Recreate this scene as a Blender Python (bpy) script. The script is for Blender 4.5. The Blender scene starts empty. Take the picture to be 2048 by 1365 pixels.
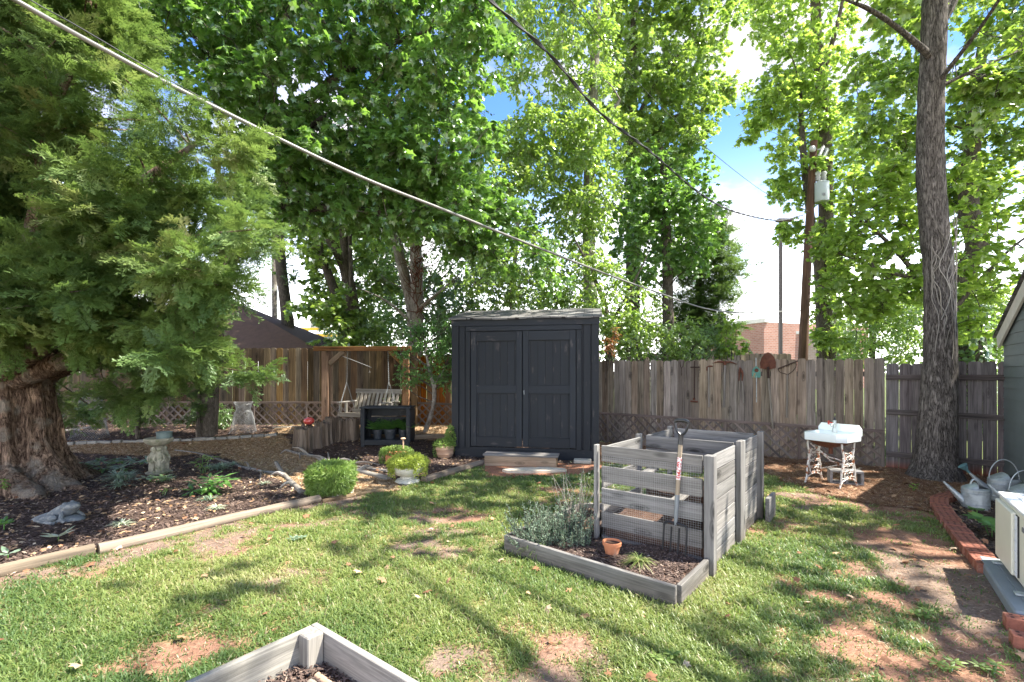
import bpy, math, random
import numpy as np
from mathutils import Vector, Matrix
rad = math.radians

# ------------------------------------------------------------------ camera, sky, sun, exposure
HC = 1.58                 # camera height in metres
FPX = 967.0               # focal length in photograph pixels (2048 wide)
HOR = 745.0               # row of the horizon in the photograph
scene = bpy.context.scene
cam_d = bpy.data.cameras.new('camera')
cam_d.sensor_width = 36.0
cam_d.lens = FPX / 2048 * 36
cam_d.shift_y = (HOR - 682.5) / 2048
cam_d.clip_start = 0.05
cam_d.clip_end = 3000
cam = bpy.data.objects.new('camera', cam_d)
scene.collection.objects.link(cam)
cam.location = (0, 0, HC)
cam.rotation_euler = (rad(90), 0, 0)
scene.camera = cam

SUN_DIR = Vector((0.95, -0.08, 1.42)).normalized()      # towards the sun
SUN_EL = math.asin(SUN_DIR.z)
SUN_AZ = math.atan2(SUN_DIR.x, SUN_DIR.y)
world = bpy.data.worlds.new('World')
scene.world = world
world.use_nodes = True
wn, wl = world.node_tree.nodes, world.node_tree.links
wn.clear()
sky = wn.new('ShaderNodeTexSky')
sky.sky_type = 'NISHITA'
sky.sun_disc = False
sky.sun_elevation = SUN_EL
sky.sun_rotation = SUN_AZ
sky.air_density = 1.2
sky.dust_density = 0.6
sky.ozone_density = 3.5
bg = wn.new('ShaderNodeBackground')
bg.inputs['Strength'].default_value = 0.15
wout = wn.new('ShaderNodeOutputWorld')
# broken summer cloud: noise over the sky direction, thickening towards the horizon
tc = wn.new('ShaderNodeTexCoord')
mp = wn.new('ShaderNodeMapping')
mp.inputs['Scale'].default_value = (1.6, 1.6, 3.2)
mp.inputs['Location'].default_value = (0.35, 0.2, 0.1)
nz = wn.new('ShaderNodeTexNoise')
nz.inputs['Scale'].default_value = 1.9
nz.inputs['Detail'].default_value = 6
nz.inputs['Roughness'].default_value = 0.55
wl.new(tc.outputs['Generated'], mp.inputs['Vector'])
wl.new(mp.outputs['Vector'], nz.inputs['Vector'])
rp = wn.new('ShaderNodeValToRGB')
rp.color_ramp.elements[0].position = 0.48
rp.color_ramp.elements[0].color = (0, 0, 0, 1)
rp.color_ramp.elements[1].position = 0.64
rp.color_ramp.elements[1].color = (1, 1, 1, 1)
wl.new(nz.outputs['Fac'], rp.inputs['Fac'])
sp = wn.new('ShaderNodeSeparateXYZ')
wl.new(tc.outputs['Generated'], sp.inputs['Vector'])
hz = wn.new('ShaderNodeMapRange')
hz.inputs['From Min'].default_value = 0.10
hz.inputs['From Max'].default_value = 0.56
hz.inputs['To Min'].default_value = 0.95
hz.inputs['To Max'].default_value = 0.0
wl.new(sp.outputs['Z'], hz.inputs['Value'])
pw = wn.new('ShaderNodeMath'); pw.operation = 'POWER'; pw.inputs[1].default_value = 4.0
wl.new(hz.outputs['Result'], pw.inputs[0])
tint = wn.new('ShaderNodeMix'); tint.data_type = 'RGBA'; tint.blend_type = 'MULTIPLY'
tint.inputs['Factor'].default_value = 1.0
tint.inputs['B'].default_value = (0.17, 0.24, 0.34, 1)
wl.new(sky.outputs['Color'], tint.inputs['A'])
mixc = wn.new('ShaderNodeMix'); mixc.data_type = 'RGBA'
wl.new(rp.outputs['Color'], mixc.inputs['Factor'])
wl.new(tint.outputs['Result'], mixc.inputs['A'])
mixc.inputs['B'].default_value = (1.5, 1.4, 1.5, 1)
mix = wn.new('ShaderNodeMix'); mix.data_type = 'RGBA'
wl.new(pw.outputs[0], mix.inputs['Factor'])
wl.new(mixc.outputs['Result'], mix.inputs['A'])
mix.inputs['B'].default_value = (8.5, 8.4, 8.2, 1)
wl.new(mix.outputs['Result'], bg.inputs['Color'])
wl.new(bg.outputs['Background'], wout.inputs['Surface'])

sun_d = bpy.data.lights.new('sun', 'SUN')
sun_d.energy = 2.5
sun_d.angle = rad(0.6)
sun_d.color = (1.0, 0.94, 0.84)
sun = bpy.data.objects.new('sun', sun_d)
scene.collection.objects.link(sun)
sun.rotation_euler = (-SUN_DIR).to_track_quat('-Z', 'Y').to_euler()
scene.view_settings.view_transform = 'Standard'
scene.view_settings.look = 'None'
scene.view_settings.exposure = 2.85
scene.view_settings.gamma = 1.0
scene.view_settings.use_curve_mapping = False
scene.cycles.max_bounces = 6
scene.cycles.diffuse_bounces = 4
scene.cycles.glossy_bounces = 2
scene.cycles.transmission_bounces = 4
scene.cycles.sample_clamp_indirect = 6
scene.cycles.use_denoising = True

# ------------------------------------------------------------------ numeric helpers
rng = np.random.default_rng(7)
COL = scene.collection


def _hash(ix, iy, iz, seed):
    h = (ix * 374761393 + iy * 668265263 + iz * 2147483647 + seed * 974634777) & 0xFFFFFFFF
    h = ((h ^ (h >> 13)) * 1274126177) & 0xFFFFFFFF
    h = h ^ (h >> 16)
    return (h & 0xFFFFFF) / float(0xFFFFFF)


def vnoise(p, seed=0):
    p = np.asarray(p, dtype=np.float64)
    if p.shape[-1] == 2:
        p = np.concatenate([p, np.zeros(p.shape[:-1] + (1,))], -1)
    i = np.floor(p).astype(np.int64)
    f = p - i
    f = f * f * (3 - 2 * f)
    o = 0
    for dx in (0, 1):
        for dy in (0, 1):
            for dz in (0, 1):
                w = (f[..., 0] if dx else 1 - f[..., 0]) * (f[..., 1] if dy else 1 - f[..., 1]) * (f[..., 2] if dz else 1 - f[..., 2])
                o = o + w * _hash(i[..., 0] + dx, i[..., 1] + dy, i[..., 2] + dz, seed)
    return o


def fbm(p, octv=4, seed=0):
    p = np.asarray(p, dtype=np.float64)
    o, a, s = 0, 0.5, 0
    for k in range(octv):
        o = o + a * vnoise(p * (2.03 ** k), seed + k * 17)
        s += a
        a *= 0.5
    return o / s


def sstep(a, b, x):
    t = np.clip((x - a) / (b - a), 0, 1)
    return t * t * (3 - 2 * t)


def terrain(x, y):
    x = np.asarray(x, float); y = np.asarray(y, float)
    rise = 0.34 * sstep(8.4, 11.0, y) * sstep(0.2, -1.4, x)
    bump = 0.035 * (fbm(np.stack([x * 0.6, y * 0.6], -1), 3, 5) - 0.5)
    near = sstep(14, 18, y)
    return rise * (1 - sstep(20, 40, y)) + bump * (1 - near)


def P(px, py, d):
    """point in the yard seen at photograph pixel px, py, d metres in front of the camera"""
    return np.array([(px - 1024) / FPX * d, d, HC - (py - HOR) / FPX * d])


def G(px, py, dz=0.0):
    """ground point seen at photograph pixel"""
    d = HC * FPX / max(py - HOR, 4)
    for _ in range(25):
        x = (px - 1024) / FPX * d
        z = float(terrain(x, d)) + dz
        d = 0.5 * d + 0.5 * (HC - z) * FPX / (py - HOR)
    x = (px - 1024) / FPX * d
    return np.array([x, d, float(terrain(x, d)) + dz])


def in_poly(x, y, poly):
    x = np.asarray(x); y = np.asarray(y)
    res = np.zeros(x.shape, bool)
    n = len(poly)
    j = n - 1
    for i in range(n):
        xi, yi = poly[i]; xj, yj = poly[j]
        c = ((yi > y) != (yj > y)) & (x < (xj - xi) * (y - yi) / ((yj - yi) or 1e-9) + xi)
        res ^= c
        j = i
    return res


def nrm(v):
    v = np.asarray(v, float)
    return v / max(np.linalg.norm(v), 1e-9)


def nrms(v):
    return v / np.maximum(np.linalg.norm(v, axis=-1, keepdims=True), 1e-9)


def frame(xa, up=(0, 0, 1)):
    """columns: x axis, y axis, z axis; x along xa, z as near up as possible"""
    x = nrm(xa)
    up = np.asarray(up, float)
    if abs(np.dot(x, up)) > 0.98:
        up = np.array([0.0, 1.0, 0.0])
    y = nrm(np.cross(up, x))
    z = np.cross(x, y)
    return np.stack([x, y, z], 1)


def rotz(a):
    c, s = math.cos(a), math.sin(a)
    return np.array([[c, -s, 0], [s, c, 0], [0, 0, 1.0]])


def spline(pts, n):
    """smooth polyline through pts (rows may carry extra columns)"""
    p = np.asarray(pts, float)
    if len(p) < 3:
        t = np.linspace(0, 1, n)[:, None]
        return p[0] * (1 - t) + p[-1] * t
    q = np.vstack([2 * p[0] - p[1], p, 2 * p[-1] - p[-2]])
    out = []
    m = len(p) - 1
    for t in np.linspace(0, m - 1e-6, n):
        i = int(t); u = t - i
        a, b, c, d = q[i], q[i + 1], q[i + 2], q[i + 3]
        out.append(0.5 * (2 * b + (c - a) * u + (2 * a - 5 * b + 4 * c - d) * u * u + (3 * b - a - 3 * c + d) * u ** 3))
    return np.array(out)


class MB:
    """collects shapes; build() links them as ONE mesh object. gc: grain coordinates (x along the piece), rnd: one random number per piece"""
    def __init__(s):
        s.v = []; s.f = []; s.gc = []; s.rn = []; s.n = 0

    def add(s, v, faces, gc=None, rn=None):
        v = np.asarray(v, float)
        s.v.append(v)
        if gc is None:
            gc = v + rng.uniform(0, 20, 3)
        s.gc.append(np.asarray(gc, float))
        r = rng.random() if rn is None else rn
        s.rn.append(np.full(len(v), r) if np.ndim(r) == 0 else np.asarray(r, float))
        if isinstance(faces, np.ndarray):
            s.f.append((faces + s.n).astype(np.int64))
        else:
            for k in set(len(f) for f in faces):
                s.f.append(np.array([f for f in faces if len(f) == k], dtype=np.int64) + s.n)
        s.n += len(v)
        return s

    def box(s, c, size, R=None, ch=0.0, rn=None, warp=0.0):
        h = np.asarray(size, float) / 2
        R = np.eye(3) if R is None else R
        if ch <= 0:
            loc = np.array([[x, y, z] for x in (-1, 1) for y in (-1, 1) for z in (-1, 1)], float) * h
            F = [(0, 1, 3, 2), (4, 6, 7, 5), (0, 4, 5, 1), (2, 3, 7, 6), (0, 2, 6, 4), (1, 5, 7, 3)]
        else:
            ch = min(ch, h.min() * 0.45)
            loc = []; idx = {}
            for sx in (-1, 1):
                for sy in (-1, 1):
                    for sz in (-1, 1):
                        sg = np.array([sx, sy, sz], float)
                        for ax in range(3):
                            q = sg * (h - ch); q[ax] = sg[ax] * h[ax]
                            idx[(sx, sy, sz, ax)] = len(loc); loc.append(q)
            loc = np.array(loc)
            F = []
            for ax in range(3):
                b, c2 = (ax + 1) % 3, (ax + 2) % 3
                for sg in (-1, 1):
                    ring = []
                    for (u, w) in ((-1, -1), (1, -1), (1, 1), (-1, 1)):
                        k = [0, 0, 0]; k[ax] = sg; k[b] = u; k[c2] = w
                        ring.append(idx[(k[0], k[1], k[2], ax)])
                    F.append(tuple(ring if sg > 0 else ring[::-1]))
                for u in (-1, 1):
                    for w in (-1, 1):
                        k0 = [0, 0, 0]; k0[b] = u; k0[c2] = w; k0[ax] = -1
                        k1 = list(k0); k1[ax] = 1
                        r = [idx[(*k0, b)], idx[(*k1, b)], idx[(*k1, c2)], idx[(*k0, c2)]]
                        F.append(tuple(r if u * w < 0 else r[::-1]))
            for sx in (-1, 1):
                for sy in (-1, 1):
                    for sz in (-1, 1):
                        r = [idx[(sx, sy, sz, a)] for a in range(3)]
                        F.append(tuple(r if sx * sy * sz > 0 else r[::-1]))
        ax = np.argsort(-h)
        gc = loc[:, ax] + rng.uniform(0, 30, 3)
        v = loc
        return s.add(v @ R.T + np.asarray(c, float), F, gc, rn)

    def beam(s, a, b, w, t, up=(0, 0, 1), ch=0.0, rn=None, ext=0.0):
        """board from a to b; w across (side), t along up"""
        a = np.asarray(a, float); b = np.asarray(b, float)
        L = np.linalg.norm(b - a) + 2 * ext
        return s.box((a + b) / 2, (L, w, t), frame(b - a, up), ch, rn)

    def tube(s, pts, r, n=8, cap=True, rn=None, wob=0.0, wsc=8.0, flat=1.0):
        pts = np.asarray(pts, float)
        m = len(pts)
        r = np.full(m, r) if np.ndim(r) == 0 else np.asarray(r, float)
        t = nrms(np.gradient(pts, axis=0))
        ref = np.array([0.0, 0, 1]) if abs(t[0][2]) < 0.9 else np.array([1.0, 0, 0])
        u = nrm(np.cross(t[0], ref))
        U = np.zeros((m, 3)); U[0] = u
        for i in range(1, m):
            u = U[i - 1] - t[i] * np.dot(U[i - 1], t[i])
            U[i] = nrm(u)
        W = np.cross(t, U)
        th = np.linspace(0, 2 * math.pi, n, endpoint=False)
        ring = np.cos(th)[None, :, None] * U[:, None, :] + flat * np.sin(th)[None, :, None] * W[:, None, :]
        rr = np.repeat(r[:, None], n, 1)
        if wob:
            q = pts[:, None, :] + ring * rr[..., None]
            rr = rr * (1 + wob * (fbm(q * wsc, 3, 3) - 0.5) * 2)
        v = (pts[:, None, :] + ring * rr[..., None]).reshape(-1, 3)
        i = np.arange(m - 1)[:, None] * n; j = np.arange(n)[None, :]; j2 = (j + 1) % n
        q = np.stack([i + j, i + j2, i + n + j2, i + n + j], -1).reshape(-1, 4)
        seg = np.concatenate([[0], np.cumsum(np.linalg.norm(np.diff(pts, axis=0), axis=1))])
        off = rng.uniform(0, 30, 3)
        gc = np.stack([np.repeat(seg, n), (np.tile(np.cos(th), m) * np.repeat(r, n)), np.tile(np.sin(th), m) * np.repeat(r, n)], -1) + off
        if rn is None:
            rn = rng.random()
        s.add(v, q, gc, rn)
        if cap:
            v0 = v[:n]; v1 = v[-n:]
            s.add(v0, [tuple(range(n))[::-1]], gc[:n] * 3, rn)
            s.add(v1, [tuple(range(n))], gc[-n:] * 3, rn)
        return s

    def lathe(s, prof, c=(0, 0, 0), n=24, R=None, rn=None, lobes=0, lamp=0.0):
        """prof: (r, z) pairs from one end to the other"""
        c = np.asarray(c, float)
        th = np.linspace(0, 2 * math.pi, n, endpoint=False)
        prof = np.asarray(prof, float)
        m = len(prof)
        k = 1 + (lamp * np.abs(np.sin(th * lobes / 2)) if lobes else 0 * th)
        x = prof[:, 0:1] * (np.cos(th) * k)[None]; y = prof[:, 0:1] * (np.sin(th) * k)[None]
        z = np.repeat(prof[:, 1:2], n, 1)
        v = np.stack([x, y, z], -1).reshape(-1, 3)
        if R is not None:
            v = v @ R.T
        v = v + c
        i = np.arange(m - 1)[:, None] * n; j = np.arange(n)[None, :]; j2 = (j + 1) % n
        q = np.stack([i + j, i + j2, i + n + j2, i + n + j], -1).reshape(-1, 4)
        s.add(v, q, None, rn)
        return s

    def prism(s, outline, t, R=None, c=(0, 0, 0), rn=None):
        """outline: xy points counter-clockwise, thickness t along z, centred"""
        o = np.asarray(outline, float); n = len(o)
        v = np.concatenate([np.column_stack([o, np.full(n, -t / 2)]), np.column_stack([o, np.full(n, t / 2)])])
        ext = np.ptp(o, axis=0)
        g = v[:, [1, 0, 2]] if ext[1] > ext[0] else v.copy()
        g = g + rng.uniform(0, 30, 3)
        if R is not None:
            v = v @ R.T
        v = v + np.asarray(c, float)
        F = [tuple(range(n))[::-1], tuple(range(n, 2 * n))] + [(i, (i + 1) % n, n + (i + 1) % n, n + i) for i in range(n)]
        return s.add(v, F, g, rn)

    def build(s, name, mat, parent=None, smooth=False, origin=None, **props):
        if parent is not None and origin is None:
            origin = np.array(parent.get('_o', (0, 0, 0)))
        me = bpy.data.meshes.new(name)
        v = np.concatenate(s.v)
        if origin is not None:
            v = v - np.asarray(origin)
        nl = sum(f.size for f in s.f); nf = sum(len(f) for f in s.f)
        me.vertices.add(len(v)); me.loops.add(nl); me.polygons.add(nf)
        me.vertices.foreach_set('co', v.astype(np.float32).ravel())
        me.loops.foreach_set('vertex_index', np.concatenate([f.ravel() for f in s.f]).astype(np.int32))
        tot = np.concatenate([np.full(len(f), f.shape[1]) for f in s.f])
        me.polygons.foreach_set('loop_start', (np.cumsum(tot) - tot).astype(np.int32))
        me.polygons.foreach_set('loop_total', tot.astype(np.int32))
        me.polygons.foreach_set('use_smooth', np.full(nf, bool(smooth)))
        a = me.attributes.new('gc', 'FLOAT_VECTOR', 'POINT')
        a.data.foreach_set('vector', np.concatenate(s.gc).astype(np.float32).ravel())
        a = me.attributes.new('rnd', 'FLOAT', 'POINT')
        a.data.foreach_set('value', np.concatenate(s.rn).astype(np.float32))
        me.update(calc_edges=True)
        me.materials.append(mat)
        if smooth == 'auto':
            me.set_sharp_from_angle(angle=rad(38))
        ob = bpy.data.objects.new(name, me)
        COL.objects.link(ob)
        if origin is not None:
            ob['_o'] = [float(q) for q in origin]
        if parent is not None:
            ob.parent = parent
        elif origin is not None:
            ob.location = tuple(origin)
        for k, w in props.items():
            ob[k] = w
        return ob


def thing(name, label, cat, loc=(0, 0, 0), group=None):
    o = bpy.data.objects.new(name, None)
    o.empty_display_size = 0.2
    COL.objects.link(o)
    o.location = tuple(float(x) for x in loc)
    o['_o'] = [float(x) for x in loc]
    o['label'] = label; o['category'] = cat
    if group:
        o['group'] = group
    return o


def tag(o, label, cat, group=None):
    o['label'] = label; o['category'] = cat
    if group:
        o['group'] = group
    return o


def dup(root, loc, rz=0.0, label=None, scale=None):
    r = root.copy(); COL.objects.link(r)
    r.location = tuple(float(x) for x in loc); r.rotation_euler = (0, 0, rz)
    if scale is not None:
        r.scale = (scale,) * 3
    if label:
        r['label'] = label
    for chd in list(root.children):
        c = chd.copy(); COL.objects.link(c); c.parent = r
        for g in chd.children:
            d = g.copy(); COL.objects.link(d); d.parent = c
    return r
# ------------------------------------------------------------------ materials
class NT:
    def __init__(s, name):
        s.m = bpy.data.materials.new(name); s.m.use_nodes = True
        s.n, s.l = s.m.node_tree.nodes, s.m.node_tree.links
        s.n.clear(); s.out = s.n.new('ShaderNodeOutputMaterial')

    def node(s, t, **k):
        n = s.n.new(t)
        for a, v in k.items():
            setattr(n, a, v)
        return n

    def put(s, sock, v):
        if v is None:
            return
        if hasattr(v, 'links'):
            s.l.new(v, sock)
        else:
            if isinstance(v, (tuple, list)) and sock.type == 'RGBA' and len(v) == 3:
                v = (*v, 1)
            sock.default_value = v

    def attr(s, name):
        n = s.node('ShaderNodeAttribute', attribute_name=name)
        return n.outputs['Vector'] if name in ('gc',) else (n.outputs['Color'] if name == 'col' else n.outputs['Fac'])

    def obj(s):
        return s.node('ShaderNodeTexCoord').outputs['Object']

    def vmul(s, a, b, off=(0, 0, 0)):
        n = s.node('ShaderNodeMapping'); s.put(n.inputs['Vector'], a)
        n.inputs['Scale'].default_value = b; n.inputs['Location'].default_value = off
        return n.outputs['Vector']

    def noise(s, vec, sc, det=4, rough=0.55, dist=0.0, out='Fac'):
        n = s.node('ShaderNodeTexNoise'); s.put(n.inputs['Vector'], vec)
        n.inputs['Scale'].default_value = sc; n.inputs['Detail'].default_value = det
        n.inputs['Roughness'].default_value = rough; n.inputs['Distortion'].default_value = dist
        return n.outputs[out]

    def voro(s, vec, sc, feat='F1', out='Distance'):
        n = s.node('ShaderNodeTexVoronoi', feature=feat); s.put(n.inputs['Vector'], vec)
        n.inputs['Scale'].default_value = sc
        return n.outputs[out]

    def ramp(s, fac, stops, inter='LINEAR'):
        n = s.node('ShaderNodeValToRGB'); s.put(n.inputs['Fac'], fac)
        cr = n.color_ramp; cr.interpolation = inter
        while len(cr.elements) < len(stops):
            cr.elements.new(0.5)
        for e, (p, c) in zip(cr.elements, stops):
            e.position = p
            e.color = (c, c, c, 1) if np.ndim(c) == 0 else (*c, 1)
        return n.outputs['Color']

    def mix(s, f, a, b, mode='MIX'):
        n = s.node('ShaderNodeMix', data_type='RGBA', blend_type=mode)
        s.put(n.inputs['Factor'], f); s.put(n.inputs['A'], a); s.put(n.inputs['B'], b)
        return n.outputs['Result']

    def math(s, op, a, b=None, c=None):
        n = s.node('ShaderNodeMath', operation=op)
        s.put(n.inputs[0], a); s.put(n.inputs[1], b)
        if c is not None:
            s.put(n.inputs[2], c)
        return n.outputs[0]

    def hsv(s, col, h=0.5, sa=1.0, v=1.0):
        n = s.node('ShaderNodeHueSaturation')
        s.put(n.inputs['Color'], col); s.put(n.inputs['Hue'], h); s.put(n.inputs['Saturation'], sa); s.put(n.inputs['Value'], v)
        return n.outputs['Color']

    def bump(s, h, st=0.3, dist=0.01, nrmal=None):
        n = s.node('ShaderNodeBump'); s.put(n.inputs['Height'], h)
        n.inputs['Strength'].default_value = st; n.inputs['Distance'].default_value = dist
        if nrmal is not None:
            s.put(n.inputs['Normal'], nrmal)
        return n.outputs['Normal']

    def bsdf(s, col, rough=0.8, metal=0.0, nrmal=None, spec=0.3, coat=0.0):
        n = s.node('ShaderNodeBsdfPrincipled')
        s.put(n.inputs['Base Color'], col); s.put(n.inputs['Roughness'], rough)
        s.put(n.inputs['Metallic'], metal); s.put(n.inputs['Specular IOR Level'], spec)
        if coat:
            n.inputs['Coat Weight'].default_value = coat
        if nrmal is not None:
            s.put(n.inputs['Normal'], nrmal)
        s.l.new(n.outputs['BSDF'], s.out.inputs['Surface'])
        return s.m


def wood(name, light, mid, dark, knot=0.8, val=(0.75, 1.25), rough=0.85, gsc=1.0, stain=None, grain=1.0, moss=None, hvar=0.02):
    t = NT(name)
    gc = t.attr('gc'); r = t.attr('rnd')
    g1 = t.noise(t.vmul(gc, (1.2 * gsc, 26 * gsc, 26 * gsc)), 1.0, 6, 0.62, 0.6)
    g2 = t.noise(t.vmul(gc, (3.0 * gsc, 120 * gsc, 120 * gsc)), 1.0, 4, 0.6)
    big = t.noise(gc, 1.7, 4, 0.6)
    col = t.ramp(g1, [(0.28, dark), (0.5, mid), (0.72, light)])
    col = t.mix(0.55 * grain, col, t.ramp(g2, [(0.3, 0.35), (0.7, 1.0)]), 'MULTIPLY')
    col = t.mix(0.6, col, t.ramp(big, [(0.3, 0.62), (0.7, 1.12)]), 'MULTIPLY')
    hgt = t.math('ADD', g1, t.math('MULTIPLY', g2, 0.6))
    if knot:
        kv = t.voro(t.vmul(gc, (2.2, 6.5, 6.5)), 1.0)
        kn = t.ramp(kv, [(0.0, 0.12), (0.09, 0.3), (0.14, 0.8), (0.17, 0.45), (0.24, 1.0)])
        col = t.mix(knot, col, kn, 'MULTIPLY')
    v = t.math('MULTIPLY_ADD', r, val[1] - val[0], val[0])
    hh = t.math('MULTIPLY_ADD', t.math('FRACT', t.math('MULTIPLY', r, 7.3)), hvar, 0.5 - hvar / 2)
    sa = t.math('MULTIPLY_ADD', t.math('FRACT', t.math('MULTIPLY', r, 13.7)), 0.6, 0.7)
    col = t.hsv(col, hh, sa, v)
    if stain:
        z = t.node('ShaderNodeSeparateXYZ'); t.put(z.inputs['Vector'], t.node('ShaderNodeNewGeometry').outputs['Position'])
        zz = t.math('ADD', z.outputs['Z'], t.math('MULTIPLY', big, 0.2))
        f = t.ramp(zz, [(stain[1], 1.0), (stain[2], 0.0)])
        col = t.mix(f, col, t.mix(1.0, col, stain[0], 'MULTIPLY'))
    return t.bsdf(col, rough, 0, t.bump(hgt, 0.45, 0.006), 0.2)


def leafmat(name, cols, trans, tw=0.42, gloss=0.08, grough=0.35, var=0.25, sc=1.1):
    t = NT(name)
    r = t.attr('rnd')
    n = len(cols)
    col = t.ramp(r, [(i / max(n - 1, 1), c) for i, c in enumerate(cols)])
    o = t.noise(t.obj(), sc, 3, 0.5)
    vv = t.math('MULTIPLY_ADD', o, 2 * var, 1 - var)
    col = t.hsv(col, 0.5, 1.0, vv)
    tcol = t.mix(0.6, t.mix(1.0, col, (3.2, 3.2, 3.2), 'MULTIPLY'), trans, 'MIX')
    d = t.node('ShaderNodeBsdfDiffuse'); t.put(d.inputs['Color'], col)
    tr = t.node('ShaderNodeBsdfTranslucent'); t.put(tr.inputs['Color'], tcol)
    m1 = t.node('ShaderNodeMixShader'); m1.inputs[0].default_value = tw
    t.l.new(d.outputs[0], m1.inputs[1]); t.l.new(tr.outputs[0], m1.inputs[2])
    gl = t.node('ShaderNodeBsdfGlossy'); gl.inputs['Roughness'].default_value = grough
    gl.inputs['Color'].default_value = (0.9, 0.95, 0.9, 1)
    lw = t.node('ShaderNodeLayerWeight'); lw.inputs['Blend'].default_value = 0.35
    fc = t.math('MULTIPLY_ADD', lw.outputs['Facing'], gloss * 1.6, gloss * 0.45)
    m2 = t.node('ShaderNodeMixShader'); t.l.new(fc, m2.inputs[0])
    t.l.new(m1.outputs[0], m2.inputs[1]); t.l.new(gl.outputs[0], m2.inputs[2])
    t.l.new(m2.outputs[0], t.out.inputs['Surface'])
    return t.m


def barkmat(name, ridge, groove, lichen=None, sc=(9, 9, 2.2), bst=0.8, bdist=0.03):
    t = NT(name)
    o = t.obj()
    w = t.vmul(o, sc)
    n1 = t.noise(w, 1.6, 6, 0.6, 0.5)
    n1 = t.noise(w, 1.3, 8, 0.62, 0.9)
    rd1 = t.math('MULTIPLY', t.math('ABSOLUTE', t.math('SUBTRACT', n1, 0.5)), 2.0)
    n2 = t.noise(t.vmul(w, (2.1, 2.1, 1.7)), 1.6, 6, 0.6, 0.6)
    rd2 = t.math('MULTIPLY', t.math('ABSOLUTE', t.math('SUBTRACT', n2, 0.48)), 2.0)
    crack = t.mix(0.4, t.ramp(rd1, [(0.0, 0.0), (0.10, 0.55), (0.32, 1.0)]), t.ramp(rd2, [(0.0, 0.0), (0.14, 0.8), (0.3, 1.0)]))
    f = t.mix(0.3, crack, n2)
    col = t.ramp(f, [(0.2, groove), (0.55, tuple((a + b) / 2 for a, b in zip(ridge, groove))), (0.85, ridge)])
    col = t.mix(0.5, col, t.ramp(t.noise(o, 14, 4), [(0.3, 0.6), (0.7, 1.2)]), 'MULTIPLY')
    if lichen:
        col = t.mix(t.ramp(t.noise(o, 3.0, 4), [(0.52, 0.0), (0.62, 0.7)]), col, lichen)
    return t.bsdf(col, 0.95, 0, t.bump(f, bst, bdist), 0.1)


def plain(name, col, rough=0.6, metal=0.0, var=0.15, sc=6, bump=0.0, bsc=60, spec=0.4, dirt=None, dsc=4, dth=(0.5, 0.62), coat=0.0):
    t = NT(name)
    o = t.obj()
    n = t.noise(o, sc, 5, 0.6)
    c = t.mix(1.0, col, t.ramp(n, [(0.25, 1 - var), (0.75, 1 + var)]), 'MULTIPLY')
    r = t.attr('rnd')
    c = t.hsv(c, 0.5, 1.0, t.math('MULTIPLY_ADD', r, var, 1 - var / 2))
    rr = rough
    if dirt:
        f = t.ramp(t.noise(o, dsc, 6, 0.65), [(dth[0], 0.0), (dth[1], 1.0)])
        c = t.mix(f, c, dirt)
        rr = t.math('MULTIPLY_ADD', f, 0.9 - rough, rough)
    nn = t.bump(t.noise(o, bsc, 4, 0.6), bump, 0.004) if bump else None
    return t.bsdf(c, rr, metal, nn, spec, coat)


M = {}
M['bin_wood'] = wood('weathered_grey_wood', (0.32, 0.305, 0.285), (0.24, 0.23, 0.215), (0.135, 0.128, 0.12), 0.9, (0.75, 1.2), stain=((0.75, 0.62, 0.5), 0.0, 0.25))
M['bed_wood'] = wood('weathered_bed_wood', (0.42, 0.395, 0.34), (0.31, 0.29, 0.255), (0.16, 0.15, 0.13), 0.6, (0.9, 1.15), stain=((0.9, 0.72, 0.55), 0.02, 0.2))
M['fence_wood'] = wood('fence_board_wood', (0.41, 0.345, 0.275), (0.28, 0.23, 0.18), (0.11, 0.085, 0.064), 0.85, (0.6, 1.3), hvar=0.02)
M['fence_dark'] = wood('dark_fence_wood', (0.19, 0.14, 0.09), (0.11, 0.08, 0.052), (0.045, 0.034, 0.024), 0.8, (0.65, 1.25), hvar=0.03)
M['fence_new'] = wood('newer_fence_wood', (0.32, 0.235, 0.13), (0.22, 0.155, 0.085), (0.10, 0.07, 0.04), 0.85, (0.8, 1.2))
M['fence_orange'] = wood('orange_fence_wood', (0.36, 0.17, 0.07), (0.25, 0.11, 0.045), (0.10, 0.045, 0.02), 0.6, (0.7, 1.2))
M['gate_wood'] = wood('aged_purple_fence_wood', (0.27, 0.24, 0.235), (0.17, 0.15, 0.15), (0.075, 0.062, 0.062), 0.6, (0.75, 1.25), stain=((1.5, 0.62, 0.38), 0.12, 0.26))
M['rail_wood'] = wood('aged_rail_wood', (0.19, 0.165, 0.155), (0.11, 0.095, 0.09), (0.04, 0.034, 0.033), 0.5, (0.8, 1.2))
M['lattice_wood'] = wood('lattice_wood', (0.29, 0.24, 0.21), (0.205, 0.165, 0.145), (0.10, 0.08, 0.07), 0.2, (0.75, 1.2))
M['swing_wood'] = wood('swing_frame_wood', (0.34, 0.22, 0.125), (0.25, 0.155, 0.085), (0.12, 0.065, 0.035), 0.75, (0.9, 1.1))
M['bench_wood'] = wood('grey_bench_wood', (0.42, 0.38, 0.32), (0.30, 0.27, 0.22), (0.16, 0.14, 0.11), 0.3, (0.85, 1.15))
M['step_wood'] = wood('step_wood', (0.50, 0.41, 0.29), (0.40, 0.31, 0.21), (0.24, 0.18, 0.12), 0.7, (0.9, 1.1))
M['step_top'] = wood('step_top_wood', (0.30, 0.28, 0.26), (0.22, 0.205, 0.19), (0.12, 0.11, 0.1), 0.4, (0.9, 1.1))
M['log_wood'] = wood('landscape_timber', (0.34, 0.265, 0.185), (0.225, 0.17, 0.118), (0.08, 0.058, 0.042), 0.7, (0.85, 1.15), gsc=0.6)
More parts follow.
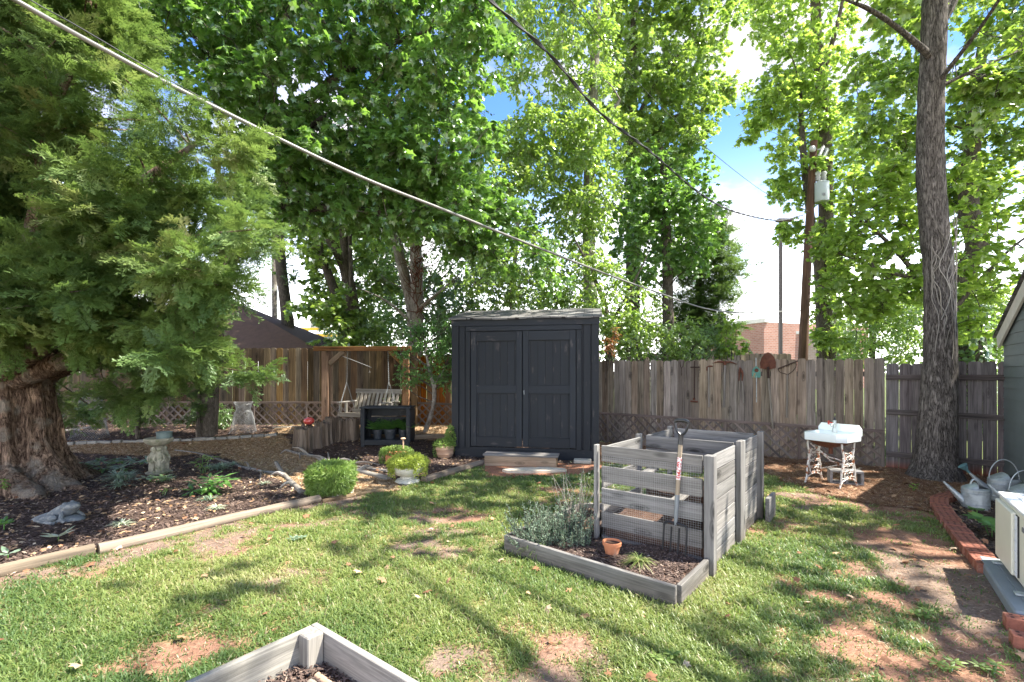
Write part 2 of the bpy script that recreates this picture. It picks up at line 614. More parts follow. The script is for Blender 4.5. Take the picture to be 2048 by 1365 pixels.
M['dowel_wood'] = wood('dowel_wood', (0.55, 0.42, 0.32), (0.43, 0.32, 0.24), (0.25, 0.17, 0.12), 0.0, (0.85, 1.2))
M['ash_wood'] = wood('handle_wood', (0.60, 0.50, 0.36), (0.50, 0.41, 0.29), (0.34, 0.27, 0.18), 0.0, (0.9, 1.1))
M['old_handle'] = wood('old_handle_wood', (0.38, 0.34, 0.29), (0.28, 0.25, 0.21), (0.16, 0.14, 0.12), 0.0, (0.9, 1.1))
M['stump_wood'] = wood('rotted_stump_wood', (0.32, 0.27, 0.23), (0.16, 0.125, 0.10), (0.03, 0.022, 0.017), 0.0, (0.7, 1.2), gsc=0.35)
M['branch_wood'] = wood('dead_branch_wood', (0.46, 0.43, 0.38), (0.32, 0.29, 0.25), (0.14, 0.12, 0.10), 0.2, (0.8, 1.15), gsc=0.7)
M['pole_wood'] = wood('utility_pole_wood', (0.20, 0.115, 0.08), (0.13, 0.07, 0.048), (0.06, 0.036, 0.027), 0.3, (0.9, 1.1), gsc=0.5)


def shedpaint():
    t = NT('dark_blue_black_paint')
    gc = t.attr('gc'); r = t.attr('rnd')
    g = t.noise(t.vmul(gc, (2.0, 40, 40)), 1.0, 5, 0.6, 0.4)
    col = t.ramp(g, [(0.3, (0.007, 0.0095, 0.013)), (0.6, (0.012, 0.0155, 0.021)), (0.85, (0.022, 0.027, 0.034))])
    wear = t.math('MULTIPLY', t.noise(t.vmul(gc, (2.5, 30, 30)), 1.0, 5, 0.7), t.noise(gc, 4.5, 3))
    col = t.mix(t.ramp(wear, [(0.335, 0.0), (0.40, 0.6)]), col, (0.10, 0.085, 0.08))
    col = t.hsv(col, 0.5, 1.0, t.math('MULTIPLY_ADD', r, 0.5, 0.8))
    return t.bsdf(col, t.ramp(g, [(0.3, 0.6), (0.8, 0.8)]), 0, t.bump(g, 0.35, 0.004), 0.4)


M['shed_paint'] = shedpaint()


def groundmat():
    t = NT('yard_ground')
    o = t.obj(); c = t.attr('col')
    n1 = t.noise(o, 3.0, 6, 0.65); n2 = t.noise(o, 38, 5, 0.7); n3 = t.noise(o, 160, 3, 0.6)
    col = t.mix(1.0, c, t.ramp(n1, [(0.25, 0.65), (0.75, 1.3)]), 'MULTIPLY')
    col = t.mix(1.0, col, t.ramp(n2, [(0.3, 0.6), (0.7, 1.4)]), 'MULTIPLY')
    col = t.mix(0.6, col, t.ramp(n3, [(0.3, 0.6), (0.7, 1.4)]), 'MULTIPLY')
    h = t.math('ADD', n2, t.math('MULTIPLY', n3, 0.6))
    return t.bsdf(col, 0.95, 0, t.bump(h, 0.7, 0.02), 0.1)


M['ground'] = groundmat()


def chipmat(name, stops):
    t = NT(name)
    c = t.ramp(t.attr('rnd'), stops)
    c = t.mix(0.6, c, t.ramp(t.noise(t.vmul(t.attr('gc'), (20, 90, 90)), 1.0, 3), [(0.3, 0.6), (0.7, 1.25)]), 'MULTIPLY')
    return t.bsdf(c, 0.85, 0, None, 0.25)


M['mulch'] = chipmat('bark_mulch', [(0.0, (0.045, 0.031, 0.026)), (0.5, (0.088, 0.060, 0.049)), (0.80, (0.14, 0.096, 0.077)), (0.95, (0.22, 0.155, 0.12)), (1.0, (0.40, 0.32, 0.25))])
M['chips'] = chipmat('wood_chips', [(0.0, (0.20, 0.115, 0.055)), (0.4, (0.35, 0.22, 0.115)), (0.8, (0.48, 0.34, 0.20)), (1.0, (0.62, 0.50, 0.34))])
M['straw'] = chipmat('pine_straw', [(0.0, (0.12, 0.055, 0.03)), (0.5, (0.24, 0.12, 0.065)), (0.85, (0.38, 0.24, 0.14)), (1.0, (0.55, 0.44, 0.32))])
M['grass'] = leafmat('lawn_grass', [(0.070, 0.122, 0.036), (0.112, 0.165, 0.044), (0.16, 0.205, 0.055), (0.22, 0.25, 0.08), (0.31, 0.265, 0.16)], (0.32, 0.46, 0.09), 0.35, 0.05, 0.45, 0.2, 0.7)
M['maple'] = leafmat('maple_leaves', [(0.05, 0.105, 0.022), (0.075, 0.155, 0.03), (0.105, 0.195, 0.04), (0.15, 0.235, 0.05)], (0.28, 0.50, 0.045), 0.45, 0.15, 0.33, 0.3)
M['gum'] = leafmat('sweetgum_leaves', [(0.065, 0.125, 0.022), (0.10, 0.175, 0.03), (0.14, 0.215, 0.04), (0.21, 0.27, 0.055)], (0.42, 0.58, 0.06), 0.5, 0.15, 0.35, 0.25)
M['dark_leaf'] = leafmat('dark_green_leaves', [(0.045, 0.09, 0.022), (0.07, 0.13, 0.03), (0.10, 0.17, 0.04)], (0.24, 0.42, 0.05), 0.43, 0.13, 0.35, 0.25)  # darker green than the maple and gum leaves
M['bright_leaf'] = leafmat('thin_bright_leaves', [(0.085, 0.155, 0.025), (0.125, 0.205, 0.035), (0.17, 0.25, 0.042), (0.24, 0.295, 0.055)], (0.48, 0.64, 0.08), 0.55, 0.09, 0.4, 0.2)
M['juniper'] = leafmat('cedar_foliage', [(0.034, 0.072, 0.023), (0.062, 0.116, 0.030), (0.092, 0.155, 0.038), (0.145, 0.205, 0.052), (0.19, 0.18, 0.075)], (0.24, 0.35, 0.06), 0.30, 0.04, 0.5, 0.4, 1.3)
M['herb'] = leafmat('planter_foliage', [(0.09, 0.16, 0.03), (0.14, 0.215, 0.04), (0.21, 0.285, 0.06)], (0.25, 0.40, 0.08), 0.4, 0.05, 0.5, 0.2)
M['sedum'] = leafmat('sedum_foliage', [(0.19, 0.25, 0.035), (0.27, 0.33, 0.045), (0.36, 0.41, 0.07)], (0.45, 0.50, 0.10), 0.35, 0.05, 0.5, 0.15)
M['silver'] = leafmat('grey_green_leaves', [(0.10, 0.16, 0.10), (0.16, 0.23, 0.15), (0.26, 0.33, 0.24)], (0.22, 0.33, 0.18), 0.25, 0.08, 0.4, 0.15)
M['pale_leaf'] = leafmat('pale_striped_leaves', [(0.25, 0.30, 0.20), (0.38, 0.42, 0.30), (0.5, 0.54, 0.42)], (0.4, 0.5, 0.3), 0.2, 0.06, 0.4, 0.15)
M['hosta'] = leafmat('broad_green_leaves', [(0.05, 0.13, 0.03), (0.08, 0.19, 0.035), (0.13, 0.26, 0.05)], (0.2, 0.42, 0.06), 0.35, 0.1, 0.35, 0.15)
M['red_leaf'] = leafmat('reddish_new_leaves', [(0.25, 0.07, 0.03), (0.35, 0.14, 0.05), (0.18, 0.20, 0.05)], (0.6, 0.25, 0.06), 0.45, 0.08, 0.4, 0.2)
M['rosemary'] = leafmat('blue_green_needles', [(0.10, 0.15, 0.095), (0.15, 0.21, 0.14), (0.24, 0.30, 0.21)], (0.16, 0.24, 0.12), 0.2, 0.06, 0.45, 0.2, 3)
M['bark_oak'] = barkmat('ridged_grey_bark', (0.29, 0.26, 0.235), (0.035, 0.03, 0.027), None, (15, 15, 2.4), 0.9, 0.03)
M['bark_cedar'] = barkmat('shaggy_cedar_bark', (0.40, 0.28, 0.20), (0.05, 0.03, 0.022), (0.33, 0.30, 0.25), (8.5, 8.5, 2.0), 1.0, 0.05)
M['bark_grey'] = barkmat('smooth_grey_bark', (0.17, 0.145, 0.12), (0.06, 0.05, 0.04), None, (8, 8, 3), 0.6, 0.02)
M['bark_pale'] = barkmat('pale_mottled_bark', (0.34, 0.31, 0.27), (0.14, 0.12, 0.10), (0.40, 0.39, 0.35), (6, 6, 3), 0.5, 0.015)
M['terracotta'] = plain('terracotta', (0.50, 0.20, 0.10), 0.8, 0, 0.15, 9, 0.2, 80, 0.2, (0.42, 0.30, 0.22), 7, (0.55, 0.7))
M['terracotta_pale'] = plain('pale_terracotta', (0.50, 0.33, 0.22), 0.85, 0, 0.12, 9, 0.2, 80, 0.2)
M['galv'] = plain('galvanised_steel', (0.40, 0.44, 0.45), 0.5, 0.55, 0.25, 12, 0.1, 30, 0.5, (0.30, 0.32, 0.30), 9, (0.5, 0.7))
M['galv_teal'] = plain('teal_painted_tin', (0.10, 0.20, 0.22), 0.55, 0.2, 0.2, 10)
M['bucket'] = plain('grey_green_tin', (0.14, 0.19, 0.19), 0.6, 0.2, 0.15, 10)
M['enamel'] = plain('white_enamel', (0.72, 0.80, 0.80), 0.22, 0, 0.04, 4, 0, 60, 0.5, (0.35, 0.17, 0.08), 9, (0.70, 0.74), 0.3)
M['rust_white'] = plain('chipped_white_iron', (0.62, 0.60, 0.55), 0.6, 0.1, 0.1, 8, 0.3, 60, 0.4, (0.28, 0.10, 0.04), 16, (0.50, 0.58))
M['rust'] = plain('rusted_iron', (0.12, 0.048, 0.03), 0.85, 0.2, 0.35, 20, 0.4, 90, 0.3)
M['dark_rust'] = plain('dark_rusted_iron', (0.055, 0.034, 0.027), 0.85, 0.3, 0.35, 20, 0.4, 90, 0.3)
M['verdigris'] = plain('green_painted_iron', (0.08, 0.22, 0.18), 0.7, 0, 0.2, 20, 0.2, 60, 0.3, (0.3, 0.2, 0.1), 20, (0.58, 0.65))
M['black_iron'] = plain('black_painted_iron', (0.018, 0.018, 0.02), 0.45, 0.1, 0.2, 10, 0.1)
M['black_plastic'] = plain('black_plastic', (0.014, 0.015, 0.017), 0.35, 0, 0.1, 10, 0, 60, 0.5)
M['pot_black'] = plain('black_nursery_pot', (0.022, 0.027, 0.034), 0.5, 0, 0.15, 10, 0, 60, 0.4)
M['grey_steel'] = plain('grey_ferrule_steel', (0.20, 0.22, 0.24), 0.45, 0.4, 0.1, 10)
M['sticker'] = plain('red_white_sticker', (0.80, 0.74, 0.72), 0.5, 0, 0.05, 10, 0, 60, 0.4, (0.55, 0.06, 0.05), 60, (0.5, 0.53))
M['red_handle'] = plain('red_tap_handle', (0.45, 0.06, 0.04), 0.6, 0, 0.2, 20)
M['stone'] = plain('cast_stone', (0.30, 0.285, 0.22), 0.95, 0, 0.25, 14, 0.6, 60, 0.15, (0.13, 0.15, 0.08), 9, (0.52, 0.66))
M['frog_stone'] = plain('blue_grey_stone', (0.13, 0.145, 0.15), 0.85, 0, 0.25, 12, 0.3, 50, 0.25, (0.24, 0.24, 0.22), 22, (0.5, 0.62))
M['concrete'] = plain('pale_concrete', (0.46, 0.43, 0.36), 0.95, 0, 0.2, 16, 0.5, 70, 0.15)
M['urn_stone'] = plain('whitewashed_urn', (0.55, 0.53, 0.46), 0.9, 0, 0.2, 14, 0.4, 60, 0.15)
M['block'] = plain('grey_cinder_block', (0.24, 0.235, 0.23), 0.95, 0, 0.2, 20, 0.6, 90, 0.1)
M['flag'] = plain('sandy_flagstone', (0.52, 0.45, 0.35), 0.95, 0, 0.2, 9, 0.5, 60, 0.15)
M['edge_stone'] = plain('grey_edging_stone', (0.22, 0.21, 0.19), 0.95, 0, 0.35, 9, 0.5, 60, 0.15)
M['brick'] = plain('red_brick', (0.24, 0.095, 0.065), 0.9, 0, 0.3, 25, 0.5, 90, 0.15, (0.38, 0.26, 0.19), 8, (0.58, 0.7))
M['core_shade'] = plain('painted_core_shade', (0.06, 0.025, 0.018), 0.95, 0, 0.2, 25)  # shade inside the brick cores, put into the colour
M['glass_red'] = plain('red_gazing_ball', (0.50, 0.06, 0.05), 0.15, 0, 0.08, 5, 0, 60, 0.6, None, 4, (0.5, 0.6), 0.5)
M['wire'] = plain('chicken_wire', (0.24, 0.25, 0.25), 0.5, 0.4, 0.2, 12)
M['wire_dark'] = plain('hardware_cloth', (0.34, 0.34, 0.35), 0.5, 0.4, 0.2, 12)
M['ac_white'] = plain('cream_plastic_casing', (0.70, 0.69, 0.58), 0.42, 0, 0.05, 3, 0, 60, 0.4)
M['ac_top'] = plain('white_painted_steel', (0.74, 0.77, 0.80), 0.3, 0, 0.05, 3, 0, 60, 0.5)
M['ac_vent_shade'] = plain('painted_vent_shade', (0.02, 0.02, 0.02), 0.7, 0, 0.1, 3)  # darkness of the vent opening, put into the colour
M['pad'] = plain('grey_plastic_pad', (0.20, 0.225, 0.24), 0.7, 0, 0.1, 6, 0.1)
M['siding'] = plain('grey_green_siding', (0.15, 0.18, 0.18), 0.75, 0, 0.10, 3, 0.3, 60, 0.3)
M['fascia'] = plain('off_white_trim', (0.58, 0.55, 0.49), 0.7, 0, 0.12, 8, 0.1)
M['soffit'] = plain('grey_soffit', (0.38, 0.40, 0.40), 0.7, 0, 0.1, 8)
M['cable_grey'] = plain('grey_service_cable', (0.19, 0.185, 0.17), 0.45, 0.1, 0.1, 8)
M['cable_black'] = plain('black_cable', (0.03, 0.03, 0.035), 0.5, 0, 0.1, 8)
M['xfmr'] = plain('grey_transformer_paint', (0.50, 0.55, 0.56), 0.45, 0, 0.06, 5)
M['porcelain'] = plain('grey_porcelain', (0.45, 0.45, 0.44), 0.3, 0, 0.1, 5)
M['lamp_pole'] = plain('brown_steel_pole', (0.06, 0.05, 0.045), 0.6, 0.2, 0.1, 5)
M['sail'] = plain('brown_shade_cloth', (0.095, 0.058, 0.04), 0.9, 0, 0.2, 8, 0.2)
M['soil'] = plain('dark_compost', (0.075, 0.045, 0.032), 0.95, 0, 0.5, 30, 0.9, 60, 0.1)
M['chalk'] = plain('white_wall', (0.62, 0.61, 0.58), 0.8, 0, 0.05, 1)
M['yellow'] = plain('yellow_stripe_paint', (0.75, 0.45, 0.04), 0.6, 0, 0.05, 1)
M['label_grey'] = plain('grey_printed_label', (0.16, 0.17, 0.17), 0.5, 0, 0.3, 60)


def shingles():
    t = NT('grey_asphalt_shingles')
    gc = t.attr('gc')
    b = t.node('ShaderNodeTexBrick'); t.put(b.inputs['Vector'], gc)
    b.inputs['Scale'].default_value = 1.0; b.inputs['Brick Width'].default_value = 0.30; b.inputs['Row Height'].default_value = 0.14
    b.inputs['Mortar Size'].default_value = 0.006
    b.inputs['Color1'].default_value = (0.105, 0.10, 0.095, 1); b.inputs['Color2'].default_value = (0.20, 0.195, 0.185, 1)
    b.inputs['Mortar'].default_value = (0.03, 0.028, 0.026, 1)
    col = t.mix(0.7, b.outputs['Color'], t.ramp(t.noise(t.obj(), 120, 3), [(0.3, 0.6), (0.7, 1.3)]), 'MULTIPLY')
    return t.bsdf(col, 0.95, 0, t.bump(b.outputs['Fac'], -0.5, 0.01), 0.1)


M['shingle'] = shingles()


def brickwall(name, c1, c2, mortar):
    t = NT(name)
    gc = t.attr('gc')
    b = t.node('ShaderNodeTexBrick'); t.put(b.inputs['Vector'], gc)
    b.inputs['Scale'].default_value = 1.0; b.inputs['Brick Width'].default_value = 0.42; b.inputs['Row Height'].default_value = 0.16
    b.inputs['Mortar Size'].default_value = 0.02
    b.inputs['Color1'].default_value = (*c1, 1); b.inputs['Color2'].default_value = (*c2, 1); b.inputs['Mortar'].default_value = (*mortar, 1)
    col = t.mix(0.5, b.outputs['Color'], t.ramp(t.noise(t.obj(), 0.6, 4), [(0.3, 0.75), (0.7, 1.2)]), 'MULTIPLY')
    return t.bsdf(col, 0.95, 0, None, 0.1)


M['brick_red'] = brickwall('far_red_brick', (0.27, 0.125, 0.09), (0.34, 0.18, 0.135), (0.32, 0.26, 0.22))
M['brick_tan'] = brickwall('far_tan_brick', (0.27, 0.20, 0.155), (0.34, 0.26, 0.205), (0.34, 0.29, 0.25))
# ------------------------------------------------------------------ ground sheet
BORDER = [(-2500, 1900), (-700, 1300), (0, 1152), (190, 1105), (640, 1003), (720, 985), (800, 975), (850, 965), (965, 930), (1200, 928)]
LEFT_POLY = BORDER + [(1200, 746), (-3000, 746), (-3000, 1900)]
PATH_A = [(655, 1003), (600, 985), (545, 955), (470, 925), (440, 908), (330, 915), (140, 905), (-60, 905), (-60, 884), (150, 884), (330, 882), (545, 866), (580, 880), (575, 905), (620, 915), (700, 935), (790, 962), (800, 982), (720, 992)]
PATH_B = [(560, 868), (545, 860), (560, 848), (910, 840), (910, 880), (825, 880), (820, 872), (700, 872), (690, 868)]
STRAW = [(1200, 900), (1200, 926), (1300, 938), (1535, 948), (1620, 988), (1700, 1003), (1800, 1015), (1870, 1028), (1880, 1012), (1930, 998), (2300, 1010), (2300, 880), (1200, 860)]
BRICKBED = [(1893, 998), (1878, 1010), (1895, 1040), (1930, 1078), (1985, 1130), (2060, 1260), (2400, 1700), (2600, 1000), (1950, 990)]
DIRT = [(960, 932), (1200, 926), (1215, 940), (1140, 952), (975, 954)]


def topix(x, y, z=None):
    z = terrain(x, y) if z is None else z
    d = np.maximum(y, 0.3)
    return 1024 + FPX * x / d, HOR + (HC - z) * FPX / d


def zone(x, y):
    """0 lawn, 1 dark mulch, 2 wood-chip path, 3 pine straw, 4 bare red dirt, 5 beyond the fence"""
    x = np.asarray(x, float); y = np.asarray(y, float)
    jx = (fbm(np.stack([x * 3, y * 3], -1), 3, 41) - 0.5) * 0.22
    jy = (fbm(np.stack([x * 3, y * 3], -1), 3, 42) - 0.5) * 0.22
    px, py = topix(x + jx, y + jy)
    z = np.zeros(x.shape, int)
    z[in_poly(px, py, STRAW)] = 3
    z[in_poly(px, py, LEFT_POLY)] = 1
    z[in_poly(px, py, PATH_A)] = 2
    z[in_poly(px, py, PATH_B)] = 2
    z[in_poly(px, py, BRICKBED)] = 1
    z[in_poly(px, py, DIRT)] = 4
    z[(y > 11.5) | (y > 11.25 - (x - 1.6) * 0.69)] = 5
    z[y < 0.6] = 0
    return z


def grassiness(x, y):
    x = np.asarray(x, float); y = np.asarray(y, float)
    p = np.stack([x, y], -1)
    g = fbm(p * 1.15, 4, 11) * 0.66 + fbm(p * 5.0, 4, 12) * 0.54
    px, py = topix(x, y)
    # worn ground at the right and around the beds
    g = g - 0.13 * sstep(1450, 1750, px) * sstep(980, 1100, py) * sstep(-200, 300, 2200 - px)
    g = g - 0.13 * sstep(1780, 1900, px) * sstep(1060, 1130, py)
    g = g - 0.12 * np.exp(-((px - 1010) / 60.0) ** 2 - ((py - 1120) / 30.0) ** 2)
    dx = np.abs(py - (1152 - 0.235 * px)) / 60.0
    g = g - 0.16 * np.exp(-dx * dx) * (px < 760)
    g = g + 0.08 * sstep(1010, 940, py) + 0.045 * sstep(1500, 1300, px)
    return g


def axis_coords(a, b, step, far, n_out=16):
    inner = np.arange(a, b + step, step)
    o = np.geomspace(step * 3, far, n_out)
    return np.concatenate([(a - o)[::-1], inner, inner[-1] + o])


xs = axis_coords(-13.0, 9.0, 0.06, 900)
ys = axis_coords(0.4, 13.0, 0.06, 1200)
gx, gy = np.meshgrid(xs, ys)
gz = terrain(gx, gy)
zn = zone(gx.ravel(), gy.ravel()).reshape(gx.shape)
gz = gz + np.where(np.isin(zn, (1, 2)), 0.02 * (fbm(np.stack([gx * 5, gy * 5], -1), 3, 9) - 0.5), 0)
V = np.stack([gx, gy, gz], -1).reshape(-1, 3)
ny, nx = gx.shape
ii = (np.arange(ny - 1)[:, None] * nx + np.arange(nx - 1)[None]).ravel()
Fq = np.stack([ii, ii + 1, ii + nx + 1, ii + nx], -1)
mb = MB(); mb.add(V, Fq, V, 0.5)
ground = mb.build('ground', M['ground'], smooth=True, kind='structure')
gr = grassiness(gx, gy)
cl = np.array([[0.30, 0.175, 0.12], [0.085, 0.058, 0.046], [0.36, 0.235, 0.13], [0.20, 0.105, 0.062], [0.34, 0.165, 0.10], [0.09, 0.11, 0.04]])
colr = cl[zn]
lawn = (zn == 0)
thatch = np.array([0.20, 0.18, 0.075])
w = sstep(0.46, 0.58, gr)[..., None]
pn = fbm(np.stack([gx * 0.9, gy * 0.9], -1), 3, 77)[..., None]
bare = np.array([0.27, 0.15, 0.10]) * sstep(0.4, 0.6, pn) + np.array([0.21, 0.155, 0.12]) * (1 - sstep(0.4, 0.6, pn))
lc = bare * (1 - w) + thatch * w
colr = np.where(lawn[..., None], lc, colr)
ca = ground.data.attributes.new('col', 'FLOAT_COLOR', 'POINT')
ca.data.foreach_set('color', np.concatenate([colr.reshape(-1, 3), np.ones((colr.size // 3, 1))], 1).astype(np.float32).ravel())


# ------------------------------------------------------------------ foliage helpers
def tmpl_star(lobes=5, inner=0.45):
    pts = [(0, 0)]
    n = lobes
    for i in range(n * 2 - 1):
        a = math.radians(-125 + 250 * i / (n * 2 - 2))
        r = 0.62 if i % 2 == 0 else 0.62 * inner * 1.15
        if i in (n - 1,):
            r *= 1.15
        pts.append((0.42 + r * math.cos(a), r * math.sin(a)))
    v = np.array([[0.42, 0, 0]] + [[x, y, 0] for x, y in pts])
    v[:, 2] = -np.abs(v[:, 1]) * 0.22 - (v[:, 0] - 0.4) ** 2 * 0.25
    m = len(pts)
    f = np.array([[0, 1 + i, 1 + (i + 1) % m] for i in range(m)])
    return v, f


def tmpl_oval(wd=0.5, fold=0.2, tip=1.0):
    v = np.array([[0, 0, 0], [0.33, wd * 0.48, -fold * wd * 0.5], [0.7, wd * 0.36, -fold * wd * 0.5 - 0.05], [tip, 0, -0.15],
                  [0.7, -wd * 0.36, -fold * wd * 0.5 - 0.05], [0.33, -wd * 0.48, -fold * wd * 0.5], [0.5, 0, 0.0]])
    f = np.array([[6, 0, 1], [6, 1, 2], [6, 2, 3], [6, 3, 4], [6, 4, 5], [6, 5, 0]])[:, ::-1]
    return v, f


def tmpl_heart():
    o = [(0.08, 0), (-0.06, 0.22), (0.02, 0.42), (0.28, 0.50), (0.62, 0.34), (1.0, 0), (0.62, -0.34), (0.28, -0.50), (0.02, -0.42), (-0.06, -0.22)]
    v = np.array([[0.38, 0, 0.03]] + [[x, y, -abs(y) * 0.25 - max(0, x - 0.5) ** 2 * 0.3] for x, y in o])
    m = len(o)
    return v, np.array([[0, 1 + (i + 1) % m, 1 + i] for i in range(m)])


def tmpl_kite(wd=0.45):
    v = np.array([[0, 0, 0], [0.45, wd / 2, -0.06], [1, 0, -0.1], [0.45, -wd / 2, -0.06]])
    return v, np.array([[0, 2, 1], [0, 3, 2]])


def tmpl_frond(seed):
    """flat feathery spray of scale foliage, 1 unit long"""
    r = np.random.default_rng(seed)
    V = []; F = []

    def sliver(a, b, w):
        a = np.asarray(a, float); b = np.asarray(b, float)
        d = nrm(b - a); s = nrm(np.cross(d, [0.15, 0.1, 1.0])) * w
        k = len(V)
        m = a * 0.45 + b * 0.55
        V.extend([a, m + s, b, m - s]); F.extend([(k, k + 1, k + 2), (k, k + 2, k + 3)])
    bend = r.uniform(-0.18, 0.10)
    def ax(t):
        return np.array([t, 0.05 * math.sin(3 * t + seed), bend * t * t])
    sliver(ax(0), ax(0.55), 0.008); sliver(ax(0.5), ax(1.0), 0.012)
    n = 9
    for i in range(n):
        t = 0.10 + 0.82 * i / (n - 1)
        for sg in (-1, 1):
            L = (0.36 * (1 - t) ** 0.7 + 0.10) * r.uniform(0.7, 1.25)
            an = r.uniform(0.5, 0.85)
            o = ax(t + r.uniform(-0.02, 0.02))
            zz = r.uniform(-0.35, 0.35)
            d = nrm([math.cos(an), sg * math.sin(an), zz])
            e = o + d * L
            sliver(o, e, 0.015)
            k = 3 if L > 0.22 else 2
            for j in range(k):
                u = 0.25 + 0.6 * j / k
                for s2 in (-1, 1):
                    q = o + d * L * u
                    d2 = nrm([math.cos(an + s2 * 0.7), sg * math.sin(an + s2 * 0.7), zz + r.uniform(-0.5, 0.5)])
                    sliver(q, q + d2 * L * 0.46 * r.uniform(0.6, 1.2), 0.0175)
    return np.array(V), np.array(F)


T_MAPLE = tmpl_star(5, 0.5)
T_GUM = tmpl_star(5, 0.42)
T_OVAL = tmpl_oval(0.5)
T_NARROW = tmpl_oval(0.22)
T_HEART = tmpl_heart()
T_KITE = tmpl_kite()
FRONDS = [tmpl_frond(i) for i in range(5)]


def scatter(mb, tmpl, pos, axis, up, size, rn):
    """one leaf per row: leaf x along axis, leaf z near up"""
    tv, tf = tmpl
    n = len(pos)
    if n == 0:
        return
    x = nrms(axis)
    y = nrms(np.cross(up, x)); z = np.cross(x, y)
    size = np.broadcast_to(np.asarray(size, float), (n,))
    R = np.stack([x, y, z], -1)
    v = np.einsum('nij,kj->nki', R, tv) * size[:, None, None] + pos[:, None, :]
    f = (tf[None] + (np.arange(n) * len(tv))[:, None, None]).reshape(-1, tf.shape[1])
    vv = v.reshape(-1, 3)
    mb.add(vv, f, vv, np.repeat(rn, len(tv)))


def rand_dirs(n, zs=1.0):
    v = rng.normal(size=(n, 3)); v[:, 2] *= zs
    return nrms(v)


def leaves_on_twigs(mbl, mbt, cen, r, ntw, nlf, tmpl, lsize, droop=0.35, squash=0.6, tilt=0.45, twr=0.0035, rn0=None, hang=0.3):
    """twigs radiating from cen (n,3) with radius r (n,), leaves along each twig"""
    cen = np.asarray(cen); n = len(cen)
    r = np.broadcast_to(np.asarray(r, float), (n,))
    C = np.repeat(cen, ntw, 0); Rr = np.repeat(r, ntw)
    d = rand_dirs(n * ntw, squash)
    out = Rr * rng.uniform(0.55, 1.1, n * ntw)
    tip = C + d * out[:, None]; tip[:, 2] -= droop * out * rng.uniform(0.2, 1.0, n * ntw)
    st = C + d * (out * 0.12)[:, None]
    t = rng.uniform(0.25, 1.03, (n * ntw, nlf)); t = np.sort(t, 1)
    pos = st[:, None, :] * (1 - t[..., None]) + tip[:, None, :] * t[..., None]
    pos[..., 2] += 0.10 * out[:, None] * np.sin(t * math.pi)
    axd = nrms(tip - st)[:, None, :] * 0.7 + rand_dirs(n * ntw * nlf, 0.5).reshape(n * ntw, nlf, 3) * 0.9
    axd[..., 2] -= hang * rng.uniform(0.0, 2.0, axd.shape[:2])
    up = np.zeros_like(axd); up[..., 2] = 1
    up = up + rand_dirs(n * ntw * nlf, 1.0).reshape(up.shape) * tilt * 1.6
    base = rng.random(n) if rn0 is None else rn0
    rn = np.repeat(np.clip(base * 0.6 + 0.2, 0, 1), ntw)[:, None] * 0.6 + 0.4 * rng.random((n * ntw, nlf))
    sz = lsize * rng.uniform(0.42, 1.32, n * ntw * nlf)
    scatter(mbl, tmpl, pos.reshape(-1, 3), nrms(axd).reshape(-1, 3), up.reshape(-1, 3), sz, rn.ravel())
    if mbt is not None:
        # each twig as a thin three-sided spindle
        m = len(st)
        dd = nrms(tip - st)
        a = nrms(np.cross(dd, rand_dirs(m))); b = np.cross(dd, a)
        w = twr * np.ones(m)[:, None]
        v = np.stack([st + a * w, st - a * w * 0.5 + b * w * 0.86, st - a * w * 0.5 - b * w * 0.86, tip], 1).reshape(-1, 3)
        k = np.arange(m)[:, None] * 4
        f = np.concatenate([k + np.array([[0, 1, 3]]), k + np.array([[1, 2, 3]]), k + np.array([[2, 0, 3]])])
        mbt.add(v, f, v, 0.5)


def sample_poly(poly, d0, d1, n):
    xs_ = [p[0] for p in poly]; ys_ = [p[1] for p in poly]
    out = []
    while len(out) < n:
        m = n * 3
        x = rng.uniform(min(xs_), max(xs_), m); y = rng.uniform(min(ys_), max(ys_), m)
        k = in_poly(x, y, poly)
        for a, b in zip(x[k], y[k]):
            out.append(P(a, b, rng.uniform(d0, d1)))
            if len(out) >= n:
                break
    return np.array(out)


def trunk_tube(mb, pts, n=20, seg=40, wob=0.05, cap=False, rough=0.0, wsc=8.0):
    """pts rows: x, y, z, r"""
    q = spline(pts, seg)
    mb.tube(q[:, :3], np.maximum(q[:, 3], 0.003), n, cap, None, wob, wsc)
    return q


def branch_to(mb, skel, c, r0=0.03, sag=0.15):
    """limb from the nearest fitting point of the skeleton rows (x, y, z, r) to c"""
    dxy = np.linalg.norm(skel[:, :2] - c[:2], axis=1)
    dz = c[2] - skel[:, 2]
    cost = np.hypot(dxy, dz) + 2.0 * np.maximum(0, 0.45 * dxy - dz) * 0.5 + np.where(dz < -0.5, 1.5, 0)
    k = int(np.argmin(cost))
    a = skel[k, :3]; L = np.linalg.norm(c - a)
    m = (a + c) / 2 + np.array([0, 0, sag * L * 0.6]) + rng.normal(size=3) * 0.06 * L
    rr = min(r0 * (0.5 + 0.35 * L), skel[k, 3] * 0.6 + 0.006)
    q = spline([[*a, rr], [*m, rr * 0.62], [*c, 0.006]], 9)
    mb.tube(q[:, :3], q[:, 3], 5, False)
    return q


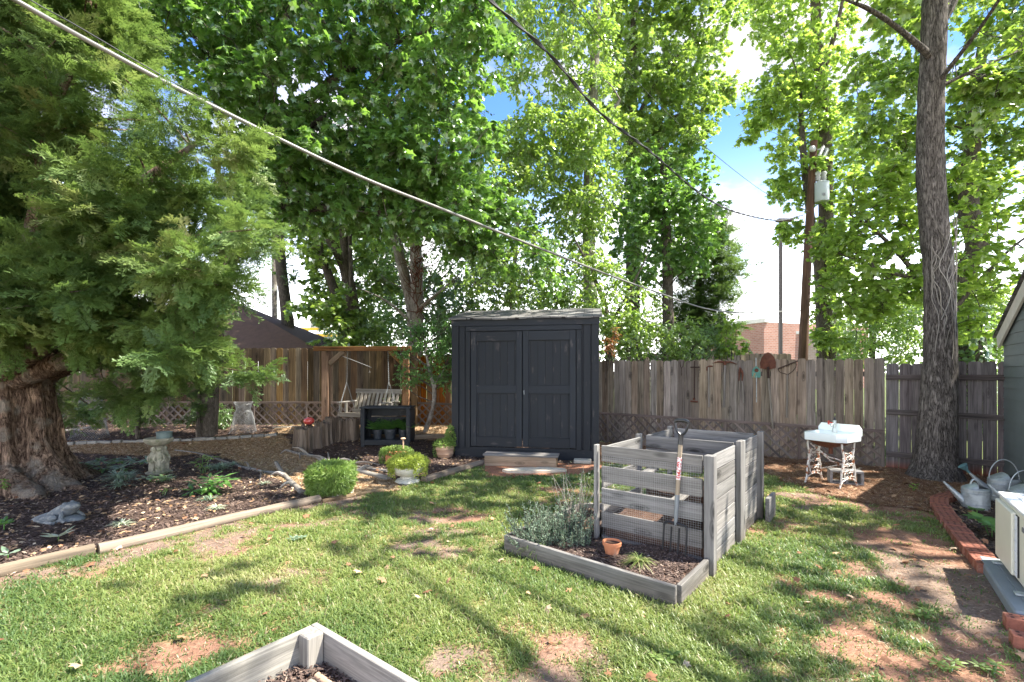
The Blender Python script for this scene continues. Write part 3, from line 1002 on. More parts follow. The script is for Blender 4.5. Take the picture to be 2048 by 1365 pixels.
def tree(name, label, group, base, trunks, bark, regions, lmat, tmpl, lsize, ntw=9, nlf=9, twig=True, seg=40, tn=16, wob=0.08,
         droop=0.35, squash=0.6, tilt=0.45, hang=0.3, blim=1.0, cat='tree', br=0.03, extra=None):
    t = thing(name, label, cat, base, group)
    mt = MB(); sk = []
    for tr in trunks:
        sk.append(trunk_tube(mt, tr, tn, seg, wob))
    sk = np.vstack(sk); grown = sk
    mt.build('trunk', bark, t, smooth=True)
    ml = MB(); mbr = MB(); nb = 0
    for (poly, d0, d1, nc, cr) in regions:
        c = sample_poly(poly, d0, d1, nc)
        rr = rng.uniform(0.7, 1.3, nc) * cr
        leaves_on_twigs(ml, mbr if twig else None, c, rr, ntw, nlf, tmpl, lsize, droop, squash, tilt, 0.0035, None, hang)
        order = np.argsort([np.min(np.linalg.norm(sk[:, :3] - p, axis=1)) for p in c])
        for p in c[order]:
            if rng.random() < blim:
                q = branch_to(mbr, grown, p, br); nb += 1
                grown = np.vstack([grown, q[3:8]])
    if mbr.n:
        mbr.build('branches', bark, t, smooth=True)
    if ml.n:
        ml.build('crown', lmat, t)
    return t, sk
# ------------------------------------------------------------------ fences
A = math.radians(34.7)
U = np.array([math.cos(A), -math.sin(A), 0.0])      # along the back fence, to the right
Vv = np.array([math.sin(A), math.cos(A), 0.0])      # away from the camera, to the right
Z = np.array([0, 0, 1.0])


def dogear(w, h, c=0.028):
    return [(-w / 2, 0), (w / 2, 0), (w / 2, h - c), (w / 2 - c * 1.2, h), (-w / 2 + c * 1.2, h), (-w / 2, h - c)]


def board_fence(name, label, p0, p1, h0, h1, zb0, zb1, bw, mats, group=None, gap=0.004, zlift=0.02, face=1.0, jit=0.015, matpick=None, gapj=0.006):
    """boards from p0 to p1 (xy); top heights h0..h1 absolute, bottoms zb0..zb1 absolute"""
    p0 = np.array([p0[0], p0[1], 0.0]); p1 = np.array([p1[0], p1[1], 0.0])
    L = np.linalg.norm(p1 - p0); d = (p1 - p0) / L
    nrmv = np.array([d[1], -d[0], 0.0]) * face
    t = thing(name, label, 'fence', p0 + Z * zb0, group)
    mbs = {}
    s = 0.0; k = 0
    R = np.stack([d, Z, np.cross(d, Z)], 1)
    while s < L - bw * 0.4:
        w = bw * rng.uniform(0.94, 1.06)
        u = (s + w / 2) / L
        zt = h0 * (1 - u) + h1 * u + rng.uniform(-jit, jit); zb = zb0 * (1 - u) + zb1 * u + zlift
        key = matpick(u) if matpick else 0
        mbs.setdefault(key, MB())
        c = p0 + d * (s + w / 2) + Z * zb + nrmv * rng.uniform(-0.002, 0.002) + nrmv * (0.0035 if k % 2 else -0.0035)
        tl = rng.uniform(-0.004, 0.004)
        Rt = R @ rotz(tl)
        mbs[key].prism(dogear(w, zt - zb), 0.017, Rt, c)
        s += w + gap + (rng.uniform(0, gapj)); k += 1
    for key, m in mbs.items():
        m.build('boards', M[mats[key]], t)
    return t, p0, d, nrmv, L


def lattice(t, p0, d, nv, s0, s1, z0f, z1f, off, mat='lattice_wood', pitch=0.18, sw=0.038, name='lattice'):
    """diagonal lattice between lines z0f(s), z1f(s)"""
    m = MB()
    H = z1f((s0 + s1) / 2) - z0f((s0 + s1) / 2)
    for lay, sg in ((0, 1), (1, -1)):
        s = s0 - H
        while s < s1 + H:
            # strip from (s, bottom) going up with slope sg
            a = s; b = s + sg * H
            pa = [a, 0.0]; pb = [b, 1.0]
            # clip horizontally
            lo, hi = (pa, pb) if pa[0] < pb[0] else (pb, pa)
            if hi[0] > s0 and lo[0] < s1:
                def at(x):
                    tt = (x - lo[0]) / (hi[0] - lo[0])
                    return [x, lo[1] + (hi[1] - lo[1]) * tt]
                q0 = at(max(lo[0], s0)); q1 = at(min(hi[0], s1))
                if q1[0] - q0[0] > 0.03:
                    A3 = p0 + d * q0[0] + nv * (off + lay * 0.0075); A3 = A3 * np.array([1, 1, 0]) + Z * (z0f(q0[0]) + (z1f(q0[0]) - z0f(q0[0])) * q0[1])
                    B3 = p0 + d * q1[0] + nv * (off + lay * 0.0075); B3 = B3 * np.array([1, 1, 0]) + Z * (z0f(q1[0]) + (z1f(q1[0]) - z0f(q1[0])) * q1[1])
                    m.beam(A3, B3, 0.007, sw, np.cross(nrm(B3 - A3), nv))
            s += pitch
    m.build(name, M[mat], t)
    f = MB()
    o2 = off + 0.016
    def q(s, z):
        v = p0 + d * s + nv * o2
        return np.array([v[0], v[1], z])
    f.beam(q(s0, z1f(s0)), q(s1, z1f(s1)), 0.012, 0.05)
    n = max(1, int((s1 - s0) / 1.2))
    for i in range(n + 1):
        s = s0 + (s1 - s0) * i / n
        s = min(max(s, s0 + 0.02), s1 - 0.02)
        f.beam(q(s, z0f(s)), q(s, z1f(s) - 0.026), 0.012, 0.04, d)
    f.build('lattice_trim', M[mat], t)


# right back fence
B0 = (1.10, 11.48); B1 = (6.17, 8.00)
tb, p0, d, nv, L = board_fence('wooden_fence', 'tall brown board fence with garden tools hung on it, lattice along its foot', B0, B1, 1.84, 1.81, 0.02, -0.02, 0.132, ['fence_wood'], face=1)
bk = MB()
bk.beam(p0 + Z * 1.55 - nv * 0.03, p0 + d * L + Z * 1.55 - nv * 0.03, 0.038, 0.085)
bk.beam(p0 + Z * 0.45 - nv * 0.03, p0 + d * L + Z * 0.45 - nv * 0.03, 0.038, 0.085)
bk.build('rail', M['rail_wood'], tb)
for s in (0.05, 2.0, 4.1, L - 0.05):
    pm = MB()
    pm.beam(p0 + d * s - nv * 0.10 + Z * 0, p0 + d * s - nv * 0.10 + Z * 1.75, 0.09, 0.09, d)
    pm.build('post', M['rail_wood'], tb)
lattice(tb, p0, d, nv, 0.05, L - 0.01, lambda s: 0.02, lambda s: 0.68 - 0.07 * s / L, 0.025)
BACK = (p0, d, nv, L)

# far right old section, rails towards the yard
C1 = (7.37, 7.19)
tg, g0, gd, gn, gL = board_fence('plank_fence', 'older grey purple board fence with three horizontal rails, beside the house', (6.185, 8.00), C1, 1.73, 1.74, -0.02, -0.02, 0.158, ['gate_wood'], gap=0.004, gapj=0.007)
for z in (1.50, 0.93, 0.24):
    r_ = MB()
    j = -0.03 if z < 1 else 0.0
    r_.beam(g0 + Z * (z) + gn * 0.035, g0 + gd * gL + Z * (z + j) + gn * 0.035, 0.04, 0.085, ch=0.004)
    r_.build('rail', M['rail_wood'], tg)

# left fence
def lf_pick(u):
    x = (-16.5) + u * 16.2
    px = 1024 + FPX * x / 11.42
    if 530 < px < 602:
        return 1
    return 0


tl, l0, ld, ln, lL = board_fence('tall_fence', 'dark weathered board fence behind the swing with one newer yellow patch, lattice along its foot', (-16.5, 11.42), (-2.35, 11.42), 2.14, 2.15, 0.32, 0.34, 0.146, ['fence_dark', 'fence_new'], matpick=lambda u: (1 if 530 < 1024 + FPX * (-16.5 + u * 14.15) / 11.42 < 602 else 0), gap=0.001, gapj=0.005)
r_ = MB()
for z in (1.9, 0.7):
    r_.beam(l0 * np.array([1, 1, 0]) + Z * z - ln * 0.035, l0 * np.array([1, 1, 0]) + ld * lL + Z * z - ln * 0.035, 0.04, 0.09)
r_.build('rail', M['rail_wood'], tl)
lattice(tl, l0 * np.array([1, 1, 0]), ld, ln, 3.0, lL - 0.01, lambda s: 0.33, lambda s: 0.87, 0.025, pitch=0.19)
# orange corner section between swing and shed
to, o0, od, on, oL = board_fence('corner_fence', 'orange brown board fence section between the small tree and the black shed', (-2.30, 11.43), (1.05, 11.50), 1.98, 1.95, 0.25, 0.05, 0.140, ['fence_orange'])
lattice(to, o0 * np.array([1, 1, 0]), od, on, 0.02, oL - 0.02, lambda s: 0.28 - 0.05 * s, lambda s: 0.86 - 0.04 * s, 0.025, pitch=0.19)
# neighbour's pale fence seen over the back fence
board_fence('neighbour_fence', 'pale weathered fence top showing just behind the tool-hung fence', (3.2, 14.2), (8.4, 14.6), 2.16, 2.14, 0.0, 0.0, 0.14, ['fence_wood'])

# ------------------------------------------------------------------ shed
SA = math.radians(-9.7)
sx = np.array([math.cos(SA), math.sin(SA), 0]); sy = np.array([-math.sin(SA), math.cos(SA), 0])
S0 = np.array([-1.10, 8.95, 0.0])
SW, SD = 2.66, 1.27
RS = np.stack([sx, sy, Z], 1)


def sp_(a, b, z):
    return S0 + sx * a + sy * b + Z * z


shed = thing('garden_shed', 'black painted wooden shed with double doors and a sloping shingle roof', 'shed', sp_(SW / 2, 0, 0))
w_ = MB()
# walls (boards), real thickness
HF, HB = 2.44, 2.72
for k in range(12):
    bw = SW / 12
    if 2 <= k <= 9:
        w_.box(sp_(bw * (k + .5), 0.02, 2.375), (bw - 0.003, 0.018, 0.17), RS)
    else:
        w_.box(sp_(bw * (k + .5), 0.02, 1.33), (bw - 0.003, 0.018, 2.22), RS)
for k in range(12):
    bw = SW / 12
    w_.box(sp_(bw * (k + .5), SD - 0.01, 1.44), (bw - 0.003, 0.018, 2.46), RS)
for side in (0.01, SW - 0.01):
    for k in range(6):
        bw = (SD - 0.05) / 6
        zz = HF + (HB - HF) * (k + .5) / 6
        w_.box(sp_(side, 0.035 + bw * (k + .5), (zz + 0.22) / 2), (0.018, bw - 0.003, zz - 0.22), RS)
w_.build('wall', M['shed_paint'], shed)
b_ = MB()
b_.box(sp_(SW / 2 + 0.01, 0.012, 0.11), (SW - 0.06, 0.035, 0.21), RS, 0.004)
b_.box(sp_(0.05, SD / 2, 0.11), (0.035, SD - 0.06, 0.21), RS)
b_.box(sp_(SW - 0.04, SD / 2, 0.11), (0.035, SD - 0.06, 0.21), RS)
b_.build('skid_base', M['shed_paint'], shed)
tr = MB()
tr.box(sp_(0.055, -0.012, 1.33), (0.125, 0.035, 2.28), RS, 0.004)
tr.box(sp_(SW - 0.055, -0.012, 1.33), (0.125, 0.035, 2.28), RS, 0.004)
tr.box(sp_(SW / 2, -0.016, 2.49), (SW + 0.03, 0.04, 0.135), RS, 0.004)
tr.box(sp_(0.19, -0.002, 1.33), (0.10, 0.02, 2.26), RS, 0.003)
tr.box(sp_(SW - 0.20, -0.002, 1.33), (0.12, 0.02, 2.26), RS, 0.003)
tr.build('corner_trim', M['shed_paint'], shed)
DL, DR = 0.345, SW - 0.385
fr = MB()
fr.box(sp_(DL - 0.045, -0.02, 1.265), (0.085, 0.04, 2.13), RS, 0.004)
fr.box(sp_(DR + 0.045, -0.02, 1.265), (0.085, 0.04, 2.13), RS, 0.004)
fr.box(sp_((DL + DR) / 2, -0.02, 2.375), (DR - DL + 0.18, 0.04, 0.085), RS, 0.004)
fr.build('door_frame', M['shed_paint'], shed)
dm = (DL + DR) / 2
for k, (a, b) in enumerate(((DL + 0.008, dm - 0.004), (dm + 0.004, DR - 0.008))):
    dp = MB()
    n = 7
    for i in range(n):
        bw = (b - a - 0.01) / n
        dp.box(sp_(a + 0.005 + bw * (i + .5), 0.012, 1.275), (bw - 0.004, 0.016, 2.06), RS, 0, 0.1 + 0.4 * rng.random())  # boards toned darker than the rails; light reflected by rails put into tone
    zt = 2.322 + 0.008 * k
    dd = dp.build('door', M['shed_paint'], shed)
    ra = MB()
    ra.box(sp_(a + 0.055, -0.014, (zt + 0.235) / 2), (0.105, 0.03, zt - 0.235), RS, 0.004, 0.85)
    ra.box(sp_(b - 0.055, -0.014, (zt + 0.235) / 2), (0.105, 0.03, zt - 0.235), RS, 0.004, 0.95)
    for z, h in ((zt - 0.09, 0.17), (1.27, 0.15), (0.315, 0.18)):
        ra.box(sp_((a + b) / 2, -0.0115, z), (b - a - 0.212, 0.026, h), RS, 0.004)
    ra.build('door_rails', M['shed_paint'], dd)
ht = MB(); ht.tube([sp_(dm + 0.03, -0.032, 1.25), sp_(dm + 0.03, -0.055, 1.24), sp_(dm + 0.035, -0.055, 1.18)], 0.006, 6)
ht.build('latch', M['galv'], shed)
rf = MB()
# roof slab with shingle grain coordinates; slightly sagging
na, nb_ = 24, 10
g = []
for j in range(nb_ + 1):
    for i in range(na + 1):
        a = -0.06 + (SW + 0.12) * i / na; b = -0.09 + (SD + 0.16) * j / nb_
        z = 2.567 + (b + 0.09) * 0.222 + 0.006 * math.sin(a * 5 + b * 3) + rng.uniform(-0.003, 0.003)
        g.append((a, b, z))
g = np.array(g)
top = np.array([sp_(*q) for q in g])
bot = top - Z * 0.03
Ft = [(j * (na + 1) + i, j * (na + 1) + i + 1, (j + 1) * (na + 1) + i + 1, (j + 1) * (na + 1) + i) for j in range(nb_) for i in range(na)]
rf.add(top, Ft, np.column_stack([g[:, 0], g[:, 1], g[:, 2] * 0]), 0.5)
rf.add(bot, [f[::-1] for f in Ft], np.column_stack([g[:, 0], g[:, 1], g[:, 2] * 0]), 0.5)
ring = [i for i in range(na + 1)] + [j * (na + 1) + na for j in range(1, nb_ + 1)] + [nb_ * (na + 1) + i for i in range(na - 1, -1, -1)] + [j * (na + 1) for j in range(nb_ - 1, 0, -1)]
nr = len(ring)
rv = np.concatenate([top[ring], bot[ring]])
rf.add(rv, [(nr + i, nr + (i + 1) % nr, (i + 1) % nr, i) for i in range(nr)], None, 0.5)
rf.build('roof', M['shingle'], shed)

stp = thing('wooden_step', 'low timber box step in front of the shed doors', 'step', (0.15, 8.05, 0))
sc = np.array([0.16, 8.22, 0])
b = MB(); b.box(sc + Z * 0.086 + sy * -0.155, (1.21, 0.03, 0.165), RS, 0.004); b.box(sc + Z * 0.086 - sx * 0.59, (0.03, 0.28, 0.165), RS, 0.004); b.box(sc + Z * 0.086 + sx * 0.59, (0.03, 0.28, 0.165), RS, 0.004)
b.build('riser', M['step_wood'], stp)
b = MB(); b.box(sc + Z * 0.186 - sy * 0.10, (1.27, 0.155, 0.03), RS, 0.005); b.box(sc + Z * 0.186 + sy * 0.065, (1.27, 0.15, 0.03), RS, 0.005)
b.build('tread', M['step_top'], stp)
fs = MB(); o = G(1070, 943)
outl = [(-0.52, -0.02), (-0.45, -0.12), (-0.1, -0.17), (0.25, -0.13), (0.50, -0.04), (0.46, 0.08), (0.2, 0.15), (-0.2, 0.14), (-0.42, 0.09)]
fs.prism(outl, 0.05, None, o + Z * 0.012)
tag(fs.build('flagstone', M['flag'], origin=o), 'flat sandy stepping stone set in dirt before the shed step', 'stone')
ps = MB(); o = G(1165, 926); ps.box(o + Z * 0.03, (0.3, 0.2, 0.06), RS, 0.01)
tag(ps.build('paver', M['concrete'], origin=o), 'small pale paver half under the shed at its right end', 'paver')

# ------------------------------------------------------------------ house corner at the right
H0 = np.array([7.34, 7.19, 0.0])
hd = -Vv                                   # wall runs towards the camera
hn = -U                                    # wall faces the yard
house = thing('house', 'corner of a grey green clapboard house with white gable trim at the right edge', 'house', H0)
sd = MB()
nrow = 24; HL = 3.4; rh = 0.155
RH = np.stack([hd, np.cross(Z, hd), Z], 1)
for k in range(nrow):
    z = 0.12 + k * rh
    s0 = max(0.0, (z - 2.02) / 0.47)
    if s0 > 1.6:
        break
    e0 = max(0.0, (z - 2.02) / 0.47) if z > 2.02 else 0.0
    tlt = -0.085
    c = H0 + hd * (s0 + (HL - e0 - s0) / 2) + Z * (z + rh / 2) + hn * 0.014
    Rt = RH @ np.array([[1, 0, 0], [0, math.cos(tlt), -math.sin(tlt)], [0, math.sin(tlt), math.cos(tlt)]])
    sd.box(c, (HL - e0 - s0, 0.014, rh + 0.015), Rt)
sd.build('siding', M['siding'], house)
bw_ = MB()
bw_.box(H0 + hd * HL / 2 + Z * 1.05 - hn * 2.0, (HL, 3.96, 2.0), RH)
bw_.build('wall', M['siding'], house)
gb = MB()
ro = np.column_stack([[0.0, HL, HL / 2], [2.05, 2.05, 2.05 + HL / 2 * 0.46]])
gb.prism(ro, 3.9, np.stack([hd, Z, np.cross(hd, Z)], 1), H0 - hn * 2.0)
gb.build('gable', M['siding'], house)
rk = MB()
a = H0 + hn * 0.06 + Z * 2.03 - hd * 0.10; b2 = a + hd * 1.8 + Z * 1.8 * 0.47
rk.beam(a, b2, 0.03, 0.19, Z, 0.003)
rk.build('rake_board', M['fascia'], house)
fb = MB(); fb.box(H0 - hd * 0.10 + hn * -1.9 + Z * 2.06, (0.03, 3.85, 0.17), RH)
fb.build('fascia', M['soffit'], house)
ru = MB(); up = nrm(np.cross(nrm(b2 - a), hn)); up = up if up[2] > 0 else -up
cc = (a + b2) / 2 + up * 0.125 - hn * 2.01
ru.box(cc - hd * 0.02, (np.linalg.norm(b2 - a) + 0.12, 4.1, 0.03), np.stack([nrm(b2 - a), np.cross(up, nrm(b2 - a)), up], 1))
a3 = b2 + hd * 1.8 - Z * 1.8 * 0.47; dn = nrm(a3 - b2); up3 = np.cross(dn, hn); up3 = up3 if up3[2] > 0 else -up3
ru.box((b2 + a3) / 2 + up3 * 0.12 - hn * 2.01, (np.linalg.norm(a3 - b2) + 0.1, 4.1, 0.03), np.stack([dn, np.cross(up3, dn), up3], 1))
ru.build('roof', M['shingle'], house)

# ------------------------------------------------------------------ far buildings and poles
def cuboid(m, p, q, h, dz, z0=0.0):
    """wall block from p to q (xy), depth dz behind, grain along the wall"""
    p = np.array([*p, 0.0]); q = np.array([*q, 0.0]); L = np.linalg.norm(q - p); d_ = (q - p) / L; n_ = np.array([-d_[1], d_[0], 0])
    c = [p, q, q + n_ * dz, p + n_ * dz]
    for i in range(4):
        a, b = c[i], c[(i + 1) % 4]; l = np.linalg.norm(b - a)
        m.add([a + Z * z0, b + Z * z0, b + Z * h, a + Z * h], [(0, 1, 2, 3)], [(0, z0, 0), (l, z0, 0), (l, h, 0), (0, h, 0)], 0.5)
    m.add([x + Z * h for x in c], [(0, 1, 2, 3)], None, 0.5)


bb = thing('brick_building', 'low flat-roofed red and tan brick building beyond the fence', 'building', P(1500, 745, 46) * np.array([1, 1, 0]))
m = MB(); cuboid(m, tuple(P(1395, 0, 52)[:2]), tuple(P(1528, 0, 44)[:2]), 1.58 + 101 / FPX * 44, 14)
m.build('brick_wall', M['brick_red'], bb)
m = MB(); cuboid(m, tuple(P(1529, 0, 46)[:2]), tuple(P(1720, 0, 45)[:2]), 1.58 + 76 / FPX * 46, 14)
m.build('brick_wall', M['brick_tan'], bb)
m = MB(); a = P(1395, 0, 51.95); b = P(1534, 0, 43.9); z = 1.58 + 101 / FPX * 44 + 0.15
m.beam((a[0], a[1], z), (b[0], b[1], z), 0.5, 0.4); a = P(1531, 0, 45.9); b = P(1720, 0, 44.9); z = 1.58 + 76 / FPX * 46 + 0.12
m.beam((a[0], a[1], z), (b[0], b[1], z), 0.4, 0.28)
m.build('parapet', M['fascia'], bb)
m = MB(); c = P(1573, 663, 50); m.box(c, (1.9, 1.5, 1.2)); m.build('rooftop_unit', M['soffit'], bb)
m = MB(); a = P(1548, 745, 45.7); m.beam((a[0], a[1], 0), (a[0], a[1], 5.0), 0.18, 0.18, (1, 0, 0)); m.build('downpipe', M['lamp_pole'], bb)

wb = thing('white_building', 'distant white building with a yellow stripe seen between the tree trunks', 'building', P(620, 745, 42) * np.array([1, 1, 0]))
m = MB(); cuboid(m, tuple(P(540, 0, 42)[:2]), tuple(P(700, 0, 43)[:2]), 1.58 + 78 / FPX * 42, 10); m.build('wall', M['chalk'], wb)
for (x0, x1, yy) in ((580, 655, 659), (605, 690, 671)):
    m = MB(); a = P(x0, yy, 41.7 if yy < 665 else 41.5); b = P(x1, yy, 41.7 if yy < 665 else 41.5); m.beam(a, b, 0.15, 0.26); m.build('stripe', M['yellow'], wb)
m = MB()
for k in range(4):
    a = P(588 + k * 12, 655, 42.3); m.beam(a, a + Z * 0.9, 0.06, 0.06, (1, 0, 0))
m.beam(P(585, 640, 42.3), P(628, 640, 42.3), 0.06, 0.06)
m.build('railing', M['fascia'], wb)
m = MB(); m.box(P(640, 650, 43), (1.3, 1.2, 1.0)); m.build('rooftop_unit', M['soffit'], wb)

lp = thing('lamp_post', 'tall thin brown parking-lot lamp post beyond the fence', 'lamp post', P(1561, 745, 30) * np.array([1, 1, 0]))
b = P(1561, 745, 30) * np.array([1, 1, 0])
m = MB(); m.beam(b, b + Z * (HC + 300 / FPX * 30), 0.17, 0.17, (1, 0, 0)); m.build('pole', M['lamp_pole'], lp)
m = MB(); m.box(b + Z * (HC + 304 / FPX * 30) + np.array([0.25, 0, 0]), (0.95, 0.45, 0.16), None, 0.03); m.build('lamp_head', M['lamp_pole'], lp)

up_ = thing('utility_pole', 'leaning reddish utility pole carrying a grey can transformer', 'utility pole', P(1602, 745, 18) * np.array([1, 1, 0]))
b = P(1601, 745, 18) * np.array([1, 1, 0]); top = P(1628, 283, 18.0)
m = MB(); m.tube(spline([b, (b + top) / 2 + np.array([-0.03, 0, 0]), top], 14), np.linspace(0.175, 0.12, 14), 14); m.build('pole', M['pole_wood'], up_, smooth='auto')
tf = P(1643, 385, 17.85)
m = MB(); m.lathe([(0.0, -0.36), (0.23, -0.36), (0.245, -0.33), (0.245, 0.30), (0.255, 0.31), (0.255, 0.34), (0.20, 0.37), (0, 0.38)], tf, 22)
tk = m.build('transformer', M['xfmr'], up_, smooth='auto')
m = MB()
for dx in (-0.13, 0.08):
    c = tf + np.array([dx, 0, 0.37])
    m.lathe([(0.03, 0), (0.05, 0.05), (0.10, 0.06), (0.05, 0.09), (0.10, 0.12), (0.05, 0.15), (0.10, 0.18), (0.06, 0.24), (0.11, 0.3), (0.10, 0.36), (0.0, 0.42)], c, 12)
m.build('bushing', M['porcelain'], tk, smooth=True)
m = MB(); m.box(tf + np.array([-0.06, -0.245, -0.16]), (0.09, 0.01, 0.1)); m.build('plate', M['label_grey'], tk)
m = MB(); m.beam(tf + np.array([-0.2, 0.05, 0.15]), P(1618, 370, 18), 0.06, 0.05); m.build('bracket', M['galv'], up_)
m = MB(); m.beam(tf + np.array([-0.2, 0.05, -0.15]), P(1616, 395, 18), 0.06, 0.05); m.build('bracket', M['galv'], up_)
m = MB(); m.lathe([(0.0, -0.06), (0.10, -0.05), (0.13, 0), (0.10, 0.05), (0, 0.06)], P(1625, 298, 17.8), 14, frame((0, -1, 0.2))[:, [1, 2, 0]]); m.build('insulator', M['porcelain'], up_, smooth=True)
m = MB()
for k in range(2):
    a = P(1642 + k * 8, 305 + k * 5, 17.9); m.lathe([(0.03, -0.25), (0.06, -0.22), (0.07, -0.1), (0.05, -0.08), (0.07, 0.05), (0.05, 0.07), (0.07, 0.2), (0.03, 0.25)], a, 10, frame((0.45, 0, 1))[:, [1, 2, 0]])
m.beam(P(1632, 300, 17.95), P(1656, 298, 17.95), 0.05, 0.05)
m.build('cutout_switch', M['porcelain'], up_, smooth=True)


def cable(name, label, pts, r, mat, n=60, nn=8, twist=0):
    q = spline(pts, n)
    o = q[0].copy()
    m = MB()
    if twist:
        ln_ = np.concatenate([[0], np.cumsum(np.linalg.norm(np.diff(q, axis=0), axis=1))])
        for k in range(2):
            ph = ln_ * twist + k * math.pi
            off = np.stack([np.cos(ph) * r * 1.5, 0 * ph, np.sin(ph) * r * 1.5], -1)
            m.tube(q + off, r, 6, False)
    m.tube(q, r, nn, False)
    return tag(m.build(name, M[mat], origin=o, smooth=True), label, 'cable')


cable('service_cable', 'thick pale grey service cable crossing the whole yard from the upper left',
      [P(-120, -90, 3.2), P(30, 0, 3.7), P(200, 95, 4.03), P(400, 200, 4.55), P(700, 345, 5.6), P(900, 425, 6.6), P(1100, 505, 8.07), P(1300, 580, 10.4), P(1450, 624, 13.2), P(1600, 622, 18.0)], 0.0195, 'cable_grey', 120)
cable('messenger_wire', 'thin dark wire running just above the thick grey cable at the upper left',
      [P(-120, -118, 3.25), P(60, 0, 3.77), P(150, 50, 3.95), P(300, 138, 4.3), P(420, 205, 4.65), P(560, 278, 5.1), P(700, 343, 5.62)], 0.005, 'cable_black', 60, 6)
cable('twisted_cable', 'black twisted power cable sagging from the top centre to the utility pole',
      [P(900, -90, 5.05), P(980, 0, 5.5), P(1100, 110, 6.34), P(1200, 225, 7.27), P(1300, 303, 8.5), P(1400, 387, 10.3), P(1470, 424, 12.0), P(1555, 441, 15.1), P(1608, 430, 18.0)], 0.011, 'cable_black', 160, 6, 7.0)
cable('thin_wire', 'thin dark wire slanting past the blue sky gap towards the utility pole',
      [P(1080, -80, 6.4), P(1150, 12, 7.0), P(1280, 170, 8.4), P(1400, 285, 10.3), P(1540, 392, 14.2), P(1622, 425, 18)], 0.006, 'cable_black', 40, 6)
cable('phone_wire', 'very thin nearly level wire reaching the pole across the white sky',
      [P(1300, 432, 22), P(1440, 427, 20.5), P(1560, 422, 18.6), P(1614, 424, 18)], 0.006, 'cable_black', 20, 6)
cable('guy_wire', 'faint thin guy wire falling steeply below the twisted cable',
      [P(1556, 445, 17.3), P(1520, 520, 20), P(1478, 610, 24)], 0.006, 'cable_grey', 14, 6)
cable('upper_wire', 'thin wire high up in the sky gap between the tall trees',
      [P(1440, -30, 14), P(1500, 80, 15), P(1560, 190, 16.5), P(1624, 296, 17.8)], 0.005, 'cable_black', 14, 6)
cable('right_wire', 'thin dark wire leaving the pole to the right behind the tree trunks',
      [P(1622, 400, 18), P(1760, 400, 16.5), P(1900, 425, 15), P(2048, 452, 13.5), P(2150, 480, 13)], 0.008, 'cable_black', 24, 6)
cable('lower_right_wire', 'lower thin dark wire at the right edge just above the house roof',
      [P(1618, 440, 18), P(1780, 480, 16), P(1940, 528, 14.3), P(2048, 556, 13.5), P(2150, 585, 13)], 0.008, 'cable_black', 24, 6)
for k, (yy, lb) in enumerate(((578, 'upper of the far street wires behind the thin trunks'), (612, 'middle far street wire behind the thin trunks'), (640, 'lowest far street wire above the white building'))):
    cable('street_wire', lb, [P(420, yy - 6, 38), P(620, yy, 38), P(960, yy + 4, 38)], 0.02, 'cable_black', 12, 5)
# ------------------------------------------------------------------ compost bin and its bed
CA = math.atan2(0.616, 0.788)
cu = np.array([0.788, -0.616, 0.0]); cv = np.array([0.616, 0.788, 0.0])
FR = np.array([1.53, 3.76, 0.0])
RC = np.stack([cu, cv, Z], 1)


def cb(a, b, z):
    """a metres left of the front right corner, b metres back"""
    return FR - cu * a + cv * b + Z * z


W_, D_ = 0.96, 1.84
BH = 0.925
bin_ = thing('compost_bin', 'grey two-bay slatted timber compost bin with wire mesh on its front', 'compost bin', cb(W_ / 2, D_ / 2, 0))
# front boards
for z0, z1 in ((0.785, 0.925), (0.60, 0.74), (0.405, 0.545), (0.195, 0.335), (0.02, 0.12)):
    m = MB(); m.box(cb(W_ / 2 + 0.008, 0.012, (z0 + z1) / 2), (W_ - 0.082, 0.022, z1 - z0), RC, 0.003)
    m.build('front_board', M['bin_wood'], bin_)
# mesh
m = MB()
for i in range(46):
    a = 0.06 + (W_ - 0.12) * i / 45
    m.tube([cb(a, -0.006 + rng.uniform(-.002, .001), 0.06), cb(a + rng.uniform(-.002, .002), -0.007, 0.84)], 0.0007, 3, False)
for i in range(43):
    z = 0.06 + 0.78 * i / 42
    m.tube([cb(0.055, -0.007, z), cb(W_ / 2, -0.009, z + rng.uniform(-.002, .002)), cb(W_ - 0.055, -0.007, z)], 0.0007, 3, False)
m.build('wire_mesh', M['wire_dark'], bin_)
# posts
for a, b, w, dd, h in ((0.0, 0.0, 0.075, 0.085, 0.935), (0.0, 0.93, 0.045, 0.11, 0.945), (0.0, 1.02, 0.045, 0.075, 0.94), (0.0, 1.84, 0.055, 0.08, 0.945), (W_, 0.0, 0.032, 0.06, 0.93), (W_, 0.93, 0.04, 0.09, 0.935), (W_, 1.84, 0.04, 0.08, 0.935)):
    m = MB(); sg = 1 if a == 0 else -1
    m.box(cb(a - sg * 0.012, b, h / 2 - 0.02), (w, dd, h + 0.04), RC, 0.004)
    m.build('post', M['bin_wood'], bin_)
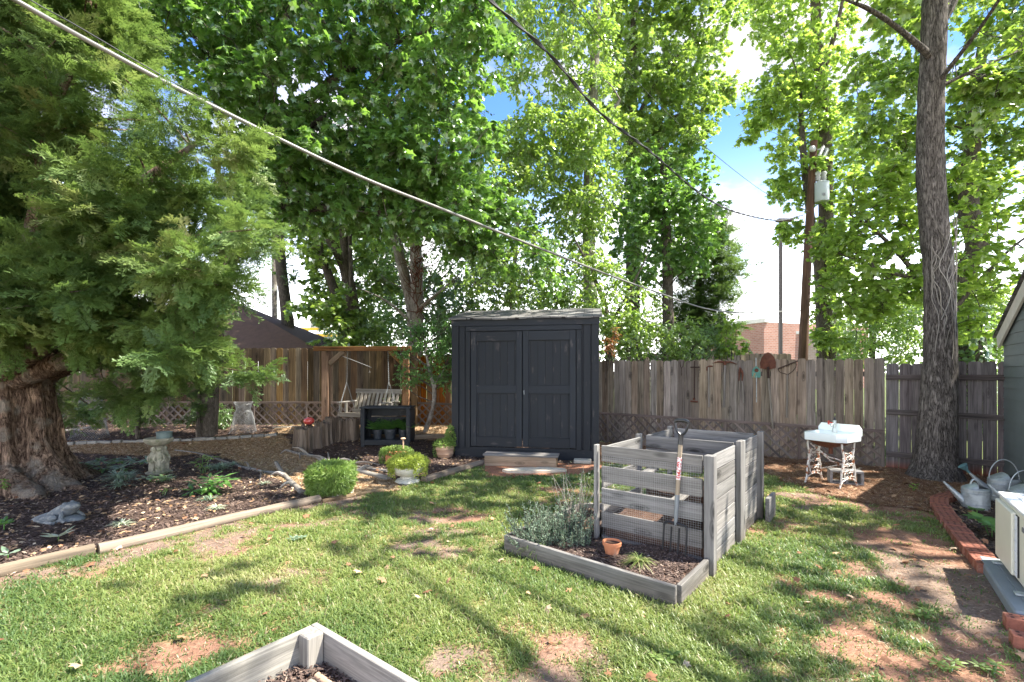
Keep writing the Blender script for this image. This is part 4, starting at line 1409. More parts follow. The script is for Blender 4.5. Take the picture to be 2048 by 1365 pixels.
# side boards: right (a=0) and left (a=W)
zs = [0.0, 0.13, 0.27, 0.405, 0.54, 0.66, 0.79, 0.92]
for a in (0.022, W_ - 0.022):
    for b0, b1 in ((0.045, 0.875), (1.06, 1.80)):
        for i in range(7):
            m = MB()
            m.box(cb(a, (b0 + b1) / 2, (zs[i] + zs[i + 1]) / 2 - 0.01), (0.022, b1 - b0, zs[i + 1] - zs[i] - 0.006), RC @ rotz(0) , 0.003)
            if a < 0.1 or i in (0, 2, 4, 6):
                m.build('side_board', M['bin_wood'], bin_)
for i in (0, 5, 6):
    m = MB(); m.box(cb(W_ / 2, 0.975, (zs[i] + zs[i + 1]) / 2), (W_ - 0.10, 0.022, zs[i + 1] - zs[i] - 0.006), RC, 0.003)
    m.build('divider_board', M['bin_wood'], bin_)
for i in (0, 1, 4, 5, 6):
    m = MB(); m.box(cb(W_ / 2, 1.82, (zs[i] + zs[i + 1]) / 2), (W_ - 0.10, 0.022, zs[i + 1] - zs[i] - 0.006), RC, 0.003)
    m.build('back_board', M['bin_wood'], bin_)
for a, b, z in ((0.30, 0.2, 0.50), (0.70, 0.35, 0.62)):
    m = MB(); m.beam(cb(a, 0.05, z), cb(a + 0.1, 0.93, z - 0.03), 0.09, 0.025, ch=0.003)
    m.build('loose_slat', M['bin_wood'], bin_)


def heap(name, mat, c, R, wx, wy, z0, amp, seed, parent=None, n=26, sc=5.0, prof=None, **pr):
    gx_, gy_ = np.meshgrid(np.linspace(-wx / 2, wx / 2, n), np.linspace(-wy / 2, wy / 2, n))
    p = np.stack([gx_, gy_], -1)
    z = z0 + amp * (fbm(p * sc, 4, seed) - 0.5) * 2
    if prof is not None:
        z = z + prof(gx_ / wx, gy_ / wy)
    v = np.stack([gx_, gy_, z], -1).reshape(-1, 3) @ R.T + c
    i = (np.arange(n - 1)[:, None] * n + np.arange(n - 1)[None]).ravel()
    m_ = MB(); m_.add(v, np.stack([i, i + 1, i + n + 1, i + n], -1), v, 0.5)
    # skirt down to the ground
    e = np.concatenate([np.arange(n), np.arange(n - 1, n * n, n)[1:], np.arange(n * n - 1, n * n - n - 1, -1)[1:], np.arange(n * n - n, -1, -n)[1:-1]])
    top_ = v[e]; bot_ = top_.copy(); bot_[:, 2] = c[2] - 0.03
    k = len(e)
    m_.add(np.concatenate([top_, bot_]), [(j, j + k, (j + 1) % k + k, (j + 1) % k) for j in range(k)], None, 0.5)
    return m_.build(name, M[mat], parent, smooth=True, **pr), (lambda q: q)


heap('compost', 'soil', cb(W_ / 2, 0.49, 0), RC, W_ - 0.08, 0.88, 0.27, 0.06, 3, None, kind='stuff', origin=cb(W_ / 2, 0.49, 0))
heap('compost', 'soil', cb(W_ / 2, 1.40, 0), RC, W_ - 0.08, 0.80, 0.35, 0.05, 4, None, kind='stuff', origin=cb(W_ / 2, 1.40, 0))

# garden bed frame around the bin's front and left
bu = nrm([0.748, -0.664, 0]); bv = cv
E0 = np.array([1.10, 3.24, 0.0]); E1 = np.array([-0.06, 4.27, 0.0])
bed = thing('garden_bed', 'low grey timber bed frame wrapped around the front of the compost bin', 'garden bed', (E0 + E1) / 2)
m = MB(); m.beam(E0 + Z * 0.07, E1 + Z * 0.07, 0.035, 0.155, ch=0.004); m.build('front_board', M['bin_wood'], bed)
m = MB(); m.beam(E0 + cv * 0.03 - bu * 0.012 + Z * 0.072 + cu * 0.02, FR + cu * 0.0 - cv * 0.05 + Z * 0.072, 0.035, 0.15, ch=0.004); m.build('side_board', M['bin_wood'], bed)
E2 = E1 + cv * 1.35
m = MB(); m.beam(E1 + cv * 0.02 + Z * 0.068, E2 + Z * 0.068, 0.035, 0.148, ch=0.004); m.build('side_board', M['bin_wood'], bed)
m = MB(); m.beam(E2 + Z * 0.066 + cu * 0.02, cb(W_ + 0.05, 1.2, 0.066), 0.035, 0.145, ch=0.004); m.build('back_board', M['bin_wood'], bed)
# soil in that bed
bedc = [E0 - bu * .03 + cv * .03, E1 + bu * .03 + cv * .03, E2, cb(W_ + .04, 1.2, 0), cb(W_ + .04, 0, 0), FR - cv * 0.03]


def in_bed(x, y):
    return in_poly(x, y, [(p[0], p[1]) for p in bedc])


gx2, gy2 = np.meshgrid(np.arange(-0.2, 2.0, 0.025), np.arange(3.1, 5.9, 0.025))
pp = np.stack([gx2, gy2], -1)
hz_ = 0.085 + 0.05 * (fbm(pp * 6, 4, 61) - 0.5) + 0.05 * np.exp(-((gx2 - 1.2) ** 2 + (gy2 - 3.95) ** 2) / 0.08)
k = in_bed(gx2, gy2)
nyy, nxx = gx2.shape
i = (np.arange(nyy - 1)[:, None] * nxx + np.arange(nxx - 1)[None])
kk = k[:-1, :-1] & k[1:, :-1] & k[:-1, 1:] & k[1:, 1:]
i = i[kk]
m = MB(); m.add(np.stack([gx2, gy2, hz_], -1).reshape(-1, 3), np.stack([i, i + 1, i + nxx + 1, i + nxx], -1), None, 0.5)
m.build('bed_soil', M['soil'], smooth=True, kind='stuff')


def soil_z(x, y):
    p = np.stack([np.asarray(x, float), np.asarray(y, float)], -1)
    return 0.085 + 0.05 * (fbm(p * 6, 4, 61) - 0.5) + 0.05 * np.exp(-((p[..., 0] - 1.2) ** 2 + (p[..., 1] - 3.95) ** 2) / 0.08)


# timber off-cuts behind the bin
m = MB(); b0 = cb(-0.10, 1.72, 0.0)
m.beam(b0 + Z * 0.13, b0 + Z * 0.13 + cv * 0.35, 0.04, 0.26, ch=0.004)
tag(m.build('plank', M['bin_wood'], origin=b0), 'short grey plank standing on edge beside the rear corner of the compost bin', 'plank')

# digging fork
base = np.array([1.287, 3.855, 0.10]); topp = np.array([1.372, 3.905, 1.185])
fa = nrm(topp - base); fs_ = nrm(cu - fa * np.dot(cu, fa)); fn = np.cross(fs_, fa)


def fk(s, a, n=0.0):
    return base + fs_ * s + fa * a + fn * n


FK = thing('digging_fork', 'digging fork with black D-handle leaning on the front of the compost bin', 'garden fork', base)
m = MB()
for s in (-0.092, -0.031, 0.031, 0.092):
    m.tube([fk(s, 0.24, .0), fk(s, 0.12, -.004), fk(s, 0.02, 0), fk(s, -0.03, 0.004)], [0.0075, 0.0075, 0.006, 0.002], 6)
m.build('tines', M['black_iron'], FK, smooth='auto')
m = MB(); m.tube(spline([fk(-0.092, 0.235), fk(-0.085, 0.262), fk(-0.05, 0.272), fk(0.0, 0.275), fk(0.05, 0.272), fk(0.085, 0.262), fk(0.092, 0.235)], 16), 0.010, 8)
m.build('tine_bar', M['black_iron'], FK, smooth='auto')
m = MB(); m.tube([fk(0, 0.26), fk(0, 0.30), fk(0, 0.50)], [0.010, 0.016, 0.019], 12); m.build('ferrule', M['grey_steel'], FK, smooth='auto')
m = MB(); m.tube([fk(0, 0.495), fk(0, 0.75), fk(0, 0.93)], [0.0165, 0.0175, 0.0175], 12); m.build('shaft', M['ash_wood'], FK, smooth='auto')
m = MB(); m.tube([fk(0, 0.62), fk(0, 0.80)], [0.0182, 0.0184], 12, False); m.build('sticker', M['sticker'], FK, smooth=True)
m = MB(); m.tube([fk(0, 0.90), fk(0, 0.955), fk(0, 0.985)], [0.021, 0.019, 0.022], 12)
m.tube(spline([fk(0, 0.975), fk(-0.03, 1.0), fk(-0.048, 1.045), fk(-0.055, 1.09)], 10), 0.0105, 8)
m.tube(spline([fk(0, 0.975), fk(0.03, 1.0), fk(0.048, 1.045), fk(0.055, 1.09)], 10), 0.0105, 8)
m.tube([fk(-0.055, 1.083), fk(-0.03, 1.096), fk(0.03, 1.096), fk(0.055, 1.083)], 0.0155, 10)
m.build('d_handle', M['black_plastic'], FK, smooth='auto')


def flowerpot(name, label, c, r, h, mat, tilt=None, filled='soil', group=None, rim=True):
    t = thing(name, label, 'flower pot', c, group)
    m = MB()
    R = np.eye(3) if tilt is None else tilt
    pr = [(0, 0), (r * 0.70, 0), (r * 0.93, h * 0.72)]
    if rim:
        pr += [(r * 1.03, h * 0.73), (r * 1.06, h * 0.98), (r * 1.03, h)]
    else:
        pr += [(r, h)]
    pr += [(r * 0.93, h), (r * 0.9, h * 0.8), (r * 0.85, h * 0.7)]
    m.lathe(pr, c, 28, R); m.build('pot', M[mat], t, smooth='auto')
    if filled:
        m = MB(); m.lathe([(0, h * 0.84), (r * 0.5, h * 0.85), (r * 0.91, h * 0.83)], c, 16, R); m.build('soil', M[filled], t, smooth=True)
    return t


def onsoil(px, py, z=0.09):
    d_ = (HC - z) * FPX / (py - HOR); x = (px - 1024) / FPX * d_
    return np.array([x, d_, float(soil_z(x, d_)) - 0.004])


flowerpot('terracotta_pot', 'small empty terracotta pot standing on the bed soil before the compost bin', onsoil(1224, 1110), 0.074, 0.105, 'terracotta')
o = onsoil(1176, 1060)
t = thing('pot_saucer', 'broken terracotta saucer lying between the spiky shrub and the bin post', 'saucer', o)
m = MB(); m.lathe([(0, 0), (0.07, 0), (0.09, 0.035), (0.083, 0.035), (0.066, 0.008), (0, 0.008)], o + Z * 0.02, 24, frame((1, 0, 0.18))); m.build('saucer', M['terracotta'], t, smooth='auto')
m = MB(); m.prism([(-0.05, -0.02), (0.04, -0.03), (0.06, 0.02), (0.0, 0.045), (-0.04, 0.03)], 0.008, frame((1, 0.2, 0.5)), o + np.array([-0.11, 0.03, 0.04])); m.build('shard', M['terracotta_pale'], t)

# ------------------------------------------------------------------ near raised bed
K = np.array([-1.03, 2.515, 0.0]); ku = nrm([0.79, -0.613, 0]); kv = nrm([0.60, 0.80, 0])
nb2 = thing('raised_bed', 'pale grey timber raised bed corner at the bottom edge of the picture', 'raised bed', K)
m = MB(); a = K - kv * 0.02 + Z * 0.12; m.beam(a + ku * 0.02, a + ku * 0.02 - kv * 1.5, 0.034, 0.31, ch=0.003); m.build('side_board', M['bed_wood'], nb2)
m = MB(); a = K + Z * 0.121; m.beam(a - ku * 0.0, a + ku * 1.9, 0.034, 0.308, ch=0.003); m.build('side_board', M['bed_wood'], nb2)
m = MB(); a = K + ku * 1.9 - kv * 0.02 + Z * 0.12; m.beam(a, a - kv * 1.5, 0.034, 0.31, ch=0.003); m.build('side_board', M['bed_wood'], nb2)
m = MB(); m.box(K + ku * 0.082 - kv * 0.062 + Z * 0.125, (0.085, 0.085, 0.31), np.stack([ku, np.cross(Z, ku), Z], 1), 0.005); m.build('corner_post', M['bed_wood'], nb2)
cc = K + ku * 0.96 - kv * 0.76
gx_, gy_ = np.meshgrid(np.linspace(0.02, 1.9, 60), np.linspace(0.02, 1.5, 50))
zz = 0.09 + 0.03 * (fbm(np.stack([gx_ * 7, gy_ * 7], -1), 4, 81) - 0.5) * 2 + 0.03 * np.exp(-gy_ * 8)
v = K[None, None] + gx_[..., None] * ku - gy_[..., None] * kv; v[..., 2] = zz
i = (np.arange(49)[:, None] * 60 + np.arange(59)[None]).ravel()
m = MB(); m.add(v.reshape(-1, 3), np.stack([i, i + 1, i + 61, i + 60], -1)[:, ::-1], None, 0.5); m.build('bed_soil', M['soil'], smooth=True, kind='stuff')
for k, (off, lb, mt) in enumerate(((0.10, 'warm brown round dowel lying along the right board of the near bed', 'dowel_wood'), (0.147, 'greyer round dowel lying just inside the brown one in the near bed', 'bench_wood'))):
    a = K + ku * (0.20 + 0.02 * k) - kv * off + Z * 0.125; b = K + ku * 1.35 - kv * (off + 0.03) + Z * 0.12
    m = MB(); m.tube([a, b], 0.020, 14); tag(m.build('dowel', M[mt], origin=a, smooth='auto'), lb, 'dowel')

# ------------------------------------------------------------------ sink on sewing-machine stand
ka = nrm([0.5, -0.866, 0]); kb = nrm([0.866, 0.5, 0])
Q0 = np.array([4.15, 6.88, 0.0])
RK = np.stack([ka, kb, Z], 1)


def sk_(a, b, z):
    return Q0 + ka * a + kb * b + Z * z


stand = thing('sink_stand', 'ornate chipped white cast-iron sewing machine legs under the garden sink', 'stand', sk_(0.23, 0.22, 0))
for a in (0.02, 0.47):
    m = MB(); mr = MB()
    for b0, sg in ((0.02, 1), (0.43, -1)):
        q = spline([sk_(a, b0 + sg * 0.04, 0.61), sk_(a, b0 + sg * 0.055, 0.52), sk_(a, b0 + sg * 0.085, 0.43), sk_(a, b0 + sg * 0.06, 0.32), sk_(a, b0 + sg * 0.03, 0.22), sk_(a, b0 + sg * 0.02, 0.10), sk_(a, b0 - sg * 0.03, 0.0)], 26)
        m.tube(q, 0.0125, 7)
    # arch and curls
    q = spline([sk_(a, 0.0, 0.02), sk_(a, 0.08, 0.10), sk_(a, 0.225, 0.13), sk_(a, 0.37, 0.10), sk_(a, 0.45, 0.02)], 20); m.tube(q, 0.009, 6)
    for z, r in ((0.18, 0.055), (0.27, 0.065), (0.36, 0.06), (0.45, 0.05)):
        for bc in (0.225 - r, 0.225 + r):
            th = np.linspace(0.4, 5.6, 16) + (0 if bc < 0.225 else math.pi)
            m.tube([sk_(a, bc + r * 0.85 * math.cos(x), z + r * 0.6 * math.sin(x)) for x in th], 0.0065, 5)
        m.tube([sk_(a, 0.07, z - 0.035), sk_(a, 0.38, z - 0.035)], 0.006, 5)
    q = [sk_(a, 0.225 + 0.13 * math.cos(x), 0.28 + 0.15 * math.sin(x)) for x in np.linspace(0, 2 * math.pi, 26)]; m.tube(q, 0.008, 6)
    q = [sk_(a, 0.225 + 0.09 * math.cos(x), 0.50 + 0.07 * math.sin(x)) for x in np.linspace(math.pi, 2 * math.pi, 14)]; m.tube(q, 0.008, 6)
    m.build('leg_frame', M['rust_white'], stand, smooth='auto')
m = MB(); m.tube([sk_(0.02, 0.14, 0.56), sk_(0.25, 0.16, 0.40), sk_(0.47, 0.2, 0.36)], 0.009, 6); m.tube([sk_(0.02, 0.18, 0.54), sk_(0.25, 0.22, 0.34), sk_(0.47, 0.24, 0.30)], 0.009, 6)
m.tube([sk_(0.02, 0.3, 0.18), sk_(0.47, 0.2, 0.34)], 0.007, 6); m.build('cross_brace', M['rust_white'], stand, smooth='auto')
sink = thing('garden_sink', 'old white enamel wall sink with a low splashback resting on the iron stand', 'sink', sk_(0.24, 0.24, 0.62))
m = MB()
# basin outline with cut front corner
ol = [(-0.03, 0.44), (-0.03, 0.06), (0.02, -0.01), (0.43, -0.01), (0.53, 0.08), (0.53, 0.44)]
n = len(ol)


def ringpts(ol_, z, s):
    c_ = np.mean(ol_, 0)
    return [sk_(c_[0] + (x - c_[0]) * s, c_[1] + (y - c_[1]) * s, z) for x, y in ol_]


rings = [ringpts(ol, 0.625, 0.93), ringpts(ol, 0.630, 0.99), ringpts(ol, 0.65, 1.0), ringpts(ol, 0.728, 1.0), ringpts(ol, 0.738, 0.98), ringpts(ol, 0.738, 0.90), ringpts(ol, 0.72, 0.82), ringpts(ol, 0.62, 0.62), ringpts(ol, 0.60, 0.2)]
vv = np.array([p for r in rings for p in r])
F = [(k * n + i, k * n + (i + 1) % n, (k + 1) * n + (i + 1) % n, (k + 1) * n + i) for k in range(len(rings) - 1) for i in range(n)]
F.append(tuple((len(rings) - 1) * n + i for i in range(n)))
m.add(vv, [f[::-1] for f in F], None, 0.5)
m.build('basin', M['enamel'], sink, smooth='auto')
m = MB(); rb_ = ringpts(ol, 0.622, 0.86); r2 = ringpts(ol, 0.56, 0.5); r3 = ringpts(ol, 0.53, 0.14)
vv = np.array(rb_ + r2 + r3); m.add(vv, [(k * n + i, k * n + (i + 1) % n, (k + 1) * n + (i + 1) % n, (k + 1) * n + i) for k in range(2) for i in range(n)], None, 0.5)
m.tube([sk_(0.25, 0.22, 0.54), sk_(0.25, 0.22, 0.44)], 0.028, 10)
m.build('underside', M['rust'], sink, smooth='auto')
m = MB()
so = [(-0.03, 0.0), (0.53, 0.0), (0.53, 0.085), (0.49, 0.145), (0.01, 0.145), (-0.03, 0.085)]
m.prism(so, 0.035, np.stack([ka, Z, np.cross(ka, Z)], 1), sk_(0, 0.455, 0.70)); m.build('splashback', M['enamel'], sink)
tap = MB(); tap.tube([sk_(0.23, 0.36, 0.73), sk_(0.23, 0.36, 0.79)], [0.035, 0.024], 14); tap.tube([sk_(0.23, 0.36, 0.78), sk_(0.23, 0.36, 0.90)], [0.02, 0.022], 12); tap.tube([sk_(0.23, 0.36, 0.84), sk_(0.23, 0.30, 0.85), sk_(0.23, 0.27, 0.82)], 0.013, 8)
tp = tap.build('tap', M['galv'], sink, smooth='auto')
m = MB(); c_ = sk_(0.155, 0.36, 0.86)
m.tube([sk_(0.23, 0.36, 0.86), c_], 0.008, 6)
for k in range(5):
    x = 2 * math.pi * k / 5; m.tube([c_ + kb * 0.014 * math.cos(x) + Z * 0.014 * math.sin(x), c_ + kb * 0.03 * math.cos(x) + Z * 0.03 * math.sin(x)], 0.009, 6)
m.build('tap_handle', M['red_handle'], tp, smooth='auto')
m = MB(); m.tube([sk_(0.23, 0.36, 0.89), sk_(0.23, 0.36, 0.94)], [0.02, 0.012], 8); m.build('tap_knob', M['black_iron'], tp, smooth='auto')
# cinder block
o = sk_(0.36, 0.30, 0.0) + kb * 0.18 - ka * 0.05
Rb_ = frame(nrm([0.93, -0.36, 0]))
cbk = thing('cinder_block', 'grey hollow cinder block on its side beneath the garden sink', 'cinder block', o)
m = MB()
m.box(o + Z * 0.015, (0.40, 0.19, 0.03), Rb_, 0.003); m.box(o + Z * 0.185, (0.40, 0.19, 0.03), Rb_, 0.003)
for dx in (-0.185, 0.0, 0.185):
    m.box(o + Z * 0.1 + Rb_[:, 0] * dx, (0.032, 0.188, 0.14), Rb_, 0.003)
m.build('block', M['block'], cbk)

# ------------------------------------------------------------------ tools hung on the fence
bp0, bd, bn, bL = BACK


def fpt(px, py, off=0.045):
    """point on the yard face of the back fence seen at pixel"""
    dirv = np.array([(px - 1024) / FPX, 1.0, -(py - HOR) / FPX])
    q0 = bp0 + bn * off; q0[2] = 0
    o_ = np.array([0, 0, HC])
    tt = np.dot(q0 - o_, bn) / np.dot(dirv, bn)
    return o_ + dirv * tt


def tool(name, label, parts, cat='garden tool'):
    c = None
    t = None
    for pn, mat, segs in parts:
        if t is None:
            f0 = segs[0][0][0]; t = thing(name, label, cat, fpt(*f0), 'tools hung on the fence')
        m = MB()
        for pts, r in segs:
            q = [fpt(*p) for p in pts]
            m.tube(spline(q, max(2, len(q) * 3)) if len(q) > 2 else q, r, 8)
        m.build(pn, M[mat], t, smooth='auto')
    return t


tool('fork_head', 'faint rusty hand fork head hung on the fence above the double-headed bar', [('tines', 'dark_rust', [([(1360, 723), (1361, 732), (1363, 737)], 0.006), ([(1367, 723), (1366, 732), (1363, 737)], 0.006), ([(1363, 736), (1363, 752)], 0.006)])])
tool('iron_tamper', 'rusty iron rod with a crossbar handle and flat foot hung on the fence', [('rod', 'dark_rust', [([(1389, 722), (1389, 800)], 0.010)]), ('handle', 'dark_rust', [([(1381, 735), (1399, 735)], 0.011)]), ('foot', 'rust', [([(1381, 803), (1396, 804)], 0.016), ([(1387, 800), (1389, 797)], 0.022)])])
tool('grub_hoe', 'small rusty hoe head on a short grey handle hung on the fence', [('blade', 'rust', [([(1413, 736), (1418, 733), (1425, 733)], 0.014), ([(1414, 734), (1414, 742)], 0.014)]), ('handle', 'old_handle', [([(1417, 735), (1418, 815)], 0.014)])])
tool('pickaxe', 'rusty curved pickaxe head on a grey wooden handle hung on the fence', [('head', 'rust', [([(1425, 727), (1438, 724), (1450, 725), (1462, 725), (1474, 729)], np.concatenate([np.linspace(0.005, 0.024, 7), np.linspace(0.026, 0.006, 8)])), ([(1449, 723), (1450, 731)], 0.026)]), ('handle', 'old_handle', [([(1450, 730), (1448, 815)], 0.017)])])
tool('hedge_shears', 'rusty hedge shears with two grey handles hung points upward on the fence', [('blades', 'rust', [([(1480, 734), (1479, 745), (1478, 762)], [0.006, 0.012, 0.018, 0.02, 0.02, 0.018, 0.014, 0.012, 0.012]), ([(1481, 736), (1485, 748), (1484, 762)], [0.006, 0.012, 0.018, 0.02, 0.02, 0.018, 0.014, 0.012, 0.012])]), ('handles', 'bench_wood', [([(1479, 762), (1477, 806)], 0.013), ([(1484, 762), (1487, 806)], 0.013)])])
# green garden tool with pierced blade
t = thing('green_spade', 'green painted iron spade-shaped ornament on a rod hung on the fence', 'garden tool', fpt(1512, 745), 'tools hung on the fence')
Rf = np.stack([bd, Z, np.cross(bd, Z)], 1)
m = MB(); ol = [(-0.07, -0.10), (0.07, -0.10), (0.075, 0.0), (0.06, 0.06), (0.0, 0.12), (-0.06, 0.06), (-0.075, 0.0)]; m.prism(ol, 0.012, Rf, fpt(1512.5, 745)); m.build('blade', M['verdigris'], t)
m = MB(); m.lathe([(0, 0), (0.035, 0), (0.03, 0.012), (0, 0.014)], fpt(1513, 741, 0.053), 14, np.stack([bd, Z, bn], 1)); m.build('rosette', M['rust'], t, smooth='auto')
m = MB(); m.tube([fpt(1513, 752), fpt(1513, 805)], 0.007, 7); m.tube([fpt(1512, 716), fpt(1512, 733)], 0.007, 7); m.build('rod', M['galv'], t, smooth='auto')
t = thing('round_shovel', 'rusty round-point shovel hung blade up on the fence, overtopping the boards', 'shovel', fpt(1536, 720), 'tools hung on the fence')
m = MB()
ol = [(-0.125, -0.13), (-0.05, -0.145), (0.05, -0.145), (0.125, -0.125), (0.13, -0.02), (0.10, 0.08), (0.045, 0.145), (0.0, 0.165), (-0.05, 0.14), (-0.105, 0.07), (-0.135, -0.03)]
v0 = np.array([[x, y, 0.03 * (1 - (x / 0.13) ** 2)] for x, y in ol]); cfr = np.array([[0, 0, 0.045], [0, 0, 0.037]])
oo = fpt(1536, 723, 0.03)
vt = np.vstack([v0, cfr[:1]]) * np.array([1, 1, 1]); vbk = vt - np.array([0, 0, 0.008])
vall = np.vstack([vt, vbk]); n_ = len(ol)
vw = np.stack([bd, Z, bn], 1)
F = [(i, (i + 1) % n_, n_) for i in range(n_)] + [((i + 1) % n_ + n_ + 1, i + n_ + 1, 2 * n_ + 1) for i in range(n_)]
m.add(vall @ vw.T + oo, F, None, 0.5); m.add(vall @ vw.T + oo, [(i, i + n_ + 1, (i + 1) % n_ + n_ + 1, (i + 1) % n_) for i in range(n_)], None, 0.5)
m.build('blade', M['rust'], t)
m = MB(); m.tube([fpt(1536, 734, 0.06), fpt(1537, 757, 0.06)], [0.022, 0.019], 9); m.build('socket', M['dark_rust'], t, smooth='auto')
m = MB(); m.tube([fpt(1537, 756, 0.06), fpt(1546, 858, 0.07)], 0.018, 9); m.build('handle', M['old_handle'], t, smooth='auto')
tool('bow_rake', 'old bow rake with a tilted head and curved iron bow hung on the fence', [('rake_head', 'dark_rust', [([(1556, 738), (1596, 722)], 0.011)] + [([(1558 + k * 5.2, 737 - k * 2.1), (1557 + k * 5.2, 741 - k * 2.1)], 0.004) for k in range(7)]), ('bow', 'dark_rust', [([(1556, 739), (1560, 745), (1570, 748), (1574, 750)], 0.006), ([(1592, 724), (1592, 734), (1584, 744), (1575, 750)], 0.006)]), ('handle', 'old_handle', [([(1575, 750), (1573, 836)], 0.015)])])

# ------------------------------------------------------------------ watering cans
def watering_can(label, px, py, s, rz, rose=True, bail=False, zoff=0.0):
    o = G(px, py)
    t = thing('watering_can', label, 'watering can', o, 'galvanised watering cans by the house')
    X = np.array([math.cos(rz), math.sin(rz), 0]); Y = np.cross(Z, X)
    def q(a, b, z):
        return o + (X * a + Y * b + Z * z) * s
    m = MB(); m.lathe([(0, 0.0), (0.115, 0.0), (0.12, 0.005), (0.12, 0.05), (0.124, 0.055), (0.12, 0.06), (0.12, 0.17), (0.124, 0.175), (0.12, 0.18), (0.12, 0.215), (0.115, 0.22), (0.10, 0.232)], o, 30)
    mv = m.v[0]; m.v[0] = (mv - o) * s + o
    body = m.build('body', M['galv'], t, smooth='auto')
    # half hood on the spout side
    m = MB(); n1, n2 = 12, 5; V_ = []
    for j in range(n2 + 1):
        for i in range(n1 + 1):
            th = -math.pi / 2 + math.pi * i / n1; r_ = 0.113 * (1 - j / n2)
            V_.append(q(r_ * math.cos(th) + 0.0, 0.113 * math.sin(th) * (1 - 0.0 * j), 0.225 + 0.055 * (j / n2) * (math.cos(th)) + 0.004))
    V_ = np.array(V_); F = [(j * (n1 + 1) + i, j * (n1 + 1) + i + 1, (j + 1) * (n1 + 1) + i + 1, (j + 1) * (n1 + 1) + i) for j in range(n2) for i in range(n1)]
    m.add(V_, F, None, 0.5); m.build('hood', M['galv'], t, smooth='auto')
    m = MB(); m.tube([q(0.09, 0, 0.06), q(0.16, 0, 0.14), q(0.27, 0, 0.265)], np.array([0.055, 0.038, 0.012]) * s, 12, True, flat=0.8); m.build('spout', M['galv'], t, smooth='auto')
    if rose:
        m = MB(); m.tube([q(0.265, 0, 0.26), q(0.285, 0, 0.285), q(0.30, 0, 0.305), q(0.32, 0, 0.33)], np.array([0.013, 0.013, 0.03, 0.042]) * s, 14); m.build('rose', M['galv_teal'], t, smooth='auto')
    m = MB()
    if bail:
        q_ = [q(0.115 * math.cos(x), 0.0, 0.21 + 0.20 * math.sin(x)) for x in np.linspace(0, math.pi, 18)]
        m.tube(q_, 0.005 * s, 7)
    else:
        q_ = [q(0.01 + 0.035 * math.cos(x), 0.0, 0.235 + 0.085 * math.sin(x)) for x in np.linspace(0, math.pi, 12)]
        m.tube(q_, 0.011 * s, 8, flat=0.45)
    m.build('handle', M['galv'], t, smooth='auto')
    return t


watering_can('galvanised watering can with a short top handle, at the tip of the brick edging', 1951, 1017, 1.05, math.radians(150), rose=False)
watering_can('galvanised watering can farthest back, its blue-green rose raised by the oak trunk', 2008, 1003, 1.25, math.radians(158), rose=True, bail=True)
watering_can('galvanised watering can nearest the house wall, partly hidden by the air conditioner', 2050, 1030, 1.2, math.radians(160), rose=False, bail=True)

# ------------------------------------------------------------------ brick edging
path = spline([G(1918, 996), G(1880, 1008), G(1890, 1036), G(1920, 1076), G(1950, 1112), G(1985, 1150)], 60)
seg = np.concatenate([[0], np.cumsum(np.linalg.norm(np.diff(path, axis=0), axis=1))])


def brick_mesh():
    m = MB(); m.box((0, 0, 0.035), (0.094, 0.165, 0.085), None, 0.004)
    return m


bm_ = brick_mesh()
hm = MB()
for ky in (-0.05, 0.0, 0.05):
    for kx in (-0.022, 0.022):
        hm.lathe([(0.0095, -0.004), (0.0095, 0.0016), (0.0, 0.0012)], (kx, ky, 0.0775), 10)  # dark discs on the solid top stand for shade in the cores
first = None; s = 0.05; k = 0
while s < seg[-1]:
    i = np.searchsorted(seg, s); i = min(max(i, 1), len(path) - 1)
    p = path[i]; dd = nrm(path[i] - path[i - 1]); an = math.atan2(dd[1], dd[0])
    if first is None:
        first = thing('brick', 'cored red brick laid flat in the curved edging left of the house', 'brick', (p[0], p[1], float(terrain(p[0], p[1]))), 'bricks edging the bed by the house')
        bo = bm_.build('clay_body', M['brick'], first, origin=(0, 0, 0)); ho = hm.build('core_shade_discs', M['core_shade'], bo, origin=(0, 0, 0))
        bo.location = (0, 0, 0)
        first.rotation_euler = (0, 0, an)
        for c_ in (bo, ho):
            c_.location = (0, 0, 0)
    else:
        dup(first, (p[0] + rng.uniform(-.005, .005), p[1] + rng.uniform(-.005, .005), float(terrain(p[0], p[1])) + rng.uniform(-.006, .004)), an + rng.uniform(-.06, .06))
    s += 0.101; k += 1
for px, py in ((2046, 1262), (2062, 1300)):
    p = G(px, py); dup(first, p, math.atan2(Vv[1], Vv[0]), 'cored red brick at the near end of the grey pad, cut by the right edge')

# ------------------------------------------------------------------ air conditioner
ac0 = np.array([3.83, 3.96, 0.0]); av = nrm([0.58, 0.81, 0]); au = np.array([av[1], -av[0], 0])
pad = thing('equipment_pad', 'flat grey plastic pad under the air conditioner', 'pad', ac0)
m = MB(); m.box(ac0 - av * 0.56 + au * 0.40 + Z * 0.035, (1.14, 0.82, 0.085), np.stack([av, -au, Z], 1), 0.012); m.build('slab', M['pad'], pad)
m = MB(); m.box(ac0 - av * 0.56 + au * 0.10 + Z * 0.082, (0.9, 0.05, 0.012), np.stack([av, -au, Z], 1), 0.004); m.build('rail', M['pad'], pad)
AC = thing('air_conditioner', 'cream outdoor air conditioner unit with a white top, cut by the right edge', 'air conditioner', ac0 + au * 0.2)
a0 = ac0 + au * 0.11 - av * 0.03; La, Wa, Ha = 0.92, 0.33, 0.50; zb = 0.10
RA = np.stack([av, -au, Z], 1)
m = MB(); m.box(a0 - av * La / 2 + au * Wa / 2 + Z * (zb + Ha / 2), (La, Wa, Ha), RA, 0.012); cas = m.build('casing', M['ac_white'], AC)
